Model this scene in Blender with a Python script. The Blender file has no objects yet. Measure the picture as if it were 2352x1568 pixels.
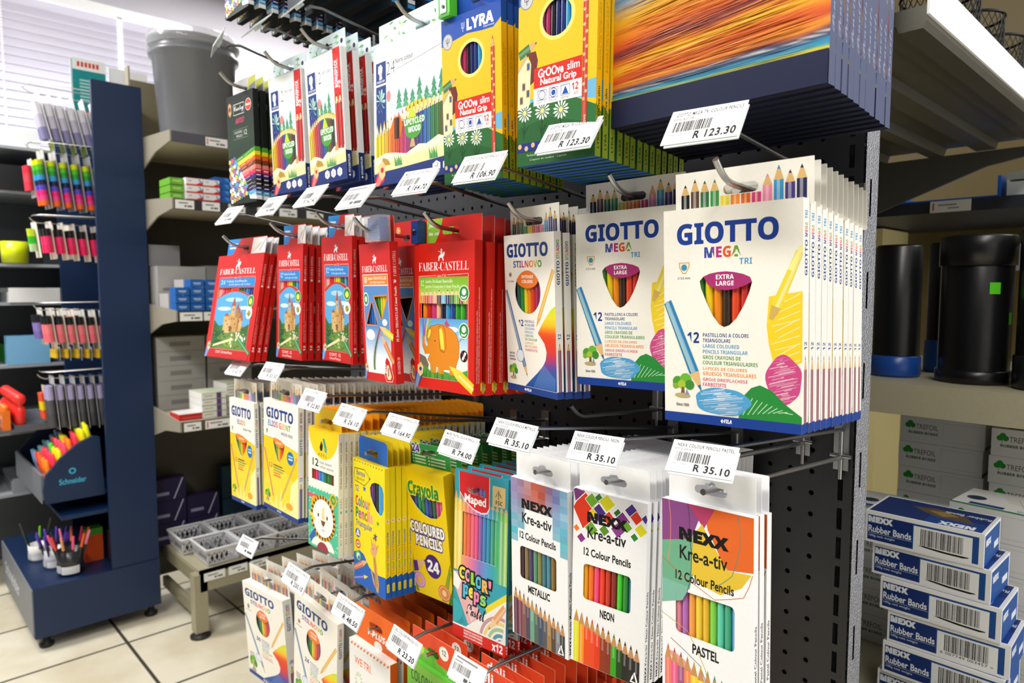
import bpy, math, random
from mathutils import Vector, Matrix
from mathutils.geometry import tessellate_polygon

SC = bpy.context.scene
COL = SC.collection
random.seed(7)
R = math.radians

# ------------------------------------------------------------------ camera
cam = bpy.data.cameras.new('camera')
cam.sensor_width = 36.0
cam.lens = 36.0 * 1580.0 / 2352.0
cam.clip_start = 0.02
cam.dof.use_dof = True
cam.dof.focus_distance = 0.68
cam.dof.aperture_fstop = 9.0
camo = bpy.data.objects.new('camera', cam)
COL.objects.link(camo)
camo.location = (0.0, -0.786, 1.25)
camo.rotation_euler = (R(90 - 4.25), 0.0, R(46.4))
SC.camera = camo

# ------------------------------------------------------------------ world, light, exposure
w = bpy.data.worlds.new('world')
SC.world = w
w.use_nodes = True
w.node_tree.nodes['Background'].inputs[0].default_value = (0.93, 0.96, 1.0, 1)
w.node_tree.nodes['Background'].inputs[1].default_value = 0.05
SC.view_settings.view_transform = 'Standard'
SC.view_settings.look = 'None'
SC.view_settings.gamma = 1.0
SC.view_settings.exposure = 0.12


def area(name, loc, rot, sx, sy, power, col=(1, 0.98, 0.95)):
    l = bpy.data.lights.new(name, 'AREA')
    l.shape = 'RECTANGLE'
    l.size, l.size_y, l.energy, l.color = sx, sy, power, col
    o = bpy.data.objects.new(name, l)
    o.location, o.rotation_euler = loc, rot
    COL.objects.link(o)
    return o


# rows of ceiling tubes over the aisles and the daylight of the shop window
area('ceiling_tube_light', (-1.0, -1.55, 2.86), (0, 0, 0), 1.5, 0.35, 52)
area('ceiling_tube_light', (0.75, -1.0, 2.86), (0, 0, 0), 0.35, 1.5, 26)
area('ceiling_tube_light', (-3.05, -1.5, 2.86), (0, 0, 0), 0.35, 1.5, 62)
area('ceiling_tube_light', (-3.3, 1.3, 2.86), (0, 0, 0), 0.35, 1.5, 40)
area('ceiling_tube_light', (0.85, 1.9, 2.86), (0, 0, 0), 0.35, 1.5, 14)
area('shop_door_daylight', (1.93, 1.0, 1.35), (0, R(90), 0), 2.0, 2.4, 36, (0.97, 0.98, 1.0))
area('window_daylight', (-4.45, -1.0, 1.5), (0, R(-90), 0), 1.7, 3.6, 110, (0.95, 0.96, 1.0))


# ------------------------------------------------------------------ helpers
def lin(h):
    if not isinstance(h, str):
        return h
    h = h.lstrip('#')
    if len(h) == 3:
        h = ''.join(c * 2 for c in h)
    o = []
    for i in (0, 2, 4):
        c = int(h[i:i + 2], 16) / 255.0
        o.append(c / 12.92 if c <= 0.04045 else ((c + 0.055) / 1.055) ** 2.4)
    return tuple(o) + (1.0,)


def mix(a, b, t):
    a, b = lin(a), lin(b)
    return tuple(a[i] * (1 - t) + b[i] * t for i in range(4))


def material(name, rough=0.5, metal=0.0, spec=0.5, noise=0.06, nscale=60.0, bump=0.0, bscale=200.0,
             alpha=1.0, coat=0.0, col=None):
    """procedural surface: the object's own print / paint colour with fine noise and optional bump"""
    m = bpy.data.materials.new(name)
    m.use_nodes = True
    nt = m.node_tree
    N, L = nt.nodes, nt.links
    b = N['Principled BSDF']
    b.inputs['Roughness'].default_value = rough
    b.inputs['Metallic'].default_value = metal
    b.inputs['Specular IOR Level'].default_value = spec
    b.inputs['Coat Weight'].default_value = coat
    b.inputs['Coat Roughness'].default_value = 0.15
    tc = N.new('ShaderNodeTexCoord')
    nz = N.new('ShaderNodeTexNoise')
    nz.inputs['Scale'].default_value = nscale
    nz.inputs['Detail'].default_value = 3
    L.new(tc.outputs['Object'], nz.inputs['Vector'])
    mp = N.new('ShaderNodeMapRange')
    mp.inputs[3].default_value = 1 - noise
    mp.inputs[4].default_value = 1 + noise
    L.new(nz.outputs['Fac'], mp.inputs[0])
    vm = N.new('ShaderNodeVectorMath')
    vm.operation = 'SCALE'
    if col:
        vm.inputs[0].default_value = lin(col)[:3]
    else:
        at = N.new('ShaderNodeAttribute')
        at.attribute_name = 'Col'
        L.new(at.outputs['Color'], vm.inputs[0])
    L.new(mp.outputs[0], vm.inputs['Scale'])
    L.new(vm.outputs[0], b.inputs['Base Color'])
    if bump:
        n2 = N.new('ShaderNodeTexNoise')
        n2.inputs['Scale'].default_value = bscale
        n2.inputs['Detail'].default_value = 2
        L.new(tc.outputs['Object'], n2.inputs['Vector'])
        bp = N.new('ShaderNodeBump')
        bp.inputs['Strength'].default_value = bump
        bp.inputs['Distance'].default_value = 0.002
        L.new(n2.outputs['Fac'], bp.inputs['Height'])
        L.new(bp.outputs[0], b.inputs['Normal'])
    if alpha < 1:
        b.inputs['Alpha'].default_value = alpha
    return m


CARD = material('printed_card', 0.5, spec=0.22, noise=0.03, nscale=300)
MATT = material('matt_card', 0.8, spec=0.2, noise=0.08, nscale=120)
PLAST = material('coloured_plastic', 0.3, noise=0.03)
PAPER = material('ticket_paper', 0.6, spec=0.3, noise=0.02)
CHROME = material('galvanised_wire', 0.3, 1.0, noise=0.12, nscale=400)
PAINT = material('powder_coat', 0.45, noise=0.06, nscale=200, bump=0.12, bscale=900)
HAMMER = material('hammered_steel', 0.3, 0.8, noise=0.2, nscale=600, bump=1.0, bscale=420)
GLASS = material('window_glass', 0.05, alpha=0.06, noise=0.0)
SLAT = material('blind_slat', 0.5, noise=0.02)
_n, _l = SLAT.node_tree.nodes, SLAT.node_tree.links
_t, _mx = _n.new('ShaderNodeBsdfTranslucent'), _n.new('ShaderNodeMixShader')
_t.inputs[0].default_value = (0.80, 0.77, 0.84, 1)
_mx.inputs[0].default_value = 0.45
_l.new(_n['Principled BSDF'].outputs[0], _mx.inputs[1])
_l.new(_t.outputs[0], _mx.inputs[2])
_l.new(_mx.outputs[0], _n['Material Output'].inputs[0])
SILVER = material('galvanised_sheet', 0.42, 0.65, noise=0.15, nscale=30)
CLEAR = material('clear_plastic', 0.08, alpha=0.28, noise=0.0, coat=0.6)
WOOD = material('pencil_lacquer', 0.28, noise=0.04, coat=0.3)


class MB:
    """collects coloured faces and links them as one mesh object"""

    def __init__(s):
        s.v, s.f, s.c, s.m, s.sm = [], [], [], [], []

    def add(s, vs, fs, col, mat=0, smooth=False):
        o = len(s.v)
        s.v += [tuple(p) for p in vs]
        if isinstance(col, list):
            s.c += [lin(c) for c in col]
        else:
            s.c += [lin(col)] * len(vs)
        for f in fs:
            s.f.append(tuple(o + i for i in f))
            s.m.append(mat)
            s.sm.append(smooth)
        return s

    def quad(s, a, b, c, d, col, mat=0):
        return s.add([a, b, c, d], [(0, 1, 2, 3)], col, mat)

    def box(s, x0, x1, y0, y1, z0, z1, col, mat=0, top=None, bot=None, M=None):
        P = [Vector(p) for p in ((x0, y0, z0), (x1, y0, z0), (x1, y1, z0), (x0, y1, z0),
                                 (x0, y0, z1), (x1, y0, z1), (x1, y1, z1), (x0, y1, z1))]
        if M:
            P = [M @ p for p in P]
        F = [((0, 1, 5, 4), col), ((1, 2, 6, 5), col), ((2, 3, 7, 6), col), ((3, 0, 4, 7), col),
             ((4, 5, 6, 7), top or col), ((3, 2, 1, 0), bot or col)]
        if M is None and not (top or bot):
            return s.add(P, [f for f, _ in F], col, mat)
        for f, c in F:
            s.add([P[i] for i in f], [(0, 1, 2, 3)], c, mat)
        return s

    def tube(s, path, r, col, n=8, mat=0, caps=True, r1=None):
        path = [Vector(p) for p in path]
        rings = []
        up = Vector((0.123, 0.2, 1)).normalized()
        for i, p in enumerate(path):
            a = path[max(0, i - 1)]
            b = path[min(len(path) - 1, i + 1)]
            d = (b - a).normalized()
            x = d.cross(up)
            if x.length < 1e-3:
                x = d.cross(Vector((1, 0, 0)))
            x.normalize()
            y = d.cross(x)
            rr = r if r1 is None else r + (r1 - r) * i / (len(path) - 1)
            rings.append([p + (x * math.cos(6.28318 * k / n) + y * math.sin(6.28318 * k / n)) * rr for k in range(n)])
        vs = [q for g in rings for q in g]
        fs = []
        for i in range(len(rings) - 1):
            for k in range(n):
                a, b = i * n + k, i * n + (k + 1) % n
                fs.append((a, b, b + n, a + n))
        s.add(vs, fs, col, mat, True)
        if caps:
            s.add(rings[0], [tuple(range(n))], col, mat)
            s.add(rings[-1], [tuple(reversed(range(n)))], col, mat)
        return s

    def lathe(s, prof, cx, cy, col, n=32, mat=0, M=None, sy=1.0, cols=None):
        vs, fs = [], []
        for r, z in prof:
            for k in range(n):
                a = 2 * math.pi * k / n
                p = Vector((cx + r * math.cos(a), cy + r * sy * math.sin(a), z))
                vs.append(M @ p if M else p)
        for i in range(len(prof) - 1):
            for k in range(n):
                a, b = i * n + k, i * n + (k + 1) % n
                fs.append((a, b, b + n, a + n))
        s.add(vs, fs, [cols[i // n] for i in range(len(vs))] if cols else col, mat, True)
        return s

    def slab(s, outer, holes, y0, y1, cf, cb, ce, mat=0):
        """flat plate in the x-z plane with holes, front at y0"""
        loops = [outer] + list(holes)
        tris = tessellate_polygon([[Vector((x, z, 0)) for x, z in lp] for lp in loops])
        pts = [p for lp in loops for p in lp]
        s.add([(x, y0, z) for x, z in pts], tris, cf, mat)
        s.add([(x, y1, z) for x, z in pts], tris, cb, mat)
        for lp in loops:
            n = len(lp)
            s.add([(x, y0, z) for x, z in lp] + [(x, y1, z) for x, z in lp],
                  [(i, (i + 1) % n, n + (i + 1) % n, n + i) for i in range(n)], ce, mat)
        return s

    def build(s, name, mats=None, parent=None):
        me = bpy.data.meshes.new(name)
        me.from_pydata(s.v, [], s.f)
        at = me.attributes.new('Col', 'FLOAT_COLOR', 'POINT')
        at.data.foreach_set('color', [x for c in s.c for x in c])
        me.polygons.foreach_set('material_index', s.m)
        me.polygons.foreach_set('use_smooth', s.sm)
        for m in (mats or [CARD]):
            me.materials.append(m)
        me.update()
        o = bpy.data.objects.new(name, me)
        COL.objects.link(o)
        if parent:
            o.parent = parent
        return o


def empty(name, loc=(0, 0, 0)):
    o = bpy.data.objects.new(name, None)
    o.empty_display_size = 0.02
    COL.objects.link(o)
    o.location = loc
    return o


def tag(o, label, cat, group=None):
    o['label'], o['category'] = label, cat
    if group:
        o['group'] = group
    return o


def struct(o):
    o['kind'] = 'structure'
    return o


def dup(o, parent=None):
    c = o.copy()
    COL.objects.link(c)
    if parent:
        c.parent = parent
    for ch in o.children:
        dup(ch, c)
    return c


ORD = ['frontmost', 'second', 'third', 'fourth', 'fifth', 'sixth', 'seventh', 'eighth', 'ninth', 'tenth', 'eleventh',
       'twelfth', 'thirteenth', 'fourteenth', 'fifteenth', 'sixteenth', 'seventeenth', 'eighteenth', 'nineteenth',
       'twentieth', 'twenty-first', 'twenty-second', 'twenty-third', 'twenty-fourth', 'twenty-fifth', 'twenty-sixth']

# ------------------------------------------------------------------ printed faces
FMAP = {'b': (0x1D5D4, 0x1D5EE, 0x1D7EC), 'i': (0x1D608, 0x1D622, None), 'j': (0x1D63C, 0x1D656, 0x1D7EC),
        'r': (0x1D400, 0x1D41A, 0x1D7CE), 'c': (0x1D4D0, 0x1D4EA, None), 'm': (0x1D670, 0x1D68A, 0x1D7F6)}
_gl = {}


def fmap(t, f):
    if f not in FMAP:
        return t
    A, a, d = FMAP[f]
    o = ''
    for ch in t:
        if 'A' <= ch <= 'Z':
            o += chr(A + ord(ch) - 65)
        elif 'a' <= ch <= 'z':
            o += chr(a + ord(ch) - 97)
        elif '0' <= ch <= '9' and d:
            o += chr(d + ord(ch) - 48)
        else:
            o += ch
    return o


def glyphs(t, f, off, sp=1.0, q=3):
    key = (t, f, off, sp, q)
    if key not in _gl:
        cu = bpy.data.curves.new('lettering', 'FONT')
        cu.body = fmap(t, f)
        cu.resolution_u = q
        cu.offset = off
        cu.space_character = sp
        ob = bpy.data.objects.new('lettering', cu)
        me = ob.to_mesh()
        vs = [(v.co.x, v.co.y) for v in me.vertices]
        fs = [tuple(p.vertices) for p in me.polygons]
        ob.to_mesh_clear()
        bpy.data.objects.remove(ob)
        bpy.data.curves.remove(cu)
        _gl[key] = (vs, fs)
    return _gl[key]


def ell(u, v, ru, rv, n=24, a0=0, a1=360):
    k = n if a1 - a0 == 360 else n + 1
    return [(u + ru * math.cos(R(a0 + (a1 - a0) * i / n)), v + rv * math.sin(R(a0 + (a1 - a0) * i / n))) for i in range(k)]


class Art:
    """printed face; u to the right and v downwards, both 0..100"""
    EPS = 0.0000025

    def __init__(s, w, h):
        s.w, s.h, s.L = w, h, []
        s.asp = w / h

    def P(s, pts, c, holes=()):
        if not holes:
            tris = tessellate_polygon([[Vector((x, y, 0)) for x, y in pts]]) if len(pts) > 4 else [tuple(range(len(pts)))]
            s.L.append((pts, tris, c))
        else:
            loops = [pts] + list(holes)
            s.L.append(([p for l in loops for p in l],
                        tessellate_polygon([[Vector((x, y, 0)) for x, y in l] for l in loops]), c))

    def R(s, u0, v0, u1, v1, c, holes=()):
        s.P([(u0, v0), (u1, v0), (u1, v1), (u0, v1)], c, holes)

    def E(s, u, v, ru, c, rv=None, n=24, a0=0, a1=360):
        s.P(ell(u, v, ru, rv if rv else ru * s.asp, n, a0, a1), c)

    def G(s, u0, v0, u1, v1, cols, hor=False):
        n = len(cols) - 1
        vs, cs, fs = [], [], []
        for i, c in enumerate(cols):
            t = i / n
            if hor:
                x = u0 + (u1 - u0) * t
                vs += [(x, v0), (x, v1)]
            else:
                y = v0 + (v1 - v0) * t
                vs += [(u0, y), (u1, y)]
            cs += [c, c]
            if i:
                fs.append((2 * i - 2, 2 * i - 1, 2 * i + 1, 2 * i))
        s.L.append((vs, fs, cs))

    def T(s, t, u0, v0, u1, v1, c, f='s', off=0.0, rot=0, ol=None, sp=1.0, q=3):
        if ol:
            s.T(t, u0, v0, u1, v1, ol[0], f, ol[1], rot, sp=sp, q=q)
        base, _ = glyphs(t, f, 0.0, sp, q)
        vs, fs = glyphs(t, f, off, sp, q)
        if not base:
            return
        xs = [p[0] for p in base]
        ys = [p[1] for p in base]
        x0, dx, y0, dy = min(xs), max(xs) - min(xs), min(ys), max(ys) - min(ys)
        out, cs = [], []
        for x, y in vs:
            gx, gy = (x - x0) / dx, (y - y0) / dy
            if rot == 90:
                out.append((u1 - gy * (u1 - u0), v1 - gx * (v1 - v0)))
            elif rot == 180:
                out.append((u1 - gx * (u1 - u0), v0 + gy * (v1 - v0)))
            else:
                out.append((u0 + gx * (u1 - u0), v1 - gy * (v1 - v0)))
            if isinstance(c, list):
                cs.append(c[max(0, min(len(c) - 1, int(gx * len(c))))])
        s.L.append((out, fs, cs if isinstance(c, list) else c))

    def L_(s, pts, wd, c):
        """stroke of width wd metres"""
        m = [(u / 100 * s.w, v / 100 * s.h) for u, v in pts]
        vs = []
        for i, p in enumerate(m):
            a, b = m[max(0, i - 1)], m[min(len(m) - 1, i + 1)]
            dx, dy = b[0] - a[0], b[1] - a[1]
            l = math.hypot(dx, dy) or 1
            nx, ny = -dy / l * wd / 2, dx / l * wd / 2
            vs += [((p[0] + nx) / s.w * 100, (p[1] + ny) / s.h * 100), ((p[0] - nx) / s.w * 100, (p[1] - ny) / s.h * 100)]
        s.L.append((vs, [(2 * i, 2 * i + 1, 2 * i + 3, 2 * i + 2) for i in range(len(m) - 1)], c))

    def pen(s, tu, tv, eu, ev, wd, c, lead=None, wood='#e2b878', hi=0.25):
        """printed pencil, tip at t and end at e, wd metres wide"""
        a = Vector((tu / 100 * s.w, tv / 100 * s.h))
        b = Vector((eu / 100 * s.w, ev / 100 * s.h))
        d = b - a
        l = d.length
        d.normalize()
        n = Vector((-d.y, d.x)) * wd / 2
        q = lambda p: (p.x / s.w * 100, p.y / s.h * 100)
        k1, k2 = min(wd * 0.7, l * .12), min(wd * 2.0, l * .4)
        p1, p2 = a + d * k1, a + d * k2
        s.P([q(p2 + n), q(b + n), q(b - n), q(p2 - n)], c)
        s.P([q(p2 + n * .4), q(b + n * .4), q(b - n * .25), q(p2 - n * .25)], mix(c, '#ffffff', hi))
        s.P([q(p1 + n * .35), q(p2 + n), q(p2 - n), q(p1 - n * .35)], wood)
        s.P([q(a), q(p1 + n * .35), q(p1 - n * .35)], lead or c)

    def scrib(s, u, v, ru, rv, c, ang=-20, n=9, lc='#ffffff', seed=1, holes=()):
        rnd = random.Random(seed)
        pts = [(max(0, min(100, u + ru * (1 + .05 * math.sin(5 * a + seed)) * math.cos(a))),
                v + rv * (1 + .05 * math.sin(4 * a + 2 * seed)) * math.sin(a)) for a in [6.2832 * i / 36 for i in range(36)]]
        s.P(pts, c, holes)
        n = n * 3
        for i in range(n):
            t = -0.9 + 1.8 * (i + rnd.random()) / n
            hl = math.sqrt(max(0, 1 - t * t)) * .92
            a = -hl + 2 * hl * rnd.random() * .5
            b = hl - 2 * hl * rnd.random() * .5
            ca, sa = math.cos(R(ang)), math.sin(R(ang))
            f = lambda x: (u + ru * (x * ca - t * sa), v + rv * (x * sa + t * ca))
            p, r = f(a), f(b)
            if 0 < p[0] < 100 and 0 < r[0] < 100:
                s.L_([p, r], 0.0002 + .0004 * rnd.random() ** 2, mix(c, lc, .25 + .6 * rnd.random()))

    def barcode(s, u0, v0, u1, v1, c='#111111', seed=3, n=46):
        rnd = random.Random(seed)
        x = u0
        st = (u1 - u0) / n
        while x < u1 - st:
            wdt = st * rnd.choice((.5, .5, 1, 1.4))
            s.R(x, v0, min(u1, x + wdt), v1, c)
            x += wdt + st * rnd.choice((.5, .5, 1))
        return s

    def onto(s, mb, fn, mat=0):
        """fn(x metres, y metres up, height) -> point"""
        for i, (pts, fs, c) in enumerate(s.L):
            e = s.EPS * (i + 1)
            mb.add([fn(max(0, min(100, u)) / 100 * s.w, (1 - max(0, min(100, v)) / 100) * s.h, e) for u, v in pts], fs, c, mat)


def rrect(u0, v0, u1, v1, ru, rv, n=5):
    o = []
    for cx, cy, a in ((u1 - ru, v0 + rv, -90), (u1 - ru, v1 - rv, 0), (u0 + ru, v1 - rv, 90), (u0 + ru, v0 + rv, 180)):
        o += [(cx + ru * math.cos(R(a + 90 * i / n)), cy + rv * math.sin(R(a + 90 * i / n))) for i in range(n + 1)]
    return o


def slot(cx, cz, w, h, bump=0.0):
    """euro hanging slot outline in metres"""
    r = h / 2
    o = [(cx - w / 2 + r + r * math.cos(R(a)), cz + r * math.sin(R(a))) for a in range(90, 271, 30)]
    o += [(cx + w / 2 - r + r * math.cos(R(a)), cz + r * math.sin(R(a))) for a in range(-90, 91, 30)]
    if bump:
        o += [(cx + bump * math.cos(R(a)), cz + r * .6 + bump * math.sin(R(a))) for a in range(20, 161, 28)]
    return o


class Pack:
    """one printed pencil box: body, hanging card and the pencils behind its window"""

    def __init__(s, W, H, D, base, top=None, bot=None, left=None):
        s.W, s.H, s.D = W, H, D
        s.base, s.top, s.bot, s.left = base, top or base, bot or base, left or base
        s.front, s.side = Art(W, H), Art(D, H)
        s.win, s.pcols, s.prange, s.prad = [], [], (10, 90), None
        s.card = None
        s.extra = None
        s.inner = '#3a332c'

    def hang(s, w, h, front, back, edge, hz, hw=0.03, hh=0.0075, bump=0.0, dx=0.0, rcorner=0.002, hx=0.0):
        s.card = dict(w=w, h=h, cf=front, cb=back, ce=edge, hz=hz, hw=hw, hh=hh, bump=bump, dx=dx, rc=rcorner, hx=hx)
        s.cart = Art(w, h)
        s.hole = (hx + dx, s.H + hz)
        return s.cart

    def make(s):
        W, H, D = s.W, s.H, s.D
        mb = MB()
        loops = [[(-W / 2, 0), (W / 2, 0), (W / 2, H), (-W / 2, H)]]
        for wn in s.win:
            loops.append([(-W / 2 + u / 100 * W, (1 - v / 100) * H) for u, v in wn])
        tris = tessellate_polygon([[Vector((x, z, 0)) for x, z in l] for l in loops])
        mb.add([(x, 0, z) for l in loops for x, z in l], tris, s.base)
        mb.quad((W / 2, D, 0), (-W / 2, D, 0), (-W / 2, D, H), (W / 2, D, H), s.inner if s.win else s.base)
        mb.quad((W / 2, 0, 0), (W / 2, D, 0), (W / 2, D, H), (W / 2, 0, H), s.base)
        mb.quad((-W / 2, D, 0), (-W / 2, 0, 0), (-W / 2, 0, H), (-W / 2, D, H), s.left)
        mb.quad((-W / 2, 0, H), (W / 2, 0, H), (W / 2, D, H), (-W / 2, D, H), s.top)
        mb.quad((-W / 2, D, 0), (W / 2, D, 0), (W / 2, 0, 0), (-W / 2, 0, 0), s.bot)
        for wn in s.win:   # cut edge of the window
            lp = [(-W / 2 + u / 100 * W, (1 - v / 100) * H) for u, v in wn]
            n = len(lp)
            mb.add([(x, -.0001, z) for x, z in lp] + [(x, .0008, z) for x, z in lp],
                   [(i, (i + 1) % n, n + (i + 1) % n, n + i) for i in range(n)], '#d8d2c6')
        s.front.onto(mb, lambda x, y, e: (x - W / 2, -e, y))
        s.side.onto(mb, lambda x, y, e: (W / 2 + e, x, y))
        root = empty('pencil_box')
        mb.build('box_body', [CARD], root)
        if s.card:
            c = s.card
            cb = MB()
            x0, x1, z0, z1, r = c['dx'] - c['w'] / 2, c['dx'] + c['w'] / 2, H - 0.004, H + c['h'], c['rc']
            out = [(x0, z0), (x1, z0)] + [(x1 - r + r * math.cos(R(a)), z1 - r + r * math.sin(R(a))) for a in (0, 45, 90)] \
                + [(x0 + r + r * math.cos(R(a)), z1 - r + r * math.sin(R(a))) for a in (90, 135, 180)]
            hl = slot(c['dx'] + c['hx'], H + c['hz'], c['hw'], c['hh'], c['bump'])
            cb.slab(out, [hl], D - 0.0004, D + 0.0002, c['cf'], c['cb'], c['ce'])
            s.cart.onto(cb, lambda x, y, e: (x + c['dx'] - c['w'] / 2, D - 0.0004 - e, y + H))
            cb.build('hang_card', [CARD], root)
        return root

    def fill(s, root):
        """pencils seen through the window, and any free gift on the card"""
        if s.pcols:
            n = len(s.pcols)
            a, b = -s.W / 2 + s.prange[0] / 100 * s.W, -s.W / 2 + s.prange[1] / 100 * s.W
            pw = (b - a) / n
            r = s.prad or min(pw / 2 * .98, s.D / 2 * .9)
            for i, c in enumerate(s.pcols):
                m = MB()
                x = a + pw * (i + .5)
                m.tube([(x, s.D * .08 + .0006 + r, .006), (x, s.D * .08 + .0006 + r, s.H - .006)], max(r, pw / 2 * .98), c, 7)
                if r < pw / 2 * .98:
                    m.v = [(p[0], s.D * .08 + .0006 + (p[1] - s.D * .08 - .0006 - r) * r / (pw / 2 * .98) + r, p[2]) for p in m.v]
                m.build('pencil', [WOOD], root)
        if s.extra:
            s.extra(root)


def pose(x, y, z, ya=0, ro=0, pi=0):
    ya, ro, pi = R(ya), R(ro), R(pi)
    X = Vector((math.cos(ya), math.sin(ya), 0))
    Y = Vector((-math.sin(ya), math.cos(ya), 0))
    Z = Vector((0, 0, 1))
    X2 = X * math.cos(ro) - Z * math.sin(ro)
    Z2 = Z * math.cos(ro) + X * math.sin(ro)
    Z3 = Z2 * math.cos(pi) + Y * math.sin(pi)
    Y3 = Y * math.cos(pi) - Z2 * math.sin(pi)
    m = Matrix((X2, Y3, Z3)).transposed().to_4x4()
    m.translation = (x, y, z)
    return m


def setm(o, m):
    o.location = m.to_translation()
    o.rotation_euler = m.to_euler()
# ------------------------------------------------------------------ the pencil box designs
NAVY = '#1b3a86'
CREAM = '#f3efe4'
GI_P = ['#17191c', '#5c4433', '#2e6b3c', '#3f8f47', '#e8d23c', '#f08a3c', '#ee6a22', '#d5447e', '#ef8aa8', '#3c93c2', '#4a3a7c', '#2b2c56']
MULT = ['#20408f', '#4a3a8c', '#c02a6e', '#d9332e', '#ee8a24', '#8fb028', '#3f9a3c']


def gtree(a, u, v, k):
    for i, (x, y, r, c) in enumerate([(-3, -3, 3.4, '#4f9a34'), (2, -4.5, 3.8, '#6db33a'), (4.5, -1.5, 3, '#3f8a34'), (-.5, -1.5, 2.6, '#a8bf3c'),
                                      (-4.5, -.5, 1.8, '#7fae3a')]):
        a.E(u + x * k, v + y * k * a.asp, r * k, c, n=9)
    a.P([(u - .4 * k, v), (u + .9 * k, v), (u + 1.4 * k, v + 5 * k * a.asp), (u - 1.2 * k, v + 5 * k * a.asp)], '#7a5a34')
    a.E(u, v + 5 * k * a.asp, 5 * k, '#b9a878', n=12, rv=1.4 * k * a.asp)
    a.P([(u + 2.6 * k, v + 1 * k * a.asp), (u + 4.4 * k, v + 4.6 * k * a.asp), (u + 1.8 * k, v + 4.6 * k * a.asp)], '#8a8fa8')


def gcard(p, h, cols, wf=1.0, dx=0.0, hw=.03, hx=0.0, back='#8f8a80', bg='#ece8dc'):
    c = p.hang(p.W * wf, h, bg, back, '#efece2', h * .45, hw, .0085, dx=dx, rcorner=.0005, hx=hx)
    n = len(cols)
    hs = [.62, .38, .5, .5, .35, .55, .3, .45, .55, .2, .5, .3, .45, .35]
    hu0 = 50 + (hx - hw / 2) / c.w * 100
    hu1 = 50 + (hx + hw / 2) / c.w * 100
    for i, col in enumerate(cols):
        u = 4 + 92 * (i + .5) / n
        pw = .92 * c.w / n * .86
        t = 100 * hs[i % len(hs)] * .5
        if hu0 - 3 < u < hu1 + 3:       # below the hole only
            hw_ = pw / c.w * 50
            c.R(u - hw_, 70, u + hw_, 100, col)
            c.R(u - hw_ * .3, 70, u + hw_ * .2, 100, mix(col, '#ffe9b0', .45))
        else:
            c.pen(u, t, u, 100, pw, col, lead=mix(col, '#000000', .15), wood='#d8b070')


def gside(p, words, pc='#8a3550', tipc='#8e1f2e', num='12'):
    s = p.side
    s.R(0, 0, 100, 100, '#f4f2ea')
    v = 5
    for t, c, l in words:
        s.T(t, 30, v, 72, v + l, c, 'b', rot=90, off=.01)
        v += l + 1.3
    s.T(num, 28, 60.5, 72, 64, NAVY, 'b', rot=90)
    s.pen(50, 66, 50, 96, p.D * .42, pc, lead=tipc)
    s.R(0, 95.6, 100, 100, '#1c3f8f')


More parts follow.
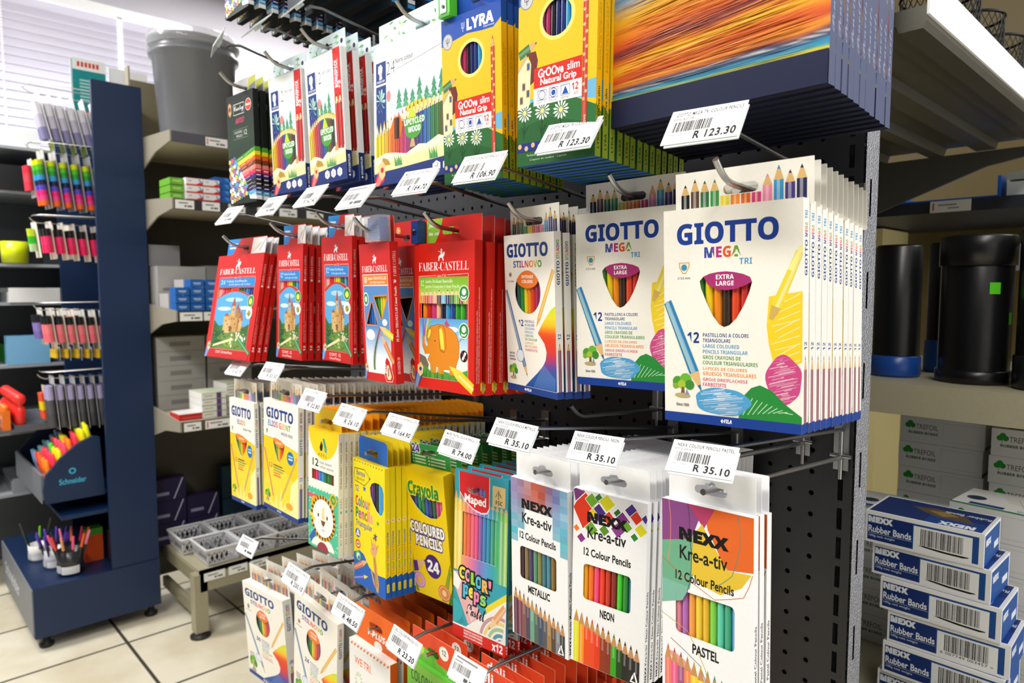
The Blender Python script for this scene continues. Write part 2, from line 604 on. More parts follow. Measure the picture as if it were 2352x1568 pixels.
def mega():
    p = Pack(.118, .183, .0142, CREAM, top='#f7f5ee', bot='#1c3f8f')
    a = p.front
    wn = [(31, 31.5), (36, 30.2), (42, 29.6), (48, 29.4), (54, 29.9), (60, 30.8), (65, 32.2), (66.5, 34.5), (64.5, 39), (60.5, 45), (55.5, 50.5),
          (50.5, 53.6), (46.5, 54.6), (43, 53.6), (38, 49.5), (33, 43), (29.2, 37), (28.2, 33.5)]
    p.win = [wn]
    p.pcols = ['#2f8a35', '#f0d21c', '#ee8a1e', '#3a2a20', '#e04a26', '#c8322a', '#7a2a6a']
    p.prange = (24, 70)
    a.T('GIOTTO', 11, 7, 84, 16.4, '#1d3f93', 'b', .02)
    a.T('MEGA', 32, 18.2, 58.5, 23.0, ['#3a4aa0', '#b8307a', '#e05a2a', '#5fa52e'], 'b', .02)
    a.T('TRI', 57.5, 23.8, 66.5, 26.6, '#3f93c8', 'b')
    a.P([(12, 24.6), (20.5, 24.6), (20.3, 27), (17.6, 30), (15, 30), (12.2, 27)], '#c9a86a')
    a.P([(12.8, 25), (19.8, 25), (19.5, 27), (17.2, 29.5), (15.4, 29.5), (13, 27)], '#efe2c4')
    a.E(16.2, 27, 2.3, '#3f8fb8')
    a.T('Ø 5,5 mm', 11, 31.4, 20.8, 32.7, '#2a2a4a', 'b')
    lab = [q for q in wn[:8]] + [(60, 36.3), (54, 37.5), (47.5, 37.9), (41, 37.3), (34.5, 35.2)]
    a.P(lab, '#a8326e')
    a.T('EXTRA', 40.5, 30.8, 53.5, 32.9, '#ffffff', 'b')
    a.T('LARGE', 40.5, 33.7, 53.5, 35.8, '#ffffff', 'b')
    a.T('12', 18.5, 57.2, 27.6, 62.2, NAVY, 'b', .01)
    for t, v, u1, c in [('PASTELLONI A COLORI', 57.5, 64, NAVY), ('TRIANGOLARI', 60, 51, NAVY), ('LARGE COLOURED', 62.6, 57.5, '#3f8fc4'),
                        ('PENCILS TRIANGULAR', 65.2, 63.5, '#3f8fc4'), ('GROS CRAYONS DE', 67.8, 58.5, '#3f8f3c'),
                        ('COULEUR TRIANGULAIRES', 70.3, 70.5, '#3f8f3c'), ('LÁPICES DE COLORES', 72.9, 63, '#e88a2c'),
                        ('GRUESOS TRIANGULARES', 75.4, 69.5, '#e88a2c'), ('GROßE DREIFLÄCHIGE', 78.0, 63.5, '#d04a6e'), ('FARBSTIFTE', 80.5, 48, '#d04a6e')]:
        a.T(t, 30.5, v, u1, v + 1.75, c, 'b', q=2)
    a.P([(78, 41), (99.9, 39), (99.9, 69), (83, 75), (78, 62), (76.5, 54)], '#f0cf2e')
    for i in range(12):
        v = 42 + i * 2.6
        a.L_([(80 + i % 3 * 2, v + 4), (98.5, v - 2 + i % 4)], .0006, mix('#f0cf2e', '#fff8d0', .7))
    a.pen(77, 54, 99.2, 22.5, .0085, '#e9d53c', wood='#d0ae5a')
    a.L_([(99.9, 20), (92, 30)], .0042, '#f6ef8c')
    a.scrib(88, 77, 11.9, 10.5, '#cc4a86', -12, 12, seed=4)
    a.P([(57, 95.5), (58, 90), (61, 85), (66, 81.5), (72, 80), (80, 82), (90, 88), (99.9, 92.5), (99.9, 95.5)], '#2a8a3c')
    for i in range(9):
        a.L_([(60 + i * 3.5, 94 - i * .35), (67 + i * 3.4, 86 + i * .7)], .0006, '#bfe0bc')
    a.scrib(45, 88.8, 20.5, 6.4, '#4f9fd0', -18, 14, seed=2)
    a.pen(29.5, 85, 2.2, 43, .0088, '#2f7fb0', lead='#2a6f9c')
    a.L_([(23, 76), (2.2, 43.5)], .0026, '#8cc0dc')
    a.L_([(22.2, 77), (1.5, 44.5)], .0005, '#d8c84a')
    gtree(a, 14.5, 83.3, 1.25)
    a.T('Since 1920', 9.5, 91, 19.5, 92.4, '#3a3a3a', 'b')
    a.R(0, 95.6, 100, 100, '#1c3f93')
    a.T('✤FILA', 44, 96.9, 52, 98.7, '#ffffff', 'j', .02)
    gside(p, [('TRI', '#3f93c8', 3.6), ('MEGA', ['#5fa52e', '#e05a2a', '#b8307a', '#3a4aa0'][::-1], 6.2), ('GIOTTO', NAVY, 15)])
    gcard(p, .0325, GI_P, .99, dx=.004)
    return p


def stilnovo(W, num, D=.0095):
    p = Pack(W, .183, D, CREAM, top='#f1ece2', bot='#1c3f8f')
    a = p.front
    k = 26 if W < .12 else 17
    cu = 47
    p.win = [ell(cu, 36, k, 13.5, 30)]
    p.pcols = ['#2a5a52', '#2f8a35', '#e6d324', '#ee8a1e', '#d8402a', '#a8325a', '#8a3a78']
    p.prange = (cu - k, cu + k)
    a.T('GIOTTO', 6, 5.8, 88 if W < .12 else 78, 14, '#1d3f80', 'b', .02)
    a.T('STILNOVO', 19, 16.4, 76 if W < .12 else 68, 20.6, ['#2a6aa8', '#4a3a8c', '#b0307a', '#d8305a', '#e05a2a', '#f0a020', '#c8b828', '#3f9a3c'], 'b', .01)
    a.E(12, 25, 3, '#c9a070')
    a.E(12, 25, 1.6, '#3f6f9c')
    a.T('Ø 3,3 mm', 5, 28.6, 19, 30, '#3a3a4a', 'b', q=2)
    a.P([q for q in ell(cu, 36, k, 13.5, 20, 213, 327)] + ell(cu, 28, k * .84, 5.6, 14, 0, 180), '#ee7a2a')
    a.T('INTENSE', cu - k * .45, 25.4, cu + k * .45, 27.3, '#ffffff', 'b')
    a.T('COLORS', cu - k * .42, 28.4, cu + k * .42, 30.3, '#ffffff', 'b')
    a.T(num, 27, 53.5, 37, 57.5, NAVY, 'b', .01)
    for i, (t, c) in enumerate([('PASTELLI', NAVY), ('A COLORI', NAVY), ('COLOURED', '#3f8fc4'), ('PENCILS', '#3f8fc4'), ('CRAYONS', '#3f8f3c'),
                                ('DE COULEUR', '#3f8f3c'), ('LÁPICES', '#e88a2c'), ('DE COLORES', '#e88a2c'), ('FARBSTIFTE', '#c83a6e')]):
        a.T(t, 40, 53.5 + i * 2.25, 40 + len(t) * 2.4, 55 + i * 2.25, c, 'b', q=2)
    sw = [(44, 99, '#c8d83a'), (46, 92, '#d4dc30'), (51, 82, '#e6da28'), (56, 73, '#f0bc22'), (58.5, 69.5, '#f08a20'), (61, 66, '#e8581e'), (64, 72, '#e2461e'), (67, 78, '#e0401e'), (72, 82, '#d83a34'),
          (77, 80, '#b03a6a'), (80, 76, '#7a4290'), (83, 70, '#4a4ca0'), (86, 63, '#32559f'), (89, 55, '#2a5aa8'), (95.6, 38, '#1d4f9c')]
    a.L.append(([q for v, u, c in sw for q in ((u, v), (99.9, v))], [(2 * q, 2 * q + 1, 2 * q + 3, 2 * q + 2) for q in range(len(sw) - 1)], [c for v, u, c in sw for _ in (0, 1)]))
    for i in range(14):
        a.L_([(56 + i * 3, 95), (76 + i * 1.6, 80 + i * .6)], .0004, '#8fb6e0')
    a.pen(63, 57.5, 98, 22.5, .0058, '#e6b23c', wood='#d8b070')
    a.pen(43, 89.5, 1.5, 35, .0062, '#4a6f96', lead='#3a5f86')
    a.L_([(38, 83), (1.5, 36)], .0018, '#9ab4cc')
    a.E(29, 76.5, 7.5, '#dfe8f0', rv=4)
    a.L_(ell(29, 76.5, 7.5, 4, 20) + [(36.5, 76.5)], .0006, '#3a5a86')
    a.T('WATER', 6, 75, 17, 76.2, '#3a3a5a', 'b', q=2)
    a.T('BASED', 6, 77, 17, 78.2, '#3a3a5a', 'b', q=2)
    a.T('VARNISH', 6, 79, 19, 80.2, '#3a3a5a', 'b', q=2)
    gtree(a, 13, 88, 1.35)
    a.R(0, 95.8, 100, 100, '#1c3f8a')
    a.T('✤FILA', 36, 97, 50, 98.8, '#ffffff', 'j', .02)
    gside(p, [('STILNOVO', MULT[::-1] + ['#3f9a3c'], 11), ('GIOTTO', NAVY, 14)], '#7a2a5a', '#6a1f3e', num)
    gcard(p, .031, (GI_P[:5] + GI_P[6:]) if W < .12 else [mix(GI_P[(i * 5 + 2) % 12], '#8a8a4a', .1) for i in range(22)], .97, hw=.034)
    return p


def elios(W, giant):
    p = Pack(W, .183, .0098 if giant else .0079, '#f6f3ea', top='#f1ece2', bot='#1c3f8f')
    a = p.front
    cu, k = (45, 17) if giant else (45, 24)
    wn = [(cu - k, 33.8), (cu - k * .5, 32.8), (cu + k * .3, 33.6), (cu + k, 36), (cu + k * .95, 42), (cu + k * .55, 49), (cu + k * .1, 54.5), (cu - k * .2, 53),
          (cu - k * .55, 47), (cu - k * .85, 40)]
    p.win = [wn]
    p.pcols = ['#2f8a35', '#8fb028', '#f0d21c', '#ee6a22', '#d8302a', '#b02a6a']
    p.prange = (cu - k, cu + k)
    a.P([(0, 33.5), (100, 39), (100, 100), (0, 100)], '#f7cf12', holes=[wn])
    a.P([(0, 100), (0, 76), (16, 62), (50, 58), (84, 64), (100, 78), (100, 100)], '#fadb3c')
    a.P([(100, 100), (74, 100), (80, 70), (100, 60)], '#fdf0a8')
    for t in [(14, 88, 30, 96), (40, 82, 36, 96), (54, 74, 50, 96), (72, 84, 58, 96), (88, 80, 70, 97)]:
        a.P([(t[0], t[1]), (t[2] + 6, t[3]), (t[2] - 6, t[3])], '#fbe88a')
    a.E(76, 89, 10, '#f2a52a', rv=3)
    a.T('GIOTTO', 9, 7, 86, 16, NAVY, 'b', .025)
    if giant:
        a.T('ELIOS GIANT', 14, 18.3, 79, 23.6, ['#2a7ab8', '#2a4a9c', '#7a3a8c', '#b8306e', '#d8302a', '#e0602a', '#ee8a24', '#c8a828', '#8fb028', '#3f9a3c'], 'b', .01)
        a.T('WOOD FREE', 52, 26, 85, 28.6, '#2a2a4a', 'b')
    else:
        a.T('ELIOS', 32, 19, 63, 23.4, ['#2a4a9c', '#7a3a8c', '#d8302a', '#ee8a24', '#8fb028'], 'b', .01)
        a.T('WOOD FREE', 54, 26, 87, 28, '#2a2a4a', 'b')
    a.P([(8, 27), (13, 27), (12.5, 30), (10.5, 31.5), (8.5, 30)], '#7f8a3a')
    a.P(wn[:4] + [(cu + k * .8, 39.5), (cu, 40.8), (cu - k * .6, 38.5)], '#ef8a34')
    a.R(cu - k * .4, 36, cu + k * .5, 37.6, '#f8c890')
    a.E(79, 46.5, 10, '#1f6fa8', rv=6)
    a.R(72, 44, 86, 45.5, '#9cc8e8')
    a.R(73, 46.6, 85, 48, '#d8ecf8')
    a.T('12', 18, 56.5, 27, 60.5, '#3a3a4a', 's')
    for i, (l, c) in enumerate([(26, '#4a4a4a'), (32, '#7a8a4a'), (28, '#8aa04a'), (20, '#e07a3a'), (22, '#e05a4a')]):
        a.R(30, 57 + i * 2.3, 30 + l, 58.2 + i * 2.3, c)
    a.pen(32, 90, 3, 45, .0042, '#cf6a3a', wood='#e0b080')
    a.pen(51, 88, 97, 44, .0046, '#c9a22c', lead='#b8861e', wood='#e0b060')
    gtree(a, 12, 88, 1.2)
    a.R(0, 96.2, 100, 100, '#24408c')
    a.T('✤FILA', 40, 97.2, 52, 98.8, '#ffffff', 'j')
    gside(p, [('WOOD FREE', '#3a3a5a', 9), ('ELIOS GIANT' if giant else 'ELIOS', MULT[::-1], 11), ('GIOTTO', NAVY, 14)], '#3a3f7c' if giant else '#4a2f6e', '#1f2a5c')
    gcard(p, .033, (GI_P[:4] + GI_P[4:]) if giant else GI_P, .9, hw=.028, back='#38322e', bg='#ded6c4')
    return p


def adel(rear=False):
    p = Pack(.0825, .183, .0084, '#f6f3e6', top='#f2c81e')
    a = p.front
    wn = [(12, 34.5), (85, 34.5), (85, 43), (12, 43)]
    p.win = [wn]
    p.pcols = ['#c8321e', '#d84a7a', '#4a8ad8', '#4aa0d8', '#2f7a3a', '#3f8a3c', '#7a4a2a', '#4a2a1a']
    p.prange = (10, 88)
    a.P([(0, 0), (100, 0)] + ell(50, 0, 50, 24.5, 22, 0, 180), '#f7d417')
    a.P([(48, 7.5), (54, 7), (63, 15.5), (57, 18), (52, 13)], '#2f9a86')
    a.E(58.5, 16.5, 4.5, '#3ab09a', n=14)
    a.P([(44, 9.5), (49, 13), (47, 17.5), (41, 18), (38, 15)], '#111111')
    a.T('ADEL', 33, 19.6, 62, 22.4, '#a0641e', 'b', sp=1.5)
    a.T('12', 15, 25.4, 34, 31.4, '#111111', 's', .02)
    a.T('boya kalemi', 38, 26, 78, 28.9, '#222222', 's')
    a.T('colour pencils', 38, 29.6, 84, 32.4, '#222222', 's')
    a.P([(0, 51)] + [(i * 5, 49.4 if i % 2 else 51) for i in range(21)] + [(100, 100), (0, 100)], '#4fc49a')
    rnd = random.Random(5)
    for i in range(110):
        a.E(rnd.uniform(2, 98), rnd.uniform(53, 98), 1.3, '#e8f6ee', n=6)
    a.R(0, 55.5, 42, 59, '#e8566a')
    a.P([(42, 55.5), (50, 57.2), (42, 59)], '#f2b8b0')
    a.E(50, 98, 38, '#f6f3e6', rv=9, n=24, a0=180, a1=360)
    a.E(50, 101, 20, '#9a3a4a', rv=8, n=20, a0=180, a1=360)
    a.E(20, 62, 9, '#f0b02a', rv=5)
    a.E(78, 60, 9, '#f0b02a', rv=5)
    a.E(79, 60.5, 5.5, '#f6d8b0', rv=3)
    a.E(50, 73, 41, '#5a3a1e', rv=18.6, n=36)
    for i in range(26):
        t = 2 * math.pi * i / 26
        a.P([(50 + 34 * math.cos(t), 73 + 15.4 * math.sin(t)), (50 + 41 * math.cos(t - .05), 73 + 18.6 * math.sin(t - .05)),
             (50 + 41 * math.cos(t + .09), 73 + 18.6 * math.sin(t + .09)), (50 + 34 * math.cos(t + .08), 73 + 15.4 * math.sin(t + .08))], '#f0b02a')
    a.E(50, 73, 34, '#fbf9f2', rv=15.6, n=32)
    a.P([(48, 64), (54, 64), (56, 74), (46, 74)], '#f0d890')
    a.P([(43, 75), (59, 75), (55, 78.5), (51, 80), (47, 78.5)], '#7a4a1e')
    a.E(35, 71.5, 2.4, '#111', rv=1.7)
    a.E(64, 71.5, 2.4, '#111', rv=1.7)
    a.L_([(51, 80), (51, 83)], .0006, '#111')
    a.L_([(47, 82.5), (51, 84), (55, 82.5)], .0007, '#111')
    a.P([(4, 93), (22, 84), (28, 88), (10, 97)], '#3a62b0')
    a.P([(4, 70), (26, 76), (24, 78), (3, 73)], '#f2d84a')
    a.E(84, 54.5, 11, '#e8c020', rv=5.2)
    a.E(84, 54.5, 8, '#4f9a3c', rv=3.8)
    a.T('10', 80, 53, 88, 56, '#f2d84a', 'b')
    s = p.side
    s.T('12 boya kalemi / colour pencils', 28, 7, 70, 44, '#181818', 's', .015, rot=90)
    s.T('A D E L', 32, 52, 66, 60, '#2a3a2a', 's', rot=90)
    s.P([(30, 64), (70, 64), (50, 61.5)], '#2f9a76')
    s.T('211 2315 001', 32, 72, 66, 90, '#222', 's', rot=90)
    c = p.hang(.0725, .0295, '#ee9a1c' if rear else '#f4cd1a', '#e58f1c', '#f0b41e', .011, .024, .0075, rcorner=.004)
    c.R(0, 97, 100, 100, '#d88a18' if rear else '#d8a818')
    return p


def bantex(rear=False):
    p = Pack(.084, .183, .008, '#f6de16', top='#e8c81a', bot='#1d5cb8')
    a = p.front
    wn = [(54, 19), (60, 15), (70, 13.2), (84, 13), (93, 15), (96, 19), (96, 31), (92, 35.5), (84, 37), (74, 35), (64, 30.5), (56, 25)]
    p.win = [wn]
    p.pcols = ['#c02a6e', '#6a3a9c', '#1c1c22', '#2a2a30', '#4ab0e8', '#3aa0d8', '#1c3a86']
    p.prange = (48, 99)
    a.P([(0, 76), (18, 72.5), (32, 74), (50, 82), (66, 84.5), (84, 84), (100, 83), (100, 100), (0, 100)], '#1f62c0')
    for i in range(11):
        a.E(6 + i * 8.6, 1.6, 1.5, ['#2a2a2a', '#c83a2a', '#2a8a3a', '#2a5ab8'][i % 4], n=8)
    a.L_([(6, 7.5), (38, 6.5), (56, 12), (38, 19), (6, 17.5), (4, 12), (6, 7.5)], .0011, '#2a2a20')
    a.P([(52, 10.6), (56, 12), (52, 13.8)], '#1a1a1a')
    a.T('Bantex', 12, 8.2, 40, 12.4, '#2a4a9c', 's', .01)
    a.T('@school', 12, 13.4, 38, 16.6, '#3a3a2a', 'i')
    a.T('12', 7, 20.5, 18, 25.6, '#1f5fc0', 'b')

    def star(u, v, r, c):
        a.P([(u + r * (1 if i % 2 == 0 else .42) * math.sin(i * .6283), v - r * a.asp * (1 if i % 2 == 0 else .42) * math.cos(i * .6283)) for i in range(10)], c)
    star(37, 21.5, 6, '#2a5ab8')
    star(78, 44, 5, '#2f9a3c')
    star(70, 55, 7, '#4a4a8c')
    a.T('Colour', 8, 28.6, 54, 37, ['#e0302a', '#3a6ac8', '#2f9a3c', '#d84a8a', '#2a8ad0', '#e07a2a'], 'b', .02)
    a.T('Pencils', 8, 38, 62, 46.5, ['#2f8a3c', '#2a6ac0', '#e0407a', '#3a9a4a', '#d8302a', '#e87aa0', '#ee9aa8'], 'b', .02)
    a.T('Triangular', 8, 48, 60, 54.4, '#1f4fa8', 'b')
    a.E(14, 59, 8, '#1f62c0')
    a.P([(14, 55.5), (20, 61), (8, 61)], '#ffffff')
    a.E(14, 59.6, 2, '#e07a2a')
    a.E(14, 68, 8, '#d8402a')
    a.E(14, 68, 5, '#f8f0e0')
    a.E(14, 68, 2.5, '#5a3a2a')
    a.E(14, 77.5, 8.5, '#6fc04a')
    a.E(14, 77.5, 5, '#e8f6f8')
    a.E(16, 78.5, 3, '#2a6ab8')
    a.pen(46, 77.5, 0, 89, .0085, '#d8784a', lead='#f0d060')
    a.pen(46, 90, 0, 97.5, .006, '#4a5ac0', lead='#f0e060', wood='#f0e060')
    gir = '#d9a255'
    a.P([(62, 70), (70, 69), (76, 84), (80, 91), (78, 98), (72, 98), (68, 88), (63, 78)], gir)
    a.P([(54, 68), (58, 63), (66, 61), (76, 63), (75, 67), (68, 71.5), (58, 71)], '#e0a878')
    a.P([(58, 64), (55, 57), (62, 62)], '#d88a6a')
    a.P([(72, 63), (80, 60), (74, 66)], '#d88a6a')
    a.L_([(65, 62), (65, 57)], .0012, gir)
    a.L_([(70, 62), (71, 57.5)], .0012, gir)
    a.E(65, 57, 2, '#4a3a2a')
    a.E(71, 57.5, 2, '#4a3a2a')
    a.E(63, 65.5, 1.2, '#222')
    rnd = random.Random(3)
    for i in range(14):
        t = i / 14
        a.E(66.5 + 8 * t + rnd.uniform(-1, 1), 73 + 22 * t, 1.5, '#8a5a2a', n=7)
    a.P([(70, 96), (62, 92), (55, 84), (58, 83), (66, 90)], gir)
    s = p.side
    s.P([(0, 84), (100, 82.5), (100, 100), (0, 100)], '#1d5cb8')
    s.T('12 Colour Pencils Triangular', 24, 48, 76, 83, ['#e0302a', '#e0302a', '#2a6ac0', '#2f9a3c', '#d84a8a', '#2a6ac0', '#e07a2a', '#d8302a', '#1f4fa8', '#1f4fa8', '#1f4fa8', '#1f4fa8'], 'b', .01, rot=90)
    s.P(ell(50, 40, 36, 1.6, 14), '#f4e8b0')
    s.P(ell(50, 40, 14, .7, 8), '#e07a2a')
    s.P(rrect(24, 88.5, 76, 95, 14, .8), '#e8d81c')
    s.T('Bantex', 40, 89.6, 62, 94, '#3a4a1a', 's', rot=90)
    p.hang(.0745, .033, '#e9d224' if rear else '#2a6fd0', '#e8d020', '#d8c040', .0125, .026, .009, rcorner=.007)
    return p


def crayola():
    p = Pack(.084, .183, .0175, '#f8d60e', top='#f0cc14', bot='#2a7a3a')
    a = p.front
    wn = [(9, 13), (16, 16), (84, 20.5), (93, 20), (92, 26), (86, 31), (76, 34.5), (62, 35.5), (46, 34), (32, 30), (20, 24), (12, 18)]
    p.win = [wn]
    p.pcols = ['#a83a2a', '#7a2a2a', '#2a5a8a', '#1f8a7a', '#2f8a3a', '#3a5ac0', '#2a3a7a', '#2a6a3a', '#d84a8a', '#e8608a', '#8a2a4a']
    p.prange = (4, 98)
    a.T('Crayola', 14, 9.5, 85, 22.5, '#2a8a3a', 'b', .03, ol=('#f8e21c', .11))
    a.E(24, 10.5, 3.2, '#4aa83a')
    for w_, v0, v1, u0, u1 in (('COLOURED', 41.5, 49.5, 12, 91), ('PENCILS', 51.5, 59.5, 22, 84)):
        a.T(w_, u0, v0, u1, v1, '#ffffff', 'b', .03, ol=('#4a2a7c', .12))
    a.E(58, 74, 19, '#4a2a7c', rv=9.5, n=22)
    a.T('24', 45, 69.5, 72, 78.5, '#ffffff', 'b', .02)
    a.P([(0, 76), (22, 73), (40, 70.5), (40, 72.5), (24, 81), (0, 84)], '#e8bc8a')
    a.P([(0, 75.5), (20, 73.2), (22, 81.4), (0, 85)], '#5a3490')
    a.P([(36, 71.2), (41, 70.2), (40, 73)], '#4a2a7c')
    for k in range(3):
        a.L_([(1 + k * 5, 60), (18 + k * 5, 99)] if k == 0 else [(1, 60 + k * 5), (12 + k * 2, 99)], .0012, '#3a8a3a')
        a.L_([(99, 68 + k * 3), (74 + k * 4, 99.5)], .0014, '#3a8a3a')
    a.P([(0, 100), (0, 84), (10, 100)], '#3a8a3a')
    a.P([(100, 86), (100, 100), (88, 100)], '#3a8a3a')
    for u, v, c1, c2 in ((22, 89, '#b07ac8', '#f0a0c0'), (80, 92.5, '#e0702a', '#f0904a')):
        a.E(u, v, 14, c1, rv=6.3)
        a.E(u, v, 12, '#f6e8d8', rv=5.4)
        a.E(u, v, 11, c2, rv=5)
        a.E(u, v, 5, '#f0c84a' if u < 50 else '#f8e0a0', rv=2.6)
    s = p.side
    s.R(0, 0, 100, 100, '#f0c80e')
    s.P([(0, 100), (0, 80), (60, 100)], '#3a8a3a')
    c = p.hang(.08, .032, '#2a8a3c', '#d8a81a', '#c8d8b0', .02, .028, .009)
    c.R(0, 0, 100, 100, '#2f8f40', holes=[[(50 + (x) / .08 * 100, (1 - (z) / .032) * 100) for x, z in slot(0, .02, .029, .0098)]])
    c.T('24', 6, 6, 26, 42, '#5a3490', 'b', .02, ol=('#e8f0e0', .1))
    for i in range(3):
        c.E(8, 58 + i * 14, 1.6, '#e8f0d8', n=8)
        c.R(12, 55 + i * 14, 40, 61 + i * 14, '#d0e8c8')
        c.E(48, 58 + i * 14, 1.6, '#e8f0d8', n=8)
        c.R(52, 55 + i * 14, 88, 61 + i * 14, '#d0e8c8')
    return p


def maped():
    p = Pack(.077, .183, .0042, '#3aa0b4', bot='#d8302a')
    a = p.front
    wn = [(16, 24.5), (80, 24.5), (80, 50.5), (16, 50.5)]
    hole = [(u, v) for u, v in [(25, 9.5), (30, 8.6), (36, 9.6), (44, 8.4), (54, 8.4), (58, 9.4), (60, 11.5), (57, 13), (40, 13), (30, 12.6), (25, 11.5)]]
    p.win = [wn, hole]
    p.pcols = ['#f0884a', '#ee6a5a', '#f0708a', '#ef5a90', '#8a6ab0', '#4a8ac8', '#3a98b8', '#4aa890', '#6ab880']
    p.prange = (15, 82)
    G = ['#e8cf3a', '#efb24a', '#ee8a8a', '#d87aa8', '#8a7ac0', '#5a9ad0', '#3aa8b0', '#5ab87a', '#8ac84a']
    a.G(0, 20, 16, 62, ['#e4c83a', '#e8d24a', '#dcc040'])
    a.G(80, 20, 100, 62, ['#3fa890', '#4fb46a', '#46b080'], False)
    for v0, v1 in ((19.5, 24.5), (50.5, 60)):
        a.G(0, v0, 100, v1, G, True)
    for i in range(13):
        u = 3 + i * 7.8
        c = ['#e8cf3a', '#f0d860', '#f09a4a', '#ee7a6a', '#e86a90', '#c86aa0', '#8a6ab0', '#5a7ac8', '#4a9ad0', '#3aa0a8', '#4ab08a', '#6ab86a', '#9ac84a'][i]
        a.pen(u, 13 + i * .25, u, 24.3, .0052, c, wood='#d8b888', lead=c)
        if u < 14 or u > 82:
            a.R(u - 3.3, 24, u + 3.3, 61, mix(c, '#ffffff', .1))
            a.R(u - 1, 24, u + .6, 61, mix(c, '#ffffff', .4))
    lab = [(8, 1), (66, 1), (66, 19), (62, 21.5), (52, 22.5), (38, 21.5), (22, 18), (10, 13)]
    a.P([(u * 1.02 - .5, v * 1.03) for u, v in lab], '#ffffff', holes=[hole])
    a.P(lab, '#d8262e', holes=[hole])
    a.T('Maped', 20, 13.6, 60, 20, '#ffffff', 's', .025)
    a.P(rrect(72, 5, 95, 16.5, 1.5, .8), '#e3c78a')
    a.L_([(78, 11), (83, 7), (88, 11), (83, 9)], .0008, '#2a2a1a')
    a.L_([(83, 8), (83, 12.4)], .0008, '#2a2a1a')
    a.T('FSC', 78, 13, 90, 15.4, '#2a2a1a', 'b')
    a.P([(0, 60), (100, 60), (100, 93), (0, 93)], '#3aa0b0')
    a.P([(0, 62), (14, 60), (60, 84), (30, 90), (0, 68)], '#e8b4b4')
    a.P([(0, 61), (16, 65), (10, 72), (0, 70)], '#f8f4f0')
    a.P([(28, 80), (36, 77), (44, 84), (36, 88)], '#f4d0cc')
    a.P([(0, 74), (22, 90), (10, 93), (0, 93)], '#2f94a4')
    a.E(0, 85, 18, '#3fb0b8', rv=7, a0=-90, a1=90)
    a.P([(62, 76), (100, 64), (100, 69), (66, 80)], '#e8d83a')
    a.P([(26, 92), (100, 68), (100, 93), (26, 93)], '#f2eee8')
    for r, c in ((40, '#c89aa0'), (33, '#e8d88a'), (25, '#a8c89a'), (17, '#5aa0a8'), (9, '#4a8ac0')):
        a.P(ell(92, 96, r, r * .42, 24, 197, 282) + ell(92, 96, r - 4.5, r * .42 - 1.9, 24, 282, 197) if False else
            [q for q in ell(92, 95, r, r * .42, 24, 190, 280) if q[1] < 93 and q[0] < 100] +
            [q for q in ell(92, 95, r - 5, (r - 5) * .42, 24, 190, 280) if q[1] < 93 and q[0] < 100][::-1], c)
    a.pen(68, 88.5, 99, 72, .0085, '#e8a468', wood='#f0d0a0', lead='#c8864a')
    for i, (ch, u, v, c) in enumerate([('C', 12, 57.5, '#f0e04a'), ('O', 23.5, 58.2, '#f4a0b4'), ('L', 35, 59, '#9ad84a'), ('O', 44, 60, '#5ac0e0'), ('R', 56, 61, '#f4b45a')]):
        a.T(ch, u, v, u + 10.5, v + 6.6, c, 'b', .03, ol=('#15151a', .15))
    a.T("'", 68.5, 60.5, 71.5, 64, '#ee8aa8', 'b', .03, ol=('#15151a', .12))
    for ch, u, v, c in [('p', 20, 68, '#5ac0e0'), ('e', 31, 68.6, '#f0e04a'), ('p', 41, 70, '#f08ab8'), ('S', 53, 70.6, '#9ad86a')]:
        a.T(ch, u, v - .5, u + 9.6, v - .5 + (7.4 if ch == 'p' else 5.6), c, 'b', .03, ol=('#15151a', .15))
    a.T('Pastel', 27, 78, 62, 85, '#15151a', 'c', .02)
    a.R(0, 93, 100, 100, '#d8302a')
    a.R(0, 92.2, 100, 93.2, '#f4f0ea')
    for i, t in enumerate(('CRAYONS DE COULEUR EN BOIS', 'WOOD COLOURED PENCILS', 'LÁPICES DE COLORES DE MADERA')):
        a.T(t, 22, 94 + i * 1.7, 58, 95.2 + i * 1.7, '#ffffff', 'b', q=2)
    a.T('x12', 76, 94.3, 95, 98.8, '#ffffff', 'b', .02)
    s = p.side
    s.R(0, 0, 100, 93, '#2a8ca0')
    s.R(0, 93, 100, 100, '#d8302a')
    s.T("COLOR'PEPS Pastel", 25, 60, 75, 86, '#102a3a', 'b', rot=90)
    s.T('x12', 20, 94, 80, 99, '#ffffff', 'b', rot=90)
    p.hole = (-.006, .183 * .893)
    return p


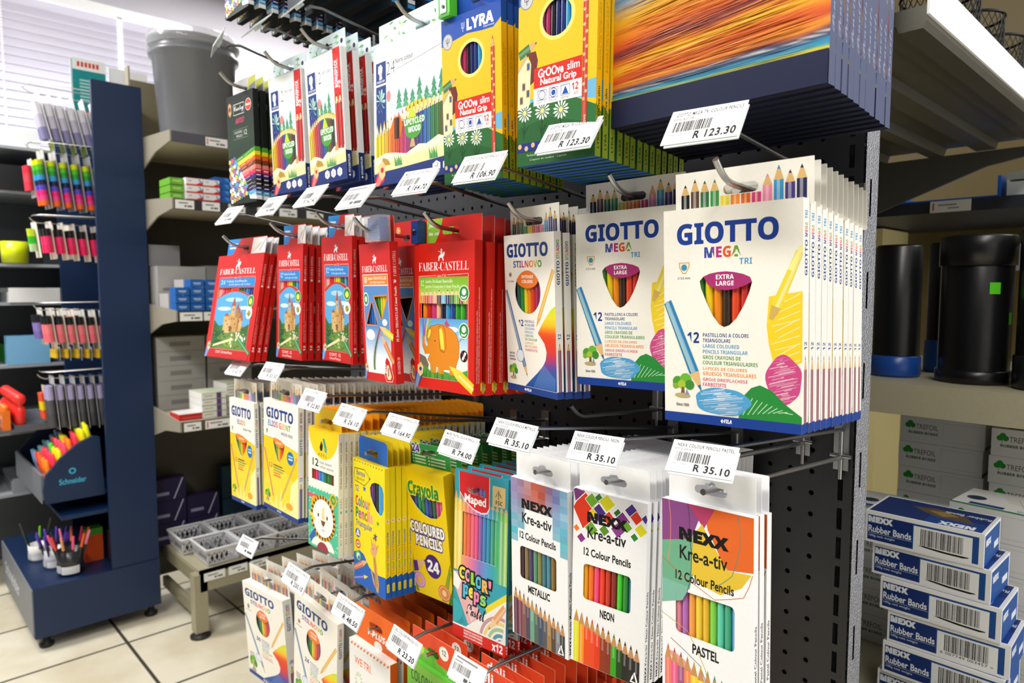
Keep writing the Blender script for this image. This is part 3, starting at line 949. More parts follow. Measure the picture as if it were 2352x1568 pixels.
def nexx(kind):
    p = Pack(.084, .1845, .0078, '#f4f4f4', top='#f8f8f8')
    a = p.front
    wn = rrect(16, 41.5, 81, 62, 5, 2.4)
    p.win = [wn]
    p.prange = (13, 84)
    rnd = random.Random(11)
    if kind == 'METALLIC':
        p.pcols = ['#4a2434', '#8a7a4a', '#4a3a6e', '#5a9a7a', '#8a8a4a', '#3a7a8c', '#4a8aa0', '#8a6a2a', '#8a6a5a']
        rows = ['#8a7ab0', '#a87a8a', '#c85a4a', '#b8526a', '#8a6aa8', '#6a8ac8', '#8ac0dc']
        for i in range(8):
            for j in range(10):
                e = min(i, 7 - i)
                if j < 4 + rnd.random() * 1.2 or (e == 0 and j < 9) or (e == 1 and j < 7):
                    if j * 4.4 > 16 and 1 < i < 6:
                        continue
                    c = mix(['#8878b4', '#a07aa0', '#c06a70', '#d8583a', '#c85a48', '#9a6aa0', '#7a88c8', '#7ab0d8'][i],
                            ['#4aa8c0', '#58b8c8'][j % 2], min(1, max(0, (j - 1.5) / 5)))
                    a.R(i * 12.5, j * 4.4, i * 12.5 + 12.5, j * 4.4 + 4.4, mix(c, '#ffffff', rnd.random() * .22))
            body = ['#5a2444', '#7a3a4a', '#8a5a5a', '#5a4a5c', '#6ea890', '#5a6a5a', '#44506e', '#5a5a64', '#a8804a', '#5a4a3c', '#8a8a94', '#3a3a3c']
    elif kind == 'NEON':
        p.pcols = ['#f0a818', '#f2741a', '#f04a7e', '#ee3a1e', '#c8321e', '#8a1e1a', '#3fd02a', '#1f8a2a', '#2a6a9c']
        a.G(0, 0, 100, 34, ['#e4e2e6', '#ecebee', '#f4f4f4'])
        D = [(14, 11, 24, '#d8381e'), (3, 1, 14, '#7a3a7a'), (26, 5, 9, '#6aa02a'), (36, 3, 6, '#3a7a2a'), (47, 4.5, 11, '#d8d020'), (36, 11, 11, '#4a2f86'),
             (50, 13, 9, '#d8381e'), (62, 9, 6, '#2f6a2a'), (68, 12, 10, '#7a3080'), (80, 6, 9, '#4a2f86'), (62, 18, 9, '#8a3a8a'), (74, 15, 7, '#6aa02a'),
             (86, 9, 8, '#d8381e'), (92, 15, 8, '#d8d020'), (98, 8.5, 5.5, '#4a2f86'), (26, 21, 9, '#6aa02a'), (5, 22.5, 4.5, '#f07a2a'), (12, 27.5, 6, '#8a3080'),
             (84, 19.5, 5, '#2f7a2a'), (44, 20, 7, '#5a8a2a'), (28, 12, 6, '#e0c820')]
        for u, v, r, c in D:
            pts = [(max(0, u - r), v), (u, max(0, v - r * .46)), (min(100, u + r), v), (u, v + r * .46)]
            a.P([(u + (x - u) * 1.1 if 0 < u + (x - u) * 1.1 < 100 else x, max(0, v + (y - v) * 1.1)) for x, y in pts], '#fbfbfb')
            a.P(pts, c)
        body = ['#e0e01e', '#f09a1e', '#f0541e', '#f0502a', '#e8401e', '#9a3a1e', '#8a3a2a', '#3aa81e', '#2a4a1e', '#2a2a24', '#33312c', '#2a2826']
    else:
        p.pcols = ['#ee8aa0', '#b06ac0', '#f0a04a', '#f0cf3a', '#e8b82a', '#7fcf4a', '#5acdb0', '#3aa880', '#5aa0cf']
        a.P([(0, 0), (48, 0), (36, 14), (24, 18), (0, 21)], '#8a4a86')
        a.P([(0, 20), (26, 17), (36, 14), (40, 26), (32, 40), (0, 38)], '#6fae8a')
        a.P([(48, 0), (100, 0), (100, 24), (72, 26), (52, 10)], '#e2682a')
        a.P([(30, 0), (60, 0), (48, 10)], '#b8406a')
        a.P([(46, 8), (54, 14), (74, 26), (98, 25), (88, 32), (66, 38), (44, 36), (34, 32), (36, 14)], '#e2bf3a')
        a.P([(0, 38), (32, 39), (24, 46), (0, 50)], '#7fb8a4')
        for pts, c in (([(8, 0), (10, 16), (6, 30)], '#e88a4a'), ([(30, 0), (32, 14), (34, 30), (28, 44)], '#4a3a5a'), ([(0, 28), (20, 34), (60, 41), (90, 36), (99, 25)], '#c8682a'),
                       ([(58, 36), (78, 28), (86, 14), (84, 0)], '#4a8a7a'), ([(0, 55), (30, 60), (50, 75), (60, 95)], '#c8a83a'), ([(10, 66), (44, 74), (52, 84)], '#6a4a6a')):
            a.L_([q for i in range(len(pts) - 1) for q in (pts[i], ((pts[i][0] + pts[i + 1][0]) / 2 + 1, (pts[i][1] + pts[i + 1][1]) / 2))] + [pts[-1]], .0006, c)
        a.E(6, 84, 34, '#ee9a9a', rv=12, a0=-90, a1=20)
        body = ['#ee7a6a', '#e8608a', '#a85a8a', '#f08a4a', '#f0cf2a', '#ead02a', '#a8c83a', '#4ab8a0', '#3aa05a', '#4a7ac0', '#4a4a8c', '#b0602a']
    a.T('NEXX', 21, 12, 73, 17.2, '#131313', 'b', .05)
    a.T('Kre-a-tiv', 21, 20.2, 73, 26.4, '#1c1c1c', 's', .018)
    a.T('12 Colour Pencils', 16, 32.4, 80, 36.6, '#1a1a1a', 's', .022)
    a.T(kind, 50 - len(kind) * 2.4, 65, 50 + len(kind) * 2.4, 69.4, '#181818', 's', .03)
    for i, c in enumerate(body):
        u = 7 + i * 7.6
        tv = 69 + i * .95
        a.pen(u, tv, u, 99.8, .0066, c, wood='#c8925c', lead=mix(c, '#000000', .35), hi=.14)
        if i > 1:
            a.R(u - 3.9, tv + 14, u + 3.9, 99.8, mix(c, '#000000', .06))
    a.L_([(86, 96), (83.5, 98.5), (92, 98.5), (88, 93), (86, 96)], .0022, '#ffffff')
    s = p.side
    t = {'METALLIC': 'Metallic', 'NEON': 'Neon', 'PASTEL': 'Pastel'}[kind]
    s.T('Kre-a-tiv  %s Colour Pencils' % t, 26, 48, 74, 88, '#1c1c1c', 's', .02, rot=90)
    s.T('NEXX', 28, 89, 72, 97.5, '#131313', 'b', .03, rot=90)
    p.hang(.0795, .0295, '#f6f6f6', '#dcdce0', '#f4f4f4', .012, .03, .0075, bump=.006, rcorner=.001)
    return p


def castle(a, u0, u1, v0, v1):
    """storybook castle on a green hill under a blue sky"""
    X = lambda t: u0 + (u1 - u0) * t
    V = lambda t: v0 + (v1 - v0) * t
    n = 12
    arch = [(X(i / n), V(.13 - .13 * math.sin(math.pi * i / n))) for i in range(n + 1)]
    vs = arch + [(u1, V(.6)), (u0, V(.6))]
    a.P(vs, '#58a8dc')
    a.E(X(.25), V(.3), (u1 - u0) * .2, '#cfe6f4', rv=(v1 - v0) * .035)
    a.E(X(.8), V(.28), (u1 - u0) * .18, '#cfe6f4', rv=(v1 - v0) * .03)
    a.E(X(.5), V(.14), (u1 - u0) * .25, '#a8d4ee', rv=(v1 - v0) * .04)
    a.P([(u0, V(.5)), (X(.15), V(.6)), (X(.5), V(.62)), (X(.85), V(.62)), (u1, V(.55)), (u1, v1), (u0, v1)], '#2f6a34')
    a.P([(X(.2), V(.75)), (X(.55), V(.66)), (X(.9), V(.78)), (u1, v1), (X(.1), v1)], '#6a8a3c')
    for t, y, c in ((.3, .6, '#3a7a3a'), (.12, .7, '#24582c'), (.9, .68, '#3a6a34'), (.5, .86, '#8ab02c'), (.2, .86, '#24582c')):
        a.E(X(t), V(y + .04), (u1 - u0) * .13, c, rv=(v1 - v0) * .06, n=9)
    st, sd, rf = '#d2ac70', '#a87c46', '#a8583e'
    for x0, x1, y0, y1, c in ((.28, .42, .42, .68, st), (.42, .66, .38, .7, '#c89a5a'), (.66, .76, .36, .7, sd), (.47, .56, .24, .42, st), (.6, .68, .3, .45, sd), (.34, .48, .5, .72, '#dcb87c'),
                              (.72, .8, .45, .68, st)):
        a.R(X(x0), V(y0), X(x1), V(y1), c)
    for x0, x1, y0, yt in ((.45, .58, .25, .08), (.59, .69, .31, .18), (.66, .73, .37, .25), (.71, .81, .46, .32), (.27, .43, .43, .37), (.76, .82, .5, .4)):
        a.P([(X(x0), V(y0)), (X((x0 + x1) / 2), V(yt)), (X(x1), V(y0))], rf)
    for x, y in ((.5, .46), (.56, .46), (.34, .5), (.39, .56), (.7, .5), (.51, .3), (.6, .55), (.45, .6)):
        a.R(X(x), V(y), X(x + .025), V(y + .025), '#5a3a24')
    a.P([(X(.46), V(.69)), (X(.46), V(.62)), (X(.5), V(.6)), (X(.54), V(.62)), (X(.54), V(.69))], '#6a4426')
    rnd = random.Random(2)
    for i in range(90):
        t, y = rnd.random(), .62 + .37 * rnd.random()
        if .28 < t < .8 and y < .72:
            continue
        a.E(X(.03 + .94 * t), V(min(.97, y)), (u1 - u0) * rnd.uniform(.008, .03), rnd.choice(('#3f7a34', '#5a8f3a', '#1f4f28', '#7f9f3c', '#2f6434', '#96a84a')), rv=(v1 - v0) * rnd.uniform(.006, .02), n=7)
    for i in range(40):
        x, y = .29 + .46 * rnd.random(), .43 + .26 * rnd.random()
        a.R(X(x), V(y), X(x + .018), V(y + .008), rnd.choice(('#b08850', '#e4c48a', '#94703e', '#c49a5e')))
    for i in range(16):
        a.E(X(.55 + .4 * rnd.random()), V(.72 + .24 * rnd.random()), (u1 - u0) * .022, '#e6ead8', n=6)
    a.P([(X(.05), V(.98)), (X(.1), V(.93)), (X(.6), V(.8)), (X(.65), V(.84))], '#e4dcae')


def horse(a, u, v, k):
    """small white rider emblem"""
    q = lambda pts: [(u + x * k, v + y * k * a.asp) for x, y in pts]
    a.P(q([(-5, 1), (-2, -1), (2, -1), (4, -4), (6, -3), (5, 0), (3, 2), (4, 6), (2.6, 6), (1, 2.6), (-3, 2.6), (-4, 6), (-5.4, 6)]), '#ffffff')
    a.P(q([(-1.4, -1), (-1, -5), (1, -5), (1.4, -1)]), '#ffffff')
    a.E(u, v - 6 * k * a.asp, 1.3 * k, '#ffffff', n=8)
    a.L_(q([(-6, -5), (5, -1)]), .0005, '#ffffff')


FRED = '#cf201b'


def pencil_end(a, u, v, k, c):
    """sharpened-off pencil butt, seen end on, bottom left of the box"""
    q = lambda pts: [(max(0, u + x * k), min(100, v + y * k * a.asp)) for x, y in pts]
    a.P(q([(-2, 4), (4, -4), (12, 2), (10, 8), (2, 24), (-6, 22)]), c)
    a.P(q([(2, 2), (8, 5), (2, 22), (-4, 20)]), mix(c, '#ffffff', .2))
    a.P(q([(2, -6), (8, -10), (13, -5), (12, 3), (7, 7), (2, 2)]), '#e6c890')
    a.E(u + 7.5 * k, v - 2 * k * a.asp, 2.4 * k, mix(c, '#000000', .2), n=10)


def faber_eco(W, num):
    big = num == '24'
    p = Pack(W, .183, .0083, FRED, top='#c41c18')
    a = p.front
    if big:
        wl = [(11, 32.5), (44, 32.5), (44, 34.8), (34, 35.8), (22, 38.4), (11, 43)]
        wr = [(56, 32.5), (89, 32.5), (89, 43), (78, 38.4), (66, 35.8), (56, 34.8)]
        p.win = [wl, wr]
        p.pcols = ['#e8b090', '#e88a9a', '#c83a4a', '#e0402a', '#d8302a', '#f08a2a', '#f0c020', '#f0e03a', '#2f8a3a', '#1f6a2a', '#2a6a7a', '#2a8ac8', '#2a4a9c', '#4a2a6a', '#3a2a4a']
    else:
        wn = [(13, 32), (88, 32), (88, 41), (80, 38.4), (66, 36.4), (50, 35.8), (34, 36.6), (22, 38.6), (13, 41.5)]
        p.win = [wn]
        p.pcols = ['#f0c8a8', '#f0a0a0', '#d8302a', '#c8202a', '#f08a2a', '#f0d020', '#e8e020', '#2f8a3a', '#1f6a3a', '#5ab0d8', '#2a4a9c', '#1c2a5c']
    p.prange = (8, 92)
    horse(a, 48, 9.6, 1.1 if not big else .85)
    a.T('FABER-CASTELL', 8, 13.4, 87, 19, '#ffffff', 'r', -.012)
    a.L_([(10, 22), (40, 21.9)], .0006, '#f6d8d0')
    a.L_([(60, 21.8), (88, 21.7)], .0006, '#f6d8d0')
    a.T('since 1761', 42, 21, 58, 22.8, '#f6d8d0', 'r', -.01)
    a.R(11, 23, 89, 31.4, '#2a86d2')
    a.T(num, 14, 24.4, 24, 28.8, '#d8ecfa', 'r', -.012)
    a.T('Colour EcoPencils', 27, 24.6, 72, 26.8, '#e8f4fc', 'r', -.012, q=2)
    a.T('EcoLápices de Color', 33, 28, 80, 30.2, '#e8f4fc', 'r', -.012, q=2)
    castle(a, 11, 89, 37.2 if not big else 36, 91)
    a.L_([(10, 22), (10, 91.5), (89.5, 91.5), (89.5, 22)], .0005, '#f0c8b8')
    a.R(4, 92, 96, 99.5, '#c8201c')
    for v, c in ((45, '#2f8a3a'), (56, '#f2f4ea')):
        ru = 11 if not big else 6.5
        a.E(86 if big else 84, v, ru, '#dfe8cf', n=20)
        a.E(86 if big else 84, v, ru * .9, c, n=20)
        a.E(86 if big else 84, v + .4, ru * .5, '#dce85a' if c[1] == '2' else '#5a9a3a', n=14)
    a.L_([(80, 57.5), (88, 54.5)], .0022, '#e08a3a')
    a.pen(62, 76, 97, 93.5, .0072, '#1f8a4a', wood='#eecb96', lead='#1a6a3a')
    pencil_end(a, 3, 90, .62 if big else .95, '#2a7ac8')
    a.T('CONT. 12' if not big else 'CONT. 24 Units/Piezas', 25, 93, 62, 95.4, '#f6e0d8', 's', .01)
    if not big:
        a.T('Units/Piezas', 25, 96.3, 62, 98.3, '#f6d0c8', 's', .01)
    s = p.side
    horse(s, 48, 31, 4.2)
    s.T('FABER-CASTELL', 30, 10, 68, 29, '#f6e4dc', 'r', -.012, rot=90)
    s.T('Colour EcoPencils - EcoLápices de Color', 26, 50, 46, 84, '#f0c8c0', 's', .01, rot=90, q=2)
    s.T('Lápices de Color', 54, 66, 72, 84, '#f0c8c0', 's', .01, rot=90, q=2)
    s.T(num, 28, 87, 70, 91.5, '#ffffff', 'b', rot=90)
    c = p.hang(W * .83, .0315, '#d42a22', '#2c2824', '#e8e0d4', .014, .024 if not big else .022, .0075, bump=.0, rcorner=.003)
    c.P([(0, 0), (46 if not big else 34, 0), (36 if not big else 30, 50), (18, 100), (0, 100)] if not big else [(0, 0), (33, 0), (24, 50), (12, 100), (0, 100)], '#2a8ad8')
    c.R(5, 26, 30 if not big else 26, 36, '#d8ecfa')
    c.R(5, 46, 26 if not big else 22, 56, '#d8ecfa')
    c.P([(66, 4), (99.5, 4), (99.5, 99), (64, 99)], '#fbfaf6')
    for i, cc in enumerate(('#e8d24a', '#e87a4a', '#7ac84a', '#d84a4a')):
        c.L_([(70 + i * 4, 84 - i * 8), (78 + i * 4, 40 - i * 4)], .0014, mix(cc, '#ffffff', .35))
    c.pen(84, 84, 98, 14, .0018, '#3a8ad0', wood='#e0a860')
    return p


def faber_junior():
    p = Pack(.079, .183, .0125, FRED, top='#c41c18')
    a = p.front
    w1 = [(14, 57.5), (16, 56), (33, 42), (36, 42), (51, 57), (50.5, 59), (14, 58.8)]
    w2 = [(42, 38.5), (44, 38), (84, 37), (85, 38.5), (65, 54.5), (62, 54.5)]
    p.win = [w1, w2]
    p.pcols = ['#1c2a5c', '#2a4a9c', '#2a6ab8', '#3a8ad0', '#2f7a2a', '#3f9a2a', '#e0c81c', '#f0d81c', '#ee8a1e', '#e06a1a']
    p.prange = (10, 90)
    horse(a, 50, 11.5, 1.1)
    a.T('FABER-CASTELL', 8, 15.8, 90, 20.6, '#ffffff', 'r', -.012)
    a.R(8, 22, 90, 94, '#f4e6de', holes=[w1, w2])
    a.R(9, 22.5, 89, 29.6, '#f0802a')
    a.T('10', 12, 23.6, 22, 28.4, '#fff4e0', 'r')
    a.T('Junior TRIANGULAR', 25, 23.8, 85, 26.2, '#fff4e0', 'r')
    a.T('Extra Thick Colour Pencils', 32, 27, 80, 28.6, '#fff4e0', 'r', q=2)
    a.G(9, 30.4, 89, 93.4, ['#3a6ab4', '#6a9ad0', '#b8cfe8', '#7aa8d8', '#a8c4e4', '#f0f0f4', '#fafafa'])
    # the printed sky is laid around the two windows
    t = a.L.pop()
    a.P([(9, 30.4), (89, 30.4), (89, 60), (9, 60)], '#5a8cc8', holes=[w1, w2])
    a.G(9, 60, 89, 93.4, ['#5a8cc8', '#a8c4e4', '#f0f2f6', '#fafafa'])
    a.E(26, 66, 14, '#f4f6fa', rv=4)
    a.E(74, 56.5, 8, '#eef2f8', rv=2.4)
    for w in (w1, w2):
        a.L_(w + [w[0]], .0016, '#ee8a2a')
    a.E(16, 40, 9, '#f2f4ea', rv=5)
    a.E(16, 40, 7.4, '#2f8a4a', rv=4.1)
    a.E(16, 40, 4, '#cfe8cf', rv=2.2)
    rnd = random.Random(4)
    for i in range(24):
        tt = i / 23
        u, v = 58 - 24 * math.sin(tt * 1.7), 61 + tt * 30
        c = mix('#c83a2a', mix('#2a3a4a', '#5a7a2a', tt), min(1, tt * 3))
        a.E(u, v, 2, c, rv=.8, n=7)
        a.L_([(u - 5, v - .6), (u + 5, v + .7)], .0006, c)
        a.L_([(u - 4, v + 1), (u + 4, v - .8)], .0005, c)
    a.pen(56, 59.5, 99, 67, .0095, '#e6d21c', wood='#e8c890')
    a.pen(58, 64, 97, 85, .0085, '#dd7a2a', wood='#e8b880')
    a.P([(66, 93), (70, 84), (76, 81), (84, 84), (96, 95), (92, 99), (72, 99.5), (66, 97)], '#c8221c')
    a.L_([(66, 94), (70, 84), (76, 81), (84, 84), (94, 95), (90, 98.6), (72, 99), (66, 94)], .0007, '#ffffff')
    a.P([(72, 95), (75, 87), (80, 87), (88, 95), (84, 97.4), (76, 97.4)], '#f0d8a0')
    a.L_([(79, 89), (79, 95)], .002, '#4a3a5a')
    a.T('BEST', 68, 86, 72.5, 93, '#ffffff', 'b', rot=90)
    pencil_end(a, 2, 91, .95, '#2a5ab0')
    s = p.side
    horse(s, 44, 27.5, 3.0)
    s.T('FABER CASTELL', 30, 6, 66, 24, '#f6e4dc', 'r', -.01, rot=90)
    s.T('10 Junior TRIANGULAR Colour Pencils', 30, 31, 64, 70, '#ffffff', 'r', 0, rot=90)
    s.T('16-116538-10', 30, 81, 62, 93, '#f6e4dc', 'r', rot=90)
    p.hang(.066, .034, '#cf241c', '#b41c18', '#e0a090', .012, .02, .0075, rcorner=.003)
    p.cart.E(22, 34, 9, '#f08a2a', rv=16)
    p.cart.T('5+', 18, 22, 27, 44, '#fff0d8', 'b')

    def gift(root):
        z = p.H
        m = MB()
        m.box(-.002, .028, -.0055, .006, z + .004, z + .032, '#1f5fb4')
        for i in range(7):
            m.box(.002, .026, -.0062, -.0055, z + .008 + i * .003, z + .0092 + i * .003, '#2a70c8')
        m.build('sharpener', [PLAST], root)
        m = MB()
        m.box(-.006, .031, -.0085, .0082, z + .001, z + .0345, '#e8f0f8')
        m.build('blister', [CLEAR], root)
    p.extra = gift
    return p


def faber_jumbo():
    p = Pack(.118, .183, .0122, '#d6200f', top='#c81c10')
    a = p.front
    wn = [(12, 41), (89, 41), (89, 51), (12, 51)]
    p.win = [wn]
    p.pcols = ['#f0871e', '#c82a1e', '#d83a78', '#f0b890', '#22203a', '#3f9ad0', '#274a9c', '#2f9a2a', '#3fb02a', '#4a2a1e']
    p.prange = (11, 90)
    horse(a, 47, 8.6, .95)
    a.T('FABER-CASTELL', 7.5, 12.8, 91, 19, '#ffffff', 'r', -.014)
    a.L_([(8, 22.4), (38, 22)], .0006, '#f6d8d0')
    a.L_([(57, 21.8), (90.5, 21.2)], .0006, '#f6d8d0')
    a.T('since 1761', 40, 21.2, 55, 23, '#f6d8d0', 'r', -.012)
    a.L_([(8, 22.4), (8.5, 92.5), (90.5, 92), (90.5, 21.2)], .0006, '#f0d0c0')
    a.G(9, 23, 90, 41, ['#7fb82a', '#8fc23a', '#c0d870', '#d8e4a0'])
    a.T('12', 11, 25, 17, 29, '#f4fae8', 'r', -.012)
    a.T('Jumbo Dreikant Buntstifte', 19, 24.6, 66, 27.4, '#f4fae8', 'r', -.014, q=2)
    a.T('Jumbo Triangular Colour Pencils', 19, 28.2, 77, 31, '#f4fae8', 'r', -.014, q=2)
    cc = ['#f0822a', '#d84a2a', '#e0608a', '#e8a888', '#2a2238', '#7ab8d8', '#2a2a5c', '#2a6a2a', '#7fb83a', '#8a3a20', '#c8a83a']
    for i in range(11):
        u = 14.5 + i * 7.2
        a.pen(u, 32 - .1 * i, u, 41, .0078, cc[i], wood='#ecd2a0')
    a.R(9, 31.6, 11, 41, '#e8b83a')
    a.G(9, 51.2, 90, 92, ['#58a4dc', '#8cc4e8', '#d0e6f0', '#eef2ea', '#e8eede'])
    for i, c in enumerate(('#5a9ad8', '#7a5ab0', '#d85a8a', '#e8d24a', '#7ac05a')):
        a.L_([(16 + i * 1.4, 64), (15 + i * 2.2, 58), (10 + i * 5, 51.6)], .0022, c)
    a.E(66, 58, 9, '#eef6fb', rv=1.8)
    a.E(82, 62, 6, '#eef6fb', rv=1.5)
    O, OD = '#e28a1c', '#7a4a10'
    a.P([(9, 76), (20, 78), (26, 83), (22, 92), (9, 92)], '#7a6a58')
    a.P([(9, 86), (20, 84), (32, 89), (50, 86.5), (70, 88), (90, 84), (90, 92), (9, 92)], '#5a9a3a')
    body = [(30, 88.5), (28.5, 82), (24, 79.5), (28, 75.5), (20, 76), (15.5, 71), (15, 63.5), (18, 63), (19, 68.5), (22, 71), (25, 69.5), (22, 66.5), (23, 60), (29, 56.6), (36, 56), (42, 55),
            (52, 56), (64, 57.8), (72, 61.5), (76.5, 67.5), (76, 76), (72, 81.5), (70, 88.6), (62, 88.8), (61, 85), (52, 85.2), (51, 88.8), (43, 88.8), (42, 84), (39, 83.6), (38.5, 88.6)]
    a.P([(50 + (x - 50) * 1.02, 72 + (y - 72) * 1.02) for x, y in body], OD)
    a.P(body, O)
    a.P([(22, 64), (25, 58), (29.5, 57), (31, 60), (27, 66), (24, 67)], mix(O, '#000000', .25))
    a.P([(23.5, 64), (26, 59), (29, 58.4), (29.5, 60.5), (26, 65.5)], '#ecdc4a')
    a.P([(42, 56), (50, 54.5), (55, 60), (56, 70), (53, 74.5), (45, 73.5), (43, 66)], mix(O, '#000000', .3))
    a.P([(43, 57), (49, 56), (53.5, 61), (54.5, 70), (52.5, 73), (46.5, 72), (44.5, 66)], O)
    a.P([(43.6, 58.5), (47.5, 57.4), (50.5, 62), (52.5, 72.2), (47, 71.6), (45, 66)], '#f0e04a')
    a.E(36.5, 66.5, .9, '#222')
    a.L_([(76, 66), (80, 64), (83.5, 63)], .0008, OD)
    a.E(83.5, 63, 2, '#5a4a3a', n=7)
    a.P([(52, 54.5), (56, 51.6), (59, 54), (62, 55.6), (56, 56.4)], '#c84a6a')
    rnd = random.Random(8)
    for i in range(26):
        u = rnd.uniform(10, 88)
        a.P([(u - 1, 92), (u + 1, 92), (u + rnd.uniform(-2, 2), rnd.uniform(84, 89))], rnd.choice(('#3a8a2a', '#6aaa3a', '#2a7a2a')))
    for v in (33.5, 58):
        a.E(84, v + .5, 8.2, '#eef4e6', n=22)
        a.E(84, v + .5, 7.2, '#2f8f46', n=22)
        a.E(84, v - .4, 3.4, '#eef4e6', n=14)
        a.P([(79, v + 2), (84, v + 3), (89, v + 2), (86, v + 4), (81, v + 4)], '#eef4e6')
    a.E(84.5, 75, 6.6, '#f0f0f0', n=20)
    a.E(84.5, 75, 6.1, '#141414', n=20)
    a.L_([(82, 77.5), (87, 72.5)], .0035, '#f0f0f0')
    a.L_([(80, 72), (89, 78)], .0008, '#e03a2a')
    a.pen(60.5, 82.5, 99.6, 96, .0135, '#e8d02a', lead='#f0e04a', wood='#efd94a')
    pencil_end(a, 4, 88, .95, '#2a4a8c')
    s = p.side
    s.T('Guarantee: Faber-Castell guarantees customer satisfaction since 1761.', 28, 45, 45, 92, '#f8dcd4', 's', .02, rot=90, q=2)
    s.T('If you are not completely satisfied with your new product, please return it for free replacement.', 54, 30, 70, 92, '#f8dcd4', 's', .02, rot=90, q=2)
    s.P([(84, 92), (100, 92), (100, 97.5), (84, 97)], '#e8d02a')
    c = p.hang(.116, .032, '#d82212', '#a81a10', '#f0d8c8', .0155, .034, .009, rcorner=.001)
    ho = [(50 + x / .116 * 100, (1 - (z) / .032) * 100) for x, z in slot(0, .0155, .035, .0098)]
    c.P([(8, 2), (36, 2), (33, 40), (27, 75), (22, 100), (8, 100)], '#8cc63a')
    c.T('Jumbo', 11, 18, 27, 38, '#ffffff', 'j')
    c.T('Mine - Lead', 11, 52, 30, 66, '#ffffff', 'j', q=2)

    def gift(root):
        z = p.H
        m = MB()
        m.box(-.064, -.05, -.002, .0105, z + .001, z + .03, '#1c3f86')
        m.lathe([(.0, 0), (.004, 0), (.004, .001), (.0, .001)], 0, 0, '#0a0f1c', 14, M=Matrix.Translation((-.057, -.0021, z + .016)) @ Matrix.Rotation(R(90), 4, 'X'))
        m.build('sharpener', [PLAST], root)
    p.extra = gift
    return p


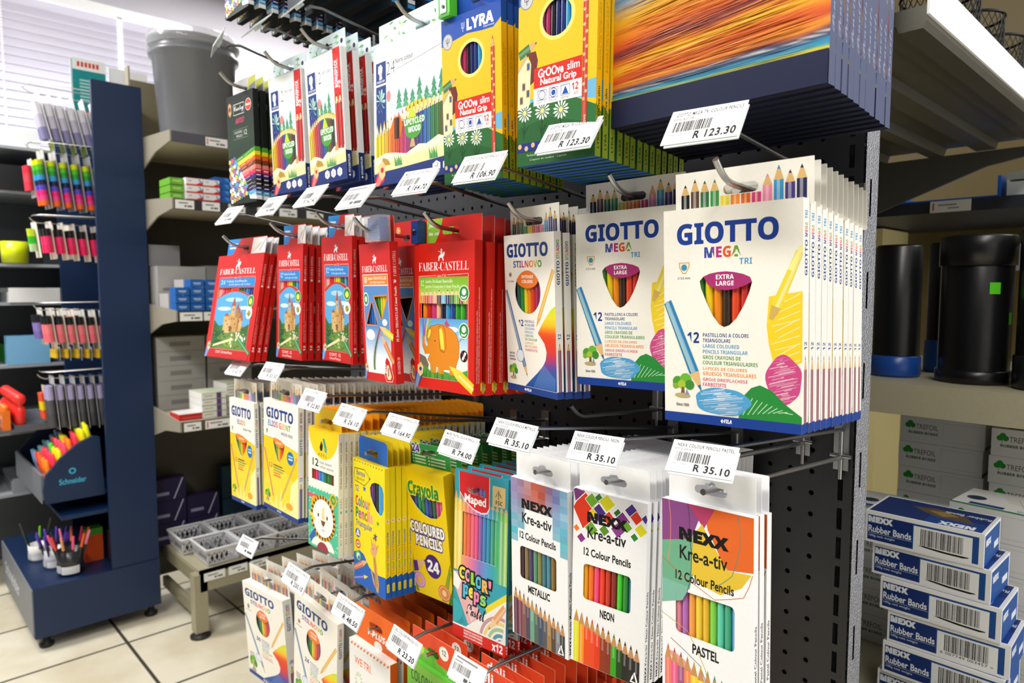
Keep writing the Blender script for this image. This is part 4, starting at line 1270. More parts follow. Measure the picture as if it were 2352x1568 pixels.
def staedtler(W, num):
    big = num == '24'
    p = Pack(W, .183, .0098, '#f2f4f4', top='#e8ecec', bot='#1a2f6e')
    a = p.front
    k = .5 if big else 1.0
    ue = 79 if not big else 99.5
    a.G(0, 0, 100, 30, ['#f8fafa', '#f6f8f8', '#f2f8fb'])
    a.G(12, 24, ue, 56, ['#f6f9fb', '#d8ecf6', '#cfe8f4', '#e0f0e0'])
    for u, v in ((40, 30), (62, 27), (88, 33)):
        if u < ue:
            a.E(u, v, 6 * k + 2, '#f8fcfd', rv=1.6)
    if big:     # die-cut window round two pencils
        wn = [(21, 57), (24, 54.5), (31, 53.5), (33, 56), (33, 66), (31, 69), (24, 70), (21, 67)]
    rnd = random.Random(9)
    for i in range(5 if not big else 9):
        u = 30 + i * (11 if not big else 7.5)
        h = rnd.uniform(8, 17)
        if u < ue - 6:
            for q in range(3):
                a.P([(u, 46 - h + q * h * .28), (u + (3 + q * 1.2) * k + 1, 48 - h + (q + 1) * h * .33), (u - (3 + q * 1.2) * k - 1, 48 - h + (q + 1) * h * .33)], ['#4f9a72', '#3f8a62', '#5aa87a'][q])
    a.E(52, 50, 22 * k + 4, '#d8c83a', rv=4)
    a.R(6 * k, 11, 28 * k + 1, 26.5, '#1d3a80')
    a.P([(u * k, v) for u, v in ((12, 13.5), (18, 12.5), (22, 15), (21, 18), (19.5, 20), (21, 23), (14, 23.5), (14.5, 20), (11, 18))], '#f4f6f8')
    a.T('STAEDTLER', 8 * k, 24, 27 * k, 25.6, '#f4f6f8', 'b', q=2)
    a.R(6 * k, 28, 28 * k + 1, 64, '#1d3a80')
    for i in range(10):
        t = i * .63
        a.P([(17 * k, 39), (17 * k + 10 * k * math.cos(t) - 2 * k, 39 + 8 * math.sin(t) - 1), (17 * k + 12 * k * math.cos(t), 39 + 9 * math.sin(t)), (17 * k + 9 * k * math.cos(t + .2), 39 + 7 * math.sin(t + .25))],
            ['#a8d8c8', '#7fc0a8', '#c8e8d8'][i % 3])
    a.T(num, 31 * k, 12.4, 45 * k + (3 if big else 0), 22, '#3a3f46', 's', -.02)
    a.T('Noris colour', 48 * k + (2 if big else 0), 12.4, 72 * k + (10 if big else 0), 16, '#8a9098' if not big else '#3a3f46', 's')
    if big:
        a.L_([(28, 20), (99.5, 12)], .0005, '#5a6068')
    a.E(36 * k, 37, 5 * k, '#ee8a8a', rv=4)
    a.R(34 * k, 41, 38 * k, 46, '#f4e8d0')
    cols = ['#e8d21c', '#f0c81e', '#f0a01e', '#ee7a1e', '#d85a2a', '#c83a3a', '#c83a6a', '#b83a7a', '#7a3a6a', '#4a3a7a', '#2a4a9c', '#2a6ab0', '#2a7a8a', '#2a7a3a', '#3a7a2a', '#5a4a2a', '#7a4a2a', '#4a3a34', '#3a2a24', '#2a2a2c']
    n = 14 if not big else 22
    for i in range(n):
        u = 3 + i * ((ue - 6) / n) + 1
        tv = 54 - 10 * math.sin(math.pi * min(1, i / n * .75 + .05)) if not big else 55 - 13 * math.sin(math.pi * .5 * i / n)
        c = cols[int(i * (len(cols) - 1) / (n - 1))]
        a.pen(u, tv, u, 82, (ue - 4) / 100 * W / n * .95, c, wood='#ecd9a4', hi=.05)
        a.R(u + .3 * k, tv + 7, u + 1.6 * k, 82, '#1c1a18')
    if not big:
        a.R(79, 0, 98, 74, '#d6251f')
        a.T('BONUSPACK', 82, 9, 89.5, 29.5, '#ffffff', 'b', .02, rot=90)
        a.T('+2', 90, 25, 96, 31, '#ffffff', 'b', .02, rot=90)
        a.R(91, 8, 92, 22, '#f0a8a0')
        for u in (84, 93):
            a.pen(u, 33.5, u, 80, .0072, '#c8281e', wood='#ecd9a4', lead='#1a1a1a', hi=0.1)
            a.R(u + .2, 40, u + 2.2, 80, '#1c1614')
    if big:
        a.P([(20, 61), (24, 53.5), (31, 52.5), (34.5, 60), (31, 69), (24, 70)], '#e06a1e')
        a.R(24.5, 54, 27.5, 69, '#5a3420')
        a.R(27.5, 54, 30.5, 69, '#1c1612')
    a.P([(0, 80), (14, 77), (24, 78), (38, 80.5), (52, 76), (60, 77), (72, 73), (80, 75.5), (100, 76.5), (100, 90), (0, 90)], '#f2efcf')
    a.P([(0, 84), (40, 82), (100, 79), (100, 90), (0, 90)], '#e8e4a8')
    a.P([(72, 77), (76, 70), (80, 71), (82, 77)] if not big else [(42, 77), (44, 70), (46.5, 71), (48, 77)], '#c8a878')
    for j, u0 in enumerate((50, 60) if not big else (26, 64)):
        for i in range(9):
            a.P([(u0 + i * 1.6 * k - 1, 88), (u0 + i * 1.6 * k + 1, 88), (u0 + i * 1.9 * k - 2, 79 + (i * 7 % 5))], ['#4a9a4a', '#6ab05a', '#3a8a5a'][i % 3])
    a.P([(14 * k, 86), (22 * k, 80), (34 * k, 82), (40 * k, 86)], '#b8923a')
    d = (52, 60) if not big else (46, 60)
    r = 15 if not big else 9.5
    a.E(d[0], d[1] + 4, r, '#4aa03a', rv=7.5, n=22)
    a.P([(d[0] - r * .9, d[1] + 1.5), (d[0] - r * .2, d[1] - 12), (d[0] + r * .4, d[1] - 2)], '#c8d82a')
    a.T('UPCYCLED', d[0] - r * 1.05, d[1] - 2.6, d[0] + r * 1.25, d[1] + 1.6, '#ffffff', 'b', .01, ol=('#4aa03a', .1))
    a.T('WOOD', d[0] - r * .6, d[1] + 3, d[0] + r * .8, d[1] + 7, '#ffffff', 'b', .01, ol=('#4aa03a', .1))
    a.P([(0, 91), (100, 87), (100, 100), (0, 100)], '#1c3377')
    pencil_end(a, 8 * k, 90.5, 1.25 * (k if not big else .62), '#d8302a')
    for i in range(3):
        u = (48 + i * 17) if not big else (70 + i * 10.5)
        a.P([(u + 7.2 * (k if not big else .62) * math.cos(t * 1.0472 + .52), 93.6 + 3.6 * (1 if not big else 1.05) * math.sin(t * 1.0472 + .52)) for t in range(6)], '#f6f6f2')
        a.L_([(u - 2.5 * k, 93), (u, 95), (u + 3 * k, 91.6)] if i != 1 else [(u - 2.6 * k, 91.6), (u + 2.6 * k, 95.4)], .0012, ['#2a2a2a', '#c8302a', '#3a9a3a'][i])
    s = p.side
    s.R(0, 0, 100, 78, '#eceeee')
    for i in range(2):
        s.T('wood-free coloured pencils with break-resistant lead', 36 + i * 24, 22 + i * 6, 46 + i * 24, 60, '#8a9096', 's', rot=90, q=2)
    s.R(0, 78, 100, 100, '#1a2f6e')
    s.T('STAEDTLER', 34, 81, 66, 95, '#f4f6f8', 'b', .01, rot=90)
    s.E(50, 97, 16, '#f4f6f8', n=8)
    c = p.hang(W, .027 if not big else .033, '#dceef4', '#7fa89a', '#e8f0ea', .0105, .032, .0065, rcorner=.0015, bump=.005)
    rnd = random.Random(6)
    for i in range(44 if not big else 60):
        u, v = rnd.uniform(3, 40), rnd.uniform(6, 84)
        if i % 3 == 0:
            u = rnd.uniform(56, 84)
        if big and i > 22:
            u = rnd.uniform(70, 96)
        if abs(u - 50) < 21 * (.0975 / W):
            continue
        t = rnd.uniform(0, 6.28)
        a_ = 4.4 * k + .8
        c.P([(u - a_ * math.cos(t), v - 11 * math.sin(t)), (u + 1.2 * k, v - 5), (u + a_ * math.cos(t), v + 11 * math.sin(t)), (u - 1.2 * k, v + 5)], rnd.choice(('#6fb07a', '#4a8f5a', '#98c87a', '#b8d088', '#7aa858')))
    if not big:
        c.E(90, 58, 6.5, '#f4f4f0', rv=22, n=16)
        c.E(90, 58, 3.6, '#1c2f5e', rv=13, n=14)
    return p


def croxley():
    p = Pack(.09, .183, .0098, '#16241a', top='#141a14', bot='#121212')
    a = p.front
    a.G(0, 0, 100, 62, ['#141c16', '#1a2a1c', '#223a22', '#1c3020'])
    a.P([(6, 8), (11, 6), (18, 8), (18, 16), (12, 19), (6, 16)], '#c8a06a')
    a.E(12, 12, 4.4, '#8a3a2a')
    a.L_([(26, 9), (66, 9), (66, 18.5), (26, 18.5), (26, 9)], .0009, '#f4f4f0')
    a.T('Croxley', 28, 10.4, 64, 17, '#ffffff', 'c')
    a.E(82, 12.5, 11, '#f4f0ea', n=24)
    a.E(82, 12.5, 10, '#dd3a22', n=24)
    a.R(74, 11.6, 90, 13.4, '#f8d8d0')
    a.T('ARTIST', 32, 22, 66, 26.4, '#d23a66', 'j', .01)
    a.L_([(22, 32), (78, 32), (78, 40.5), (22, 40.5), (22, 32)], .0005, '#8a9a8a')
    a.L_([(60, 32), (60, 40.5)], .0005, '#8a9a8a')
    a.T('COLOURING', 26, 33.4, 56, 35.6, '#e0e4e0', 's', q=2)
    a.T('PENCILS', 34, 37, 56, 39.2, '#e0e4e0', 's', q=2)
    a.T('12', 64, 33.8, 74, 38.4, '#e0e4e0', 's')
    cols = ['#4fa02a', '#e8dc1a', '#e8641e', '#7a3a1e', '#ee8a7a', '#e03052', '#3a2474', '#18181c', '#202026', '#2a2466', '#4aa6dc', '#f0f0f4']
    for i, c in enumerate(cols):
        u0 = 28 + i * 4.2
        v0, v1 = 59 + i * 3.1, 51 + i * 3.9
        a.P([(u0, v0), (99.9, v1), (99.9, v1 + 4), (u0 + 2, v0 + 3.6)], c)
        a.L_([(u0 + 8, v0 + .6), (u0 + 26, v0 - 1.2)], .0007, mix(c, '#ffffff', .75))
        a.L_([(u0 + 34, v0 - 1.4), (90, v1 + 1.4)], .0006, mix(c, '#ffffff', .55))
    rnd = random.Random(12)
    hexc = ['#f2f2f0', '#f2f2f0', '#e8e8ec', '#f2f2f0', '#d84a6a', '#4aa6dc', '#b0c832', '#e8e030', '#a06aa8', '#d87a4a', '#3a6ab0']
    for j in range(12):
        for i in range(8):
            u, v = 4 + i * 9.4 + (4.7 if j % 2 else 0), 60 + j * 3.35 + i * -.9
            if u > 33 + j * 3.6 or v > 98 or (j < 1 and i > 2):
                continue
            a.P([(max(0, u + 5.2 * math.cos(t * 1.047)), v + 2.2 * math.sin(t * 1.047)) for t in range(6)], '#b8b8be')
            a.P([(max(0, u + 4.7 * math.cos(t * 1.047)), v + 1.95 * math.sin(t * 1.047)) for t in range(6)], rnd.choice(hexc))
    s = p.side
    s.R(0, 0, 100, 100, '#141614')
    for i, c in enumerate(cols):
        v = 51 + i * 3.95
        s.R(0, v, 100, v + 3.7, mix(c, '#0a0a0a', .1))
        if i > 4:
            s.R(10, v + 1, 90, v + 2, mix(c, '#ffffff', .6))
    c = p.hang(.078, .026, '#f0eef0', '#c8c8c4', '#f4f4f0', .0095, .026, .008, rcorner=.002)
    c.P([(70, 12), (99, 2), (99, 96), (64, 96)], '#d8dc4a')
    c.P([(72, 60), (99, 40), (99, 96), (66, 96)], '#8a8a92')
    return p


def lyra():
    p = Pack(.098, .183, .0082, '#f0bc12', top='#1d4fa8', bot='#1f4fae')
    a = p.front
    wn = ell(51, 27, 18.7, 9.2, 28)
    p.win = [wn]
    p.pcols = ['#8a1f4a', '#b02a5a', '#1a1a22', '#1c2a6a', '#24347c', '#3aa0c8', '#4ab0d4', '#4a8a4a']
    p.prange = (28, 78)
    a.G(0, 12, 100, 66, ['#f4c81c', '#f0b812', '#f2c01a', '#efb40e'])
    b = a.L.pop()
    a.P([(0, 12), (100, 12), (100, 66), (0, 66)], '#f2c014', holes=[wn])
    halo = ell(51, 27, 22.5, 11.2, 28)
    a.P(halo, '#fae67a', holes=[wn])
    a.P([(0, 0), (100, 0), (100, 9.5), (88, 13.6), (70, 13.4), (45, 12.2), (20, 14), (0, 15.8)], '#1f4fae')
    a.T('LYRA', 45, 4.2, 88, 10.4, '#ffffff', 'b', .03)
    a.T('Germany', 72, 11, 90, 12.6, '#e8f0fa', 's', q=2)
    a.L_([(38, 5), (38, 10.6)], .0006, '#e8f0fa')
    a.L_([(35.5, 5), (36, 8.4), (40, 8.4), (40.5, 5)], .0006, '#e8f0fa')
    a.E(11, 13.5, 9, '#8a8d90', n=24)
    a.E(11, 13.5, 7.8, '#c8cacc', n=24)
    a.L_([(8, 11.6), (8.6, 14), (13.4, 14), (14, 11.6)], .0009, '#4a4c50')
    a.L_([(11, 11), (11, 16)], .0009, '#4a4c50')
    a.pen(26, 36.6, 1, 41.4, .009, '#3f7a3a', wood='#d8a878', hi=.12)
    a.P([(0, 66), (100, 62), (100, 72), (60, 68), (0, 72)], '#6fb4d8')
    a.P([(0, 70), (24, 66.5), (48, 66), (72, 68.5), (100, 75), (100, 100), (0, 100)], '#2a6a34')
    a.P([(0, 80), (40, 76), (100, 84), (100, 100), (0, 100)], '#225c2c')
    a.P([(0, 49), (10, 42.5), (18, 46), (17, 68), (0, 70)], '#efe3b4')
    a.P([(8, 43.5), (12, 41), (24, 41), (27, 46), (24, 56), (17, 58), (18, 47), (14, 42.6)], '#6a2a20')
    a.P([(0, 48), (11, 41.4), (13, 43.4), (0, 50.6)], '#c8b088')
    for u, v in ((12, 46), (6, 56), (3, 63), (12, 60)):
        a.R(u, v, u + 4.4, v + 4, '#b07a3a')
        a.R(u + .8, v + .6, u + 3.6, v + 3.4, '#3a5a8a')
    a.P([(22, 50), (83, 49.5), (83, 60.5), (22, 60.5)], '#d5261c')
    a.T('GrOOve', 28, 51, 60, 55.4, '#ffffff', 's', .03)
    a.T('slim', 65, 51, 80, 55, '#ffffff', 's', .015)
    a.T('Natural Grip', 31, 56, 76, 60.2, '#ffffff', 's', .03)
    a.R(22, 60.5, 83, 69.5, '#f6f4ee')
    for i in range(3):
        u = 33 + i * 15
        a.L_([(u - 5.5, 62), (u + 5.5, 62), (u + 5.5, 67), (u - 5.5, 67), (u - 5.5, 62)], .0006, '#2a3f8c')
        if i < 2:
            a.L_(ell(u, 64.5, 4.2, 4.2 * a.asp, 18) + [(u + 4.2, 64.5)], .0006, '#2a3f8c')
        if i == 1:
            a.E(u, 64.5, 2.6, '#1f4fae')
        if i == 2:
            a.P([(u, 62.6), (u + 4, 66.6), (u - 4, 66.6)], '#1f4fae')
        a.T(['EASY TO', '3.3 mm', 'RESISTANT'][i], u - 5, 67.7, u + 5, 68.7, '#3a3a4a', 's', q=2)
    a.T('12', 71, 62, 79, 65.6, '#c8241c', 'b')
    a.T('pcs', 74, 66.6, 79, 68.4, '#c8241c', 's')
    for u, v in ((10, 72), (34, 72.6), (58, 74)):
        a.L_([(u, v + 3), (u - 1, v + 14)], .0008, '#16401e')
        a.P([(u - 1, v + 12), (u - 6, v + 6), (u - 2, v + 9)], '#184a22')
        a.P([(u, v + 12), (u + 6, v + 6.5), (u + 1, v + 9)], '#184a22')
        for i in range(13):
            t = 2 * math.pi * i / 13
            q = lambda r, d: (u + r * math.cos(t + d), v + r * .48 * math.sin(t + d))
            a.P([q(2, 0), q(8, -.16), q(10.5, 0), q(8, .16)], '#eef2e2')
        a.E(u, v, 2.6, '#dcdc8a', n=9)
    a.R(0, 88, 83, 92.5, '#1f2f7c')
    for i in range(9):
        a.E(4 + i * 9, 90.2 + (.7 if i % 2 else -.7), 2.6, '#d8b478', n=10)
    a.T('Farbstifte · Coloured pencils', 14, 94, 60, 95.6, '#d0dcc8', 's', q=2)
    a.T('Crayons de couleur · Lápices', 18, 96.6, 66, 98, '#d0dcc8', 's', q=2)
    a.pen(86.5, 18, 86.5, 93, .0058, '#c03a24', wood='#d8a878', hi=.08)
    for i in range(13):
        a.E(86.5 + (1.4 if i % 2 else -1.2), 28 + i * 3.6, 1.7, '#d8b478', n=8)
    a.T('Groove', 85, 79, 88.4, 88, '#f0d8c8', 's', rot=90)
    s = p.side
    s.R(0, 0, 100, 12, '#1f4fae')
    s.P([(0, 74), (100, 78), (100, 100), (0, 100)], '#7a8a1c')
    s.T('GrOOve slim', 30, 66, 70, 84, '#2a2a10', 's', .02, rot=90)
    s.T('LYRA', 30, 88, 70, 96, '#2a2a10', 'b', rot=90)
    s.T('Ergonomic triangular pencils with grip', 30, 24, 48, 58, '#6a5a10', 's', rot=90, q=2)
    s.T('Buntstifte mit Griffmulden', 56, 26, 72, 58, '#6a5a10', 's', rot=90, q=2)
    c = p.hang(.08, .03, '#1f4fae', '#2a2a2a', '#1a3f8c', .014, .026, .008, rcorner=.003, dx=.008)

    def gift(root):
        z = p.H
        m = MB()
        m.box(-.046, -.0265, -.006, .005, z + .001, z + .027, '#56c81e')
        m.box(-.046, -.0265, -.0064, -.006, z + .001, z + .004, '#3fa016')
        sp_ = m.build('sharpener', [PLAST], root)
        m = MB()
        m.box(-.042, -.0315, -.0068, -.006, z + .005, z + .025, '#b8bcc0')
        m.tube([(-.0367, -.0068, z + .012), (-.0367, -.0076, z + .012)], .002, '#5a5a5a', 10)
        m.build('blade', [CHROME], sp_)
    p.extra = gift
    return p


def artbox():
    p = Pack(.202, .27, .0112, '#1e2340', top='#1e2340', bot='#1a1c2c', left='#22263c')
    a = p.front
    a.EPS = 0.0000015
    rnd = random.Random(21)
    ramp0 = [(0, '#d8a838'), (8, '#5a9ac8'), (24, '#e8b42a'), (36, '#e88a22'), (46, '#d8562a'), (52, '#7a3a4a'), (57, '#e0742a'), (62, '#f0bc2a'), (69, '#e06a26'), (74, '#c84a2a'), (78, '#f0a032'),
            (80.5, '#c86a3a'), (82, '#26264a'), (83.2, '#6a6a86'), (83.8, '#e8e4d8'), (84.3, '#4a4a6a'), (85.4, '#26284c'), (86.4, '#3a86b0'), (88.6, '#3f9ab8'), (89.3, '#7ab07a'), (90, '#e6d02e'), (90.9, '#d8b83a')]
    ramp = [(90.9 - (90.9 - v) * .42, c) for v, c in ramp0]

    def col(v):
        if v <= ramp[0][0]:
            return lin(ramp[0][1])
        for i in range(len(ramp) - 1):
            if ramp[i][0] <= v <= ramp[i + 1][0]:
                return mix(ramp[i][1], ramp[i + 1][1], (v - ramp[i][0]) / (ramp[i + 1][0] - ramp[i][0]))
        return lin(ramp[-1][1])
    tilt = lambda v: min(2.6, (90.9 - v) * .30)
    NU, NV = 16, 150
    gp, gc = [], []
    for j in range(NV + 1):
        for i in range(NU + 1):
            u, v = 100 * i / NU, 90.9 * j / NV
            gp.append((u, v))
            gc.append(col(min(90.9, v + (u - 50) / 50 * tilt(v) + .35 * math.sin(u * .21 + v * .5) * min(1, (90.9 - v) * .3))))
    a.L.append((gp, [(j * (NU + 1) + i, j * (NU + 1) + i + 1, (j + 1) * (NU + 1) + i + 1, (j + 1) * (NU + 1) + i) for j in range(NV) for i in range(NU)], gc))
    for i in range(1100):
        v = rnd.uniform(40, 90.3)
        L = rnd.uniform(10, 46)
        u = rnd.uniform(0, 100 - L)
        sl = 0
        j_ = 1.3 if v < 85 else .3
        um = u + L / 2
        vc = v + (um - 50) / 50 * tilt(v)
        c = mix(col(max(0, min(90.9, vc + rnd.uniform(-j_, j_)))), rnd.choice(('#fff0b0', '#e8502a', '#5a2a3a', '#f0b83a', '#f0a02a')) if v < 85.5 else '#d8d4c8', rnd.uniform(0, .2 if v < 85 else .1))
        h = rnd.uniform(.05, .22) * (1 if v < 85 else .6)
        v1 = max(.5, min(90.5, v - tilt(v) / 50 * L * rnd.uniform(.6, 1.5)))
        a.P([(u, v), (u + L * .5, (v + v1) / 2 - h), (u + L, v1), (u + L * .5, (v + v1) / 2 + h)], c)
    a.R(0, 90.9, 100, 100, '#1e2340')
    s = p.side
    s.R(0, 0, 100, 100, '#59607e')
    for t, v0, v1 in (('Pencils', 4, 20), ('Pencils', 26, 42), ('Pencils', 48, 64), ('Pencils', 70, 86)):
        s.T(t, 28, v0, 66, v1, '#a8adc0', 'c', rot=90, q=2)
    return p


def tplus():
    p = Pack(.106, .183, .012, '#f4f2ee', top='#f0eee8')
    a = p.front
    wn = rrect(34, 36, 88, 74, 10, 5)
    p.win = [wn]
    p.pcols = ['#c82a4a', '#7a2a6a', '#2a3a9c', '#2a6ac8', '#2f9a4a', '#e8d02a', '#ee8a1e']
    p.prange = (32, 90)
    for i in range(12):
        a.P([(4 + i * 8, 3), (8 + i * 8, 1), (9.5 + i * 8, 2.4), (5.5 + i * 8, 4.4)], '#ee7a3a')
    a.T('WE·TRI.', 14, 12, 56, 18, '#ee6a22', 's', .01)
    for i in range(12):
        t = i * .52
        a.L_([(24 + 5 * math.cos(t), 31 + 3.6 * math.sin(t)), (24 + 10 * math.cos(t), 31 + 7 * math.sin(t))], .0012, mix('#6ab04a', '#d8d84a', (i % 4) / 4))
    p.side.R(0, 0, 100, 100, '#ee6418')
    c = p.hang(.103, .052, '#ee6a1c', '#e86418', '#f08a4a', .030, .034, .010, rcorner=.003)
    c.T('T-PLUS+', 30, 56, 80, 74, '#ffffff', 'j', .02)
    c.E(56, 92, 10, '#f8f0e8', rv=14, n=20)
    return p


def deli(green):
    p = Pack(.092, .183, .009, '#58a83a' if green else '#e0502a', top='#62b83e' if green else '#d8482a')
    a = p.front
    if green:
        a.G(0, 0, 100, 60, ['#8ac84a', '#58a83a', '#3f8f34'])
        a.T('COLORUN', 10, 6, 70, 14, '#2a5a2a', 'b')
    else:
        a.T('deli', 10, 6, 48, 16, '#ffffff', 'b')
    c = p.hang(.09, .044, '#e24a26', '#d8441f', '#f0a888', .02, .026, .011, rcorner=.001)
    if green:
        c.P([(0, 100), (0, 62), (18, 48), (50, 58), (62, 76), (100, 82), (100, 100)], '#6fc03e')
        c.E(20, 62, 9, '#c8e02a', rv=16, n=14)
        c.E(76, 34, 11, '#f4f0e6', rv=21, n=20)
        c.T('12', 71, 24, 81, 40, '#4a4a3a', 'b')
    else:
        c.T('deli', 12, 14, 48, 44, '#ffffff', 'b', .01)
    return p


def darkbox():
    p = Pack(.15, .2, .014, '#1c1e20', top='#181818', bot='#141414')
    for i in range(5):
        p.side.R(0, 78 + i * 4, 100, 81 + i * 4, ['#d8d8dc', '#2a6ab0', '#26265c', '#d8d8dc', '#3a8ac8'][i])
    p.front.R(0, 60, 100, 100, '#26303a')
    p.hang(.12, .03, '#2a2a2a', '#1a1a1a', '#333333', .014, .03, .008)
    return p
# ------------------------------------------------------------------ room shell
def tile_material():
    m = bpy.data.materials.new('floor_tiles')
    m.use_nodes = True
    N, L = m.node_tree.nodes, m.node_tree.links
    b = N['Principled BSDF']
    b.inputs['Roughness'].default_value = 0.22
    tc = N.new('ShaderNodeTexCoord')
    mp = N.new('ShaderNodeMapping')
    mp.inputs['Location'].default_value = (2.265, 0.148, 0)
    br = N.new('ShaderNodeTexBrick')
    br.offset = 0.0
    br.inputs['Scale'].default_value = 1.0
    br.inputs['Brick Width'].default_value = 0.39
    br.inputs['Row Height'].default_value = 0.39
    br.inputs['Mortar Size'].default_value = 0.006
    br.inputs['Mortar Smooth'].default_value = 0.2
    br.inputs['Color1'].default_value = lin('#e9e2cd')
    br.inputs['Color2'].default_value = lin('#e4dcc4')
    br.inputs['Mortar'].default_value = lin('#4a463e')
    nz = N.new('ShaderNodeTexNoise')
    nz.inputs['Scale'].default_value = 5
    nz.inputs['Detail'].default_value = 5
    mx = N.new('ShaderNodeMix')
    mx.data_type = 'RGBA'
    mx.blend_type = 'MULTIPLY'
    mx.inputs[0].default_value = .35
    cr = N.new('ShaderNodeValToRGB')
    cr.color_ramp.elements[0].position = .35
    cr.color_ramp.elements[0].color = lin('#c9b894')
    cr.color_ramp.elements[1].position = .6
    cr.color_ramp.elements[1].color = (1, 1, 1, 1)
    L.new(tc.outputs['Object'], mp.inputs[0])
    L.new(mp.outputs[0], br.inputs['Vector'])
    L.new(tc.outputs['Object'], nz.inputs['Vector'])
    L.new(nz.outputs['Fac'], cr.inputs[0])
    L.new(br.outputs['Color'], mx.inputs[6])
    L.new(cr.outputs[0], mx.inputs[7])
    L.new(mx.outputs[2], b.inputs['Base Color'])
    return m


WALL = material('painted_wall', 0.7, noise=0.03, nscale=8, bump=0.08, bscale=120)
m = MB()
m.box(-4.2, 2.0, -3.0, 3.2, -.05, 0, '#cfc6ae')
struct(m.build('floor', [tile_material()]))
m = MB()
m.box(-4.2, 2.0, -3.0, 3.2, 2.92, 2.98, '#e8e8ea')
struct(m.build('ceiling', [WALL]))
m = MB()     # window wall: low wall, head and piers round the long opening
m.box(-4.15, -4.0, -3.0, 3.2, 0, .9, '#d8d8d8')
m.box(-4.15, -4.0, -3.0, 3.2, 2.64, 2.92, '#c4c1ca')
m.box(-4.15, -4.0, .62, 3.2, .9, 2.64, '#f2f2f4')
struct(m.build('wall_left', [WALL]))
m = MB()
m.box(-4.15, 2.0, 3.1, 3.2, 0, 2.92, '#8a8272')
struct(m.build('wall_back', [WALL]))
m = MB()
m.box(-4.14, -4.06, -3.0, .62, .9, .96, '#d0d0d4')
m.box(-4.14, -4.06, -3.0, .62, 2.58, 2.64, '#d0d0d4')
for y in (-2.1, -1.2, -.3):
    m.box(-4.14, -4.06, y - .03, y + .03, .9, 2.64, '#d0d0d4')
wf = struct(m.build('window_1', [PAINT]))
m = MB()
m.box(-4.112, -4.106, -3.0, .62, .9, 2.64, '#dfe8ee')
m.build('window_pane', [GLASS], wf)

m = MB()     # wall on the right with the open glazed shop door
m.box(2.0, 2.1, -3.0, -.25, 0, 2.92, '#d8d8d8')
m.box(2.0, 2.1, 2.25, 3.2, 0, 2.92, '#d8d8d8')
m.box(2.0, 2.1, -.25, 2.25, 2.4, 2.92, '#d8d8d8')
struct(m.build('wall_right', [WALL]))
m = MB()
for y in (-.25, .97, 2.20):
    m.box(1.99, 2.06, y, y + .05, 0, 2.4, '#b8babf')
m.box(1.99, 2.06, -.25, 2.25, 2.35, 2.4, '#b8babf')
struct(m.build('door_1', [PAINT]))
bl = empty('venetian_blind', (-3.98, -.3, 2.62))
tag(bl, 'white slatted venetian blind drawn down over the long shop window', 'blind')
m = MB()
rnd = random.Random(1)
z = 0.0
while z > -1.68:      # slats tilted almost closed
    m.add([(-.016, -2.6, z - .036), (-.016, .9, z - .036), (.012, .9, z - .006), (.012, -2.6, z - .006)], [(0, 1, 2, 3)], mix('#e4dfe6', '#d2cbd4', rnd.random()))
    z -= .040
m.build('slats', [SLAT], bl)
m = MB()
m.box(-.02, .03, -2.6, .9, 0, .045, '#f6f6f6')
m.build('head_rail', [PLAST], bl)
for y in (-.44, -.2, .55, -1.2):
    m = MB()
    m.box(.016, .018, y - .012, y + .012, -1.7, 0, '#fafafa')
    m.build('ladder_tape', [PLAST], bl)
m = MB()
for i in range(60):
    m.lathe([(0, -.006), (.005, -.003), (.005, .003), (0, .006)], .02, .06, '#f4f4f4', 6, M=Matrix.Translation((0, 0, -.05 - i * .014)))
m.build('bead_chain', [PLAST], bl)

# ------------------------------------------------------------------ perforated display rack
rack = empty('pegboard_rack', (-.81, 0, 0))
tag(rack, 'black perforated metal pegboard rack carrying hooks of coloured pencils', 'display rack')
XL, XR, ZB, ZT = -1.345, -.279, .16, 1.96
m = MB()
BLK = '#1e1f22'
sx, s8 = .025, [(math.cos(R(45 * k)), math.sin(R(45 * k))) for k in range(8)]
ncx = 38
x0 = -.313 - .025 * ncx
zc = ZB + .02
nz_ = int((ZT - zc) / .025)
rim = [(.0125 * max(-1, min(1, 1.4142 * c)), .0125 * max(-1, min(1, 1.4142 * s))) for c, s in s8]
for i in range(ncx):
    for j in range(nz_):
        cx, cz = x0 + .0125 + i * .025, zc + .0125 + j * .025
        if (i + j) % 2 and False:
            continue
        vs = [(cx + a, 0, cz + b) for a, b in rim] + [(cx + .0031 * c, 0, cz + .0031 * s) for c, s in s8]
        fs = [(k, (k + 1) % 8, 8 + (k + 1) % 8, 8 + k) for k in range(8)]
        vs += [(cx + .0031 * c, .0012, cz + .0031 * s) for c, s in s8]
        fs += [(8 + k, 8 + (k + 1) % 8, 16 + (k + 1) % 8, 16 + k) for k in range(8)]
        m.add(vs, fs, BLK)
xr = x0 + ncx * .025
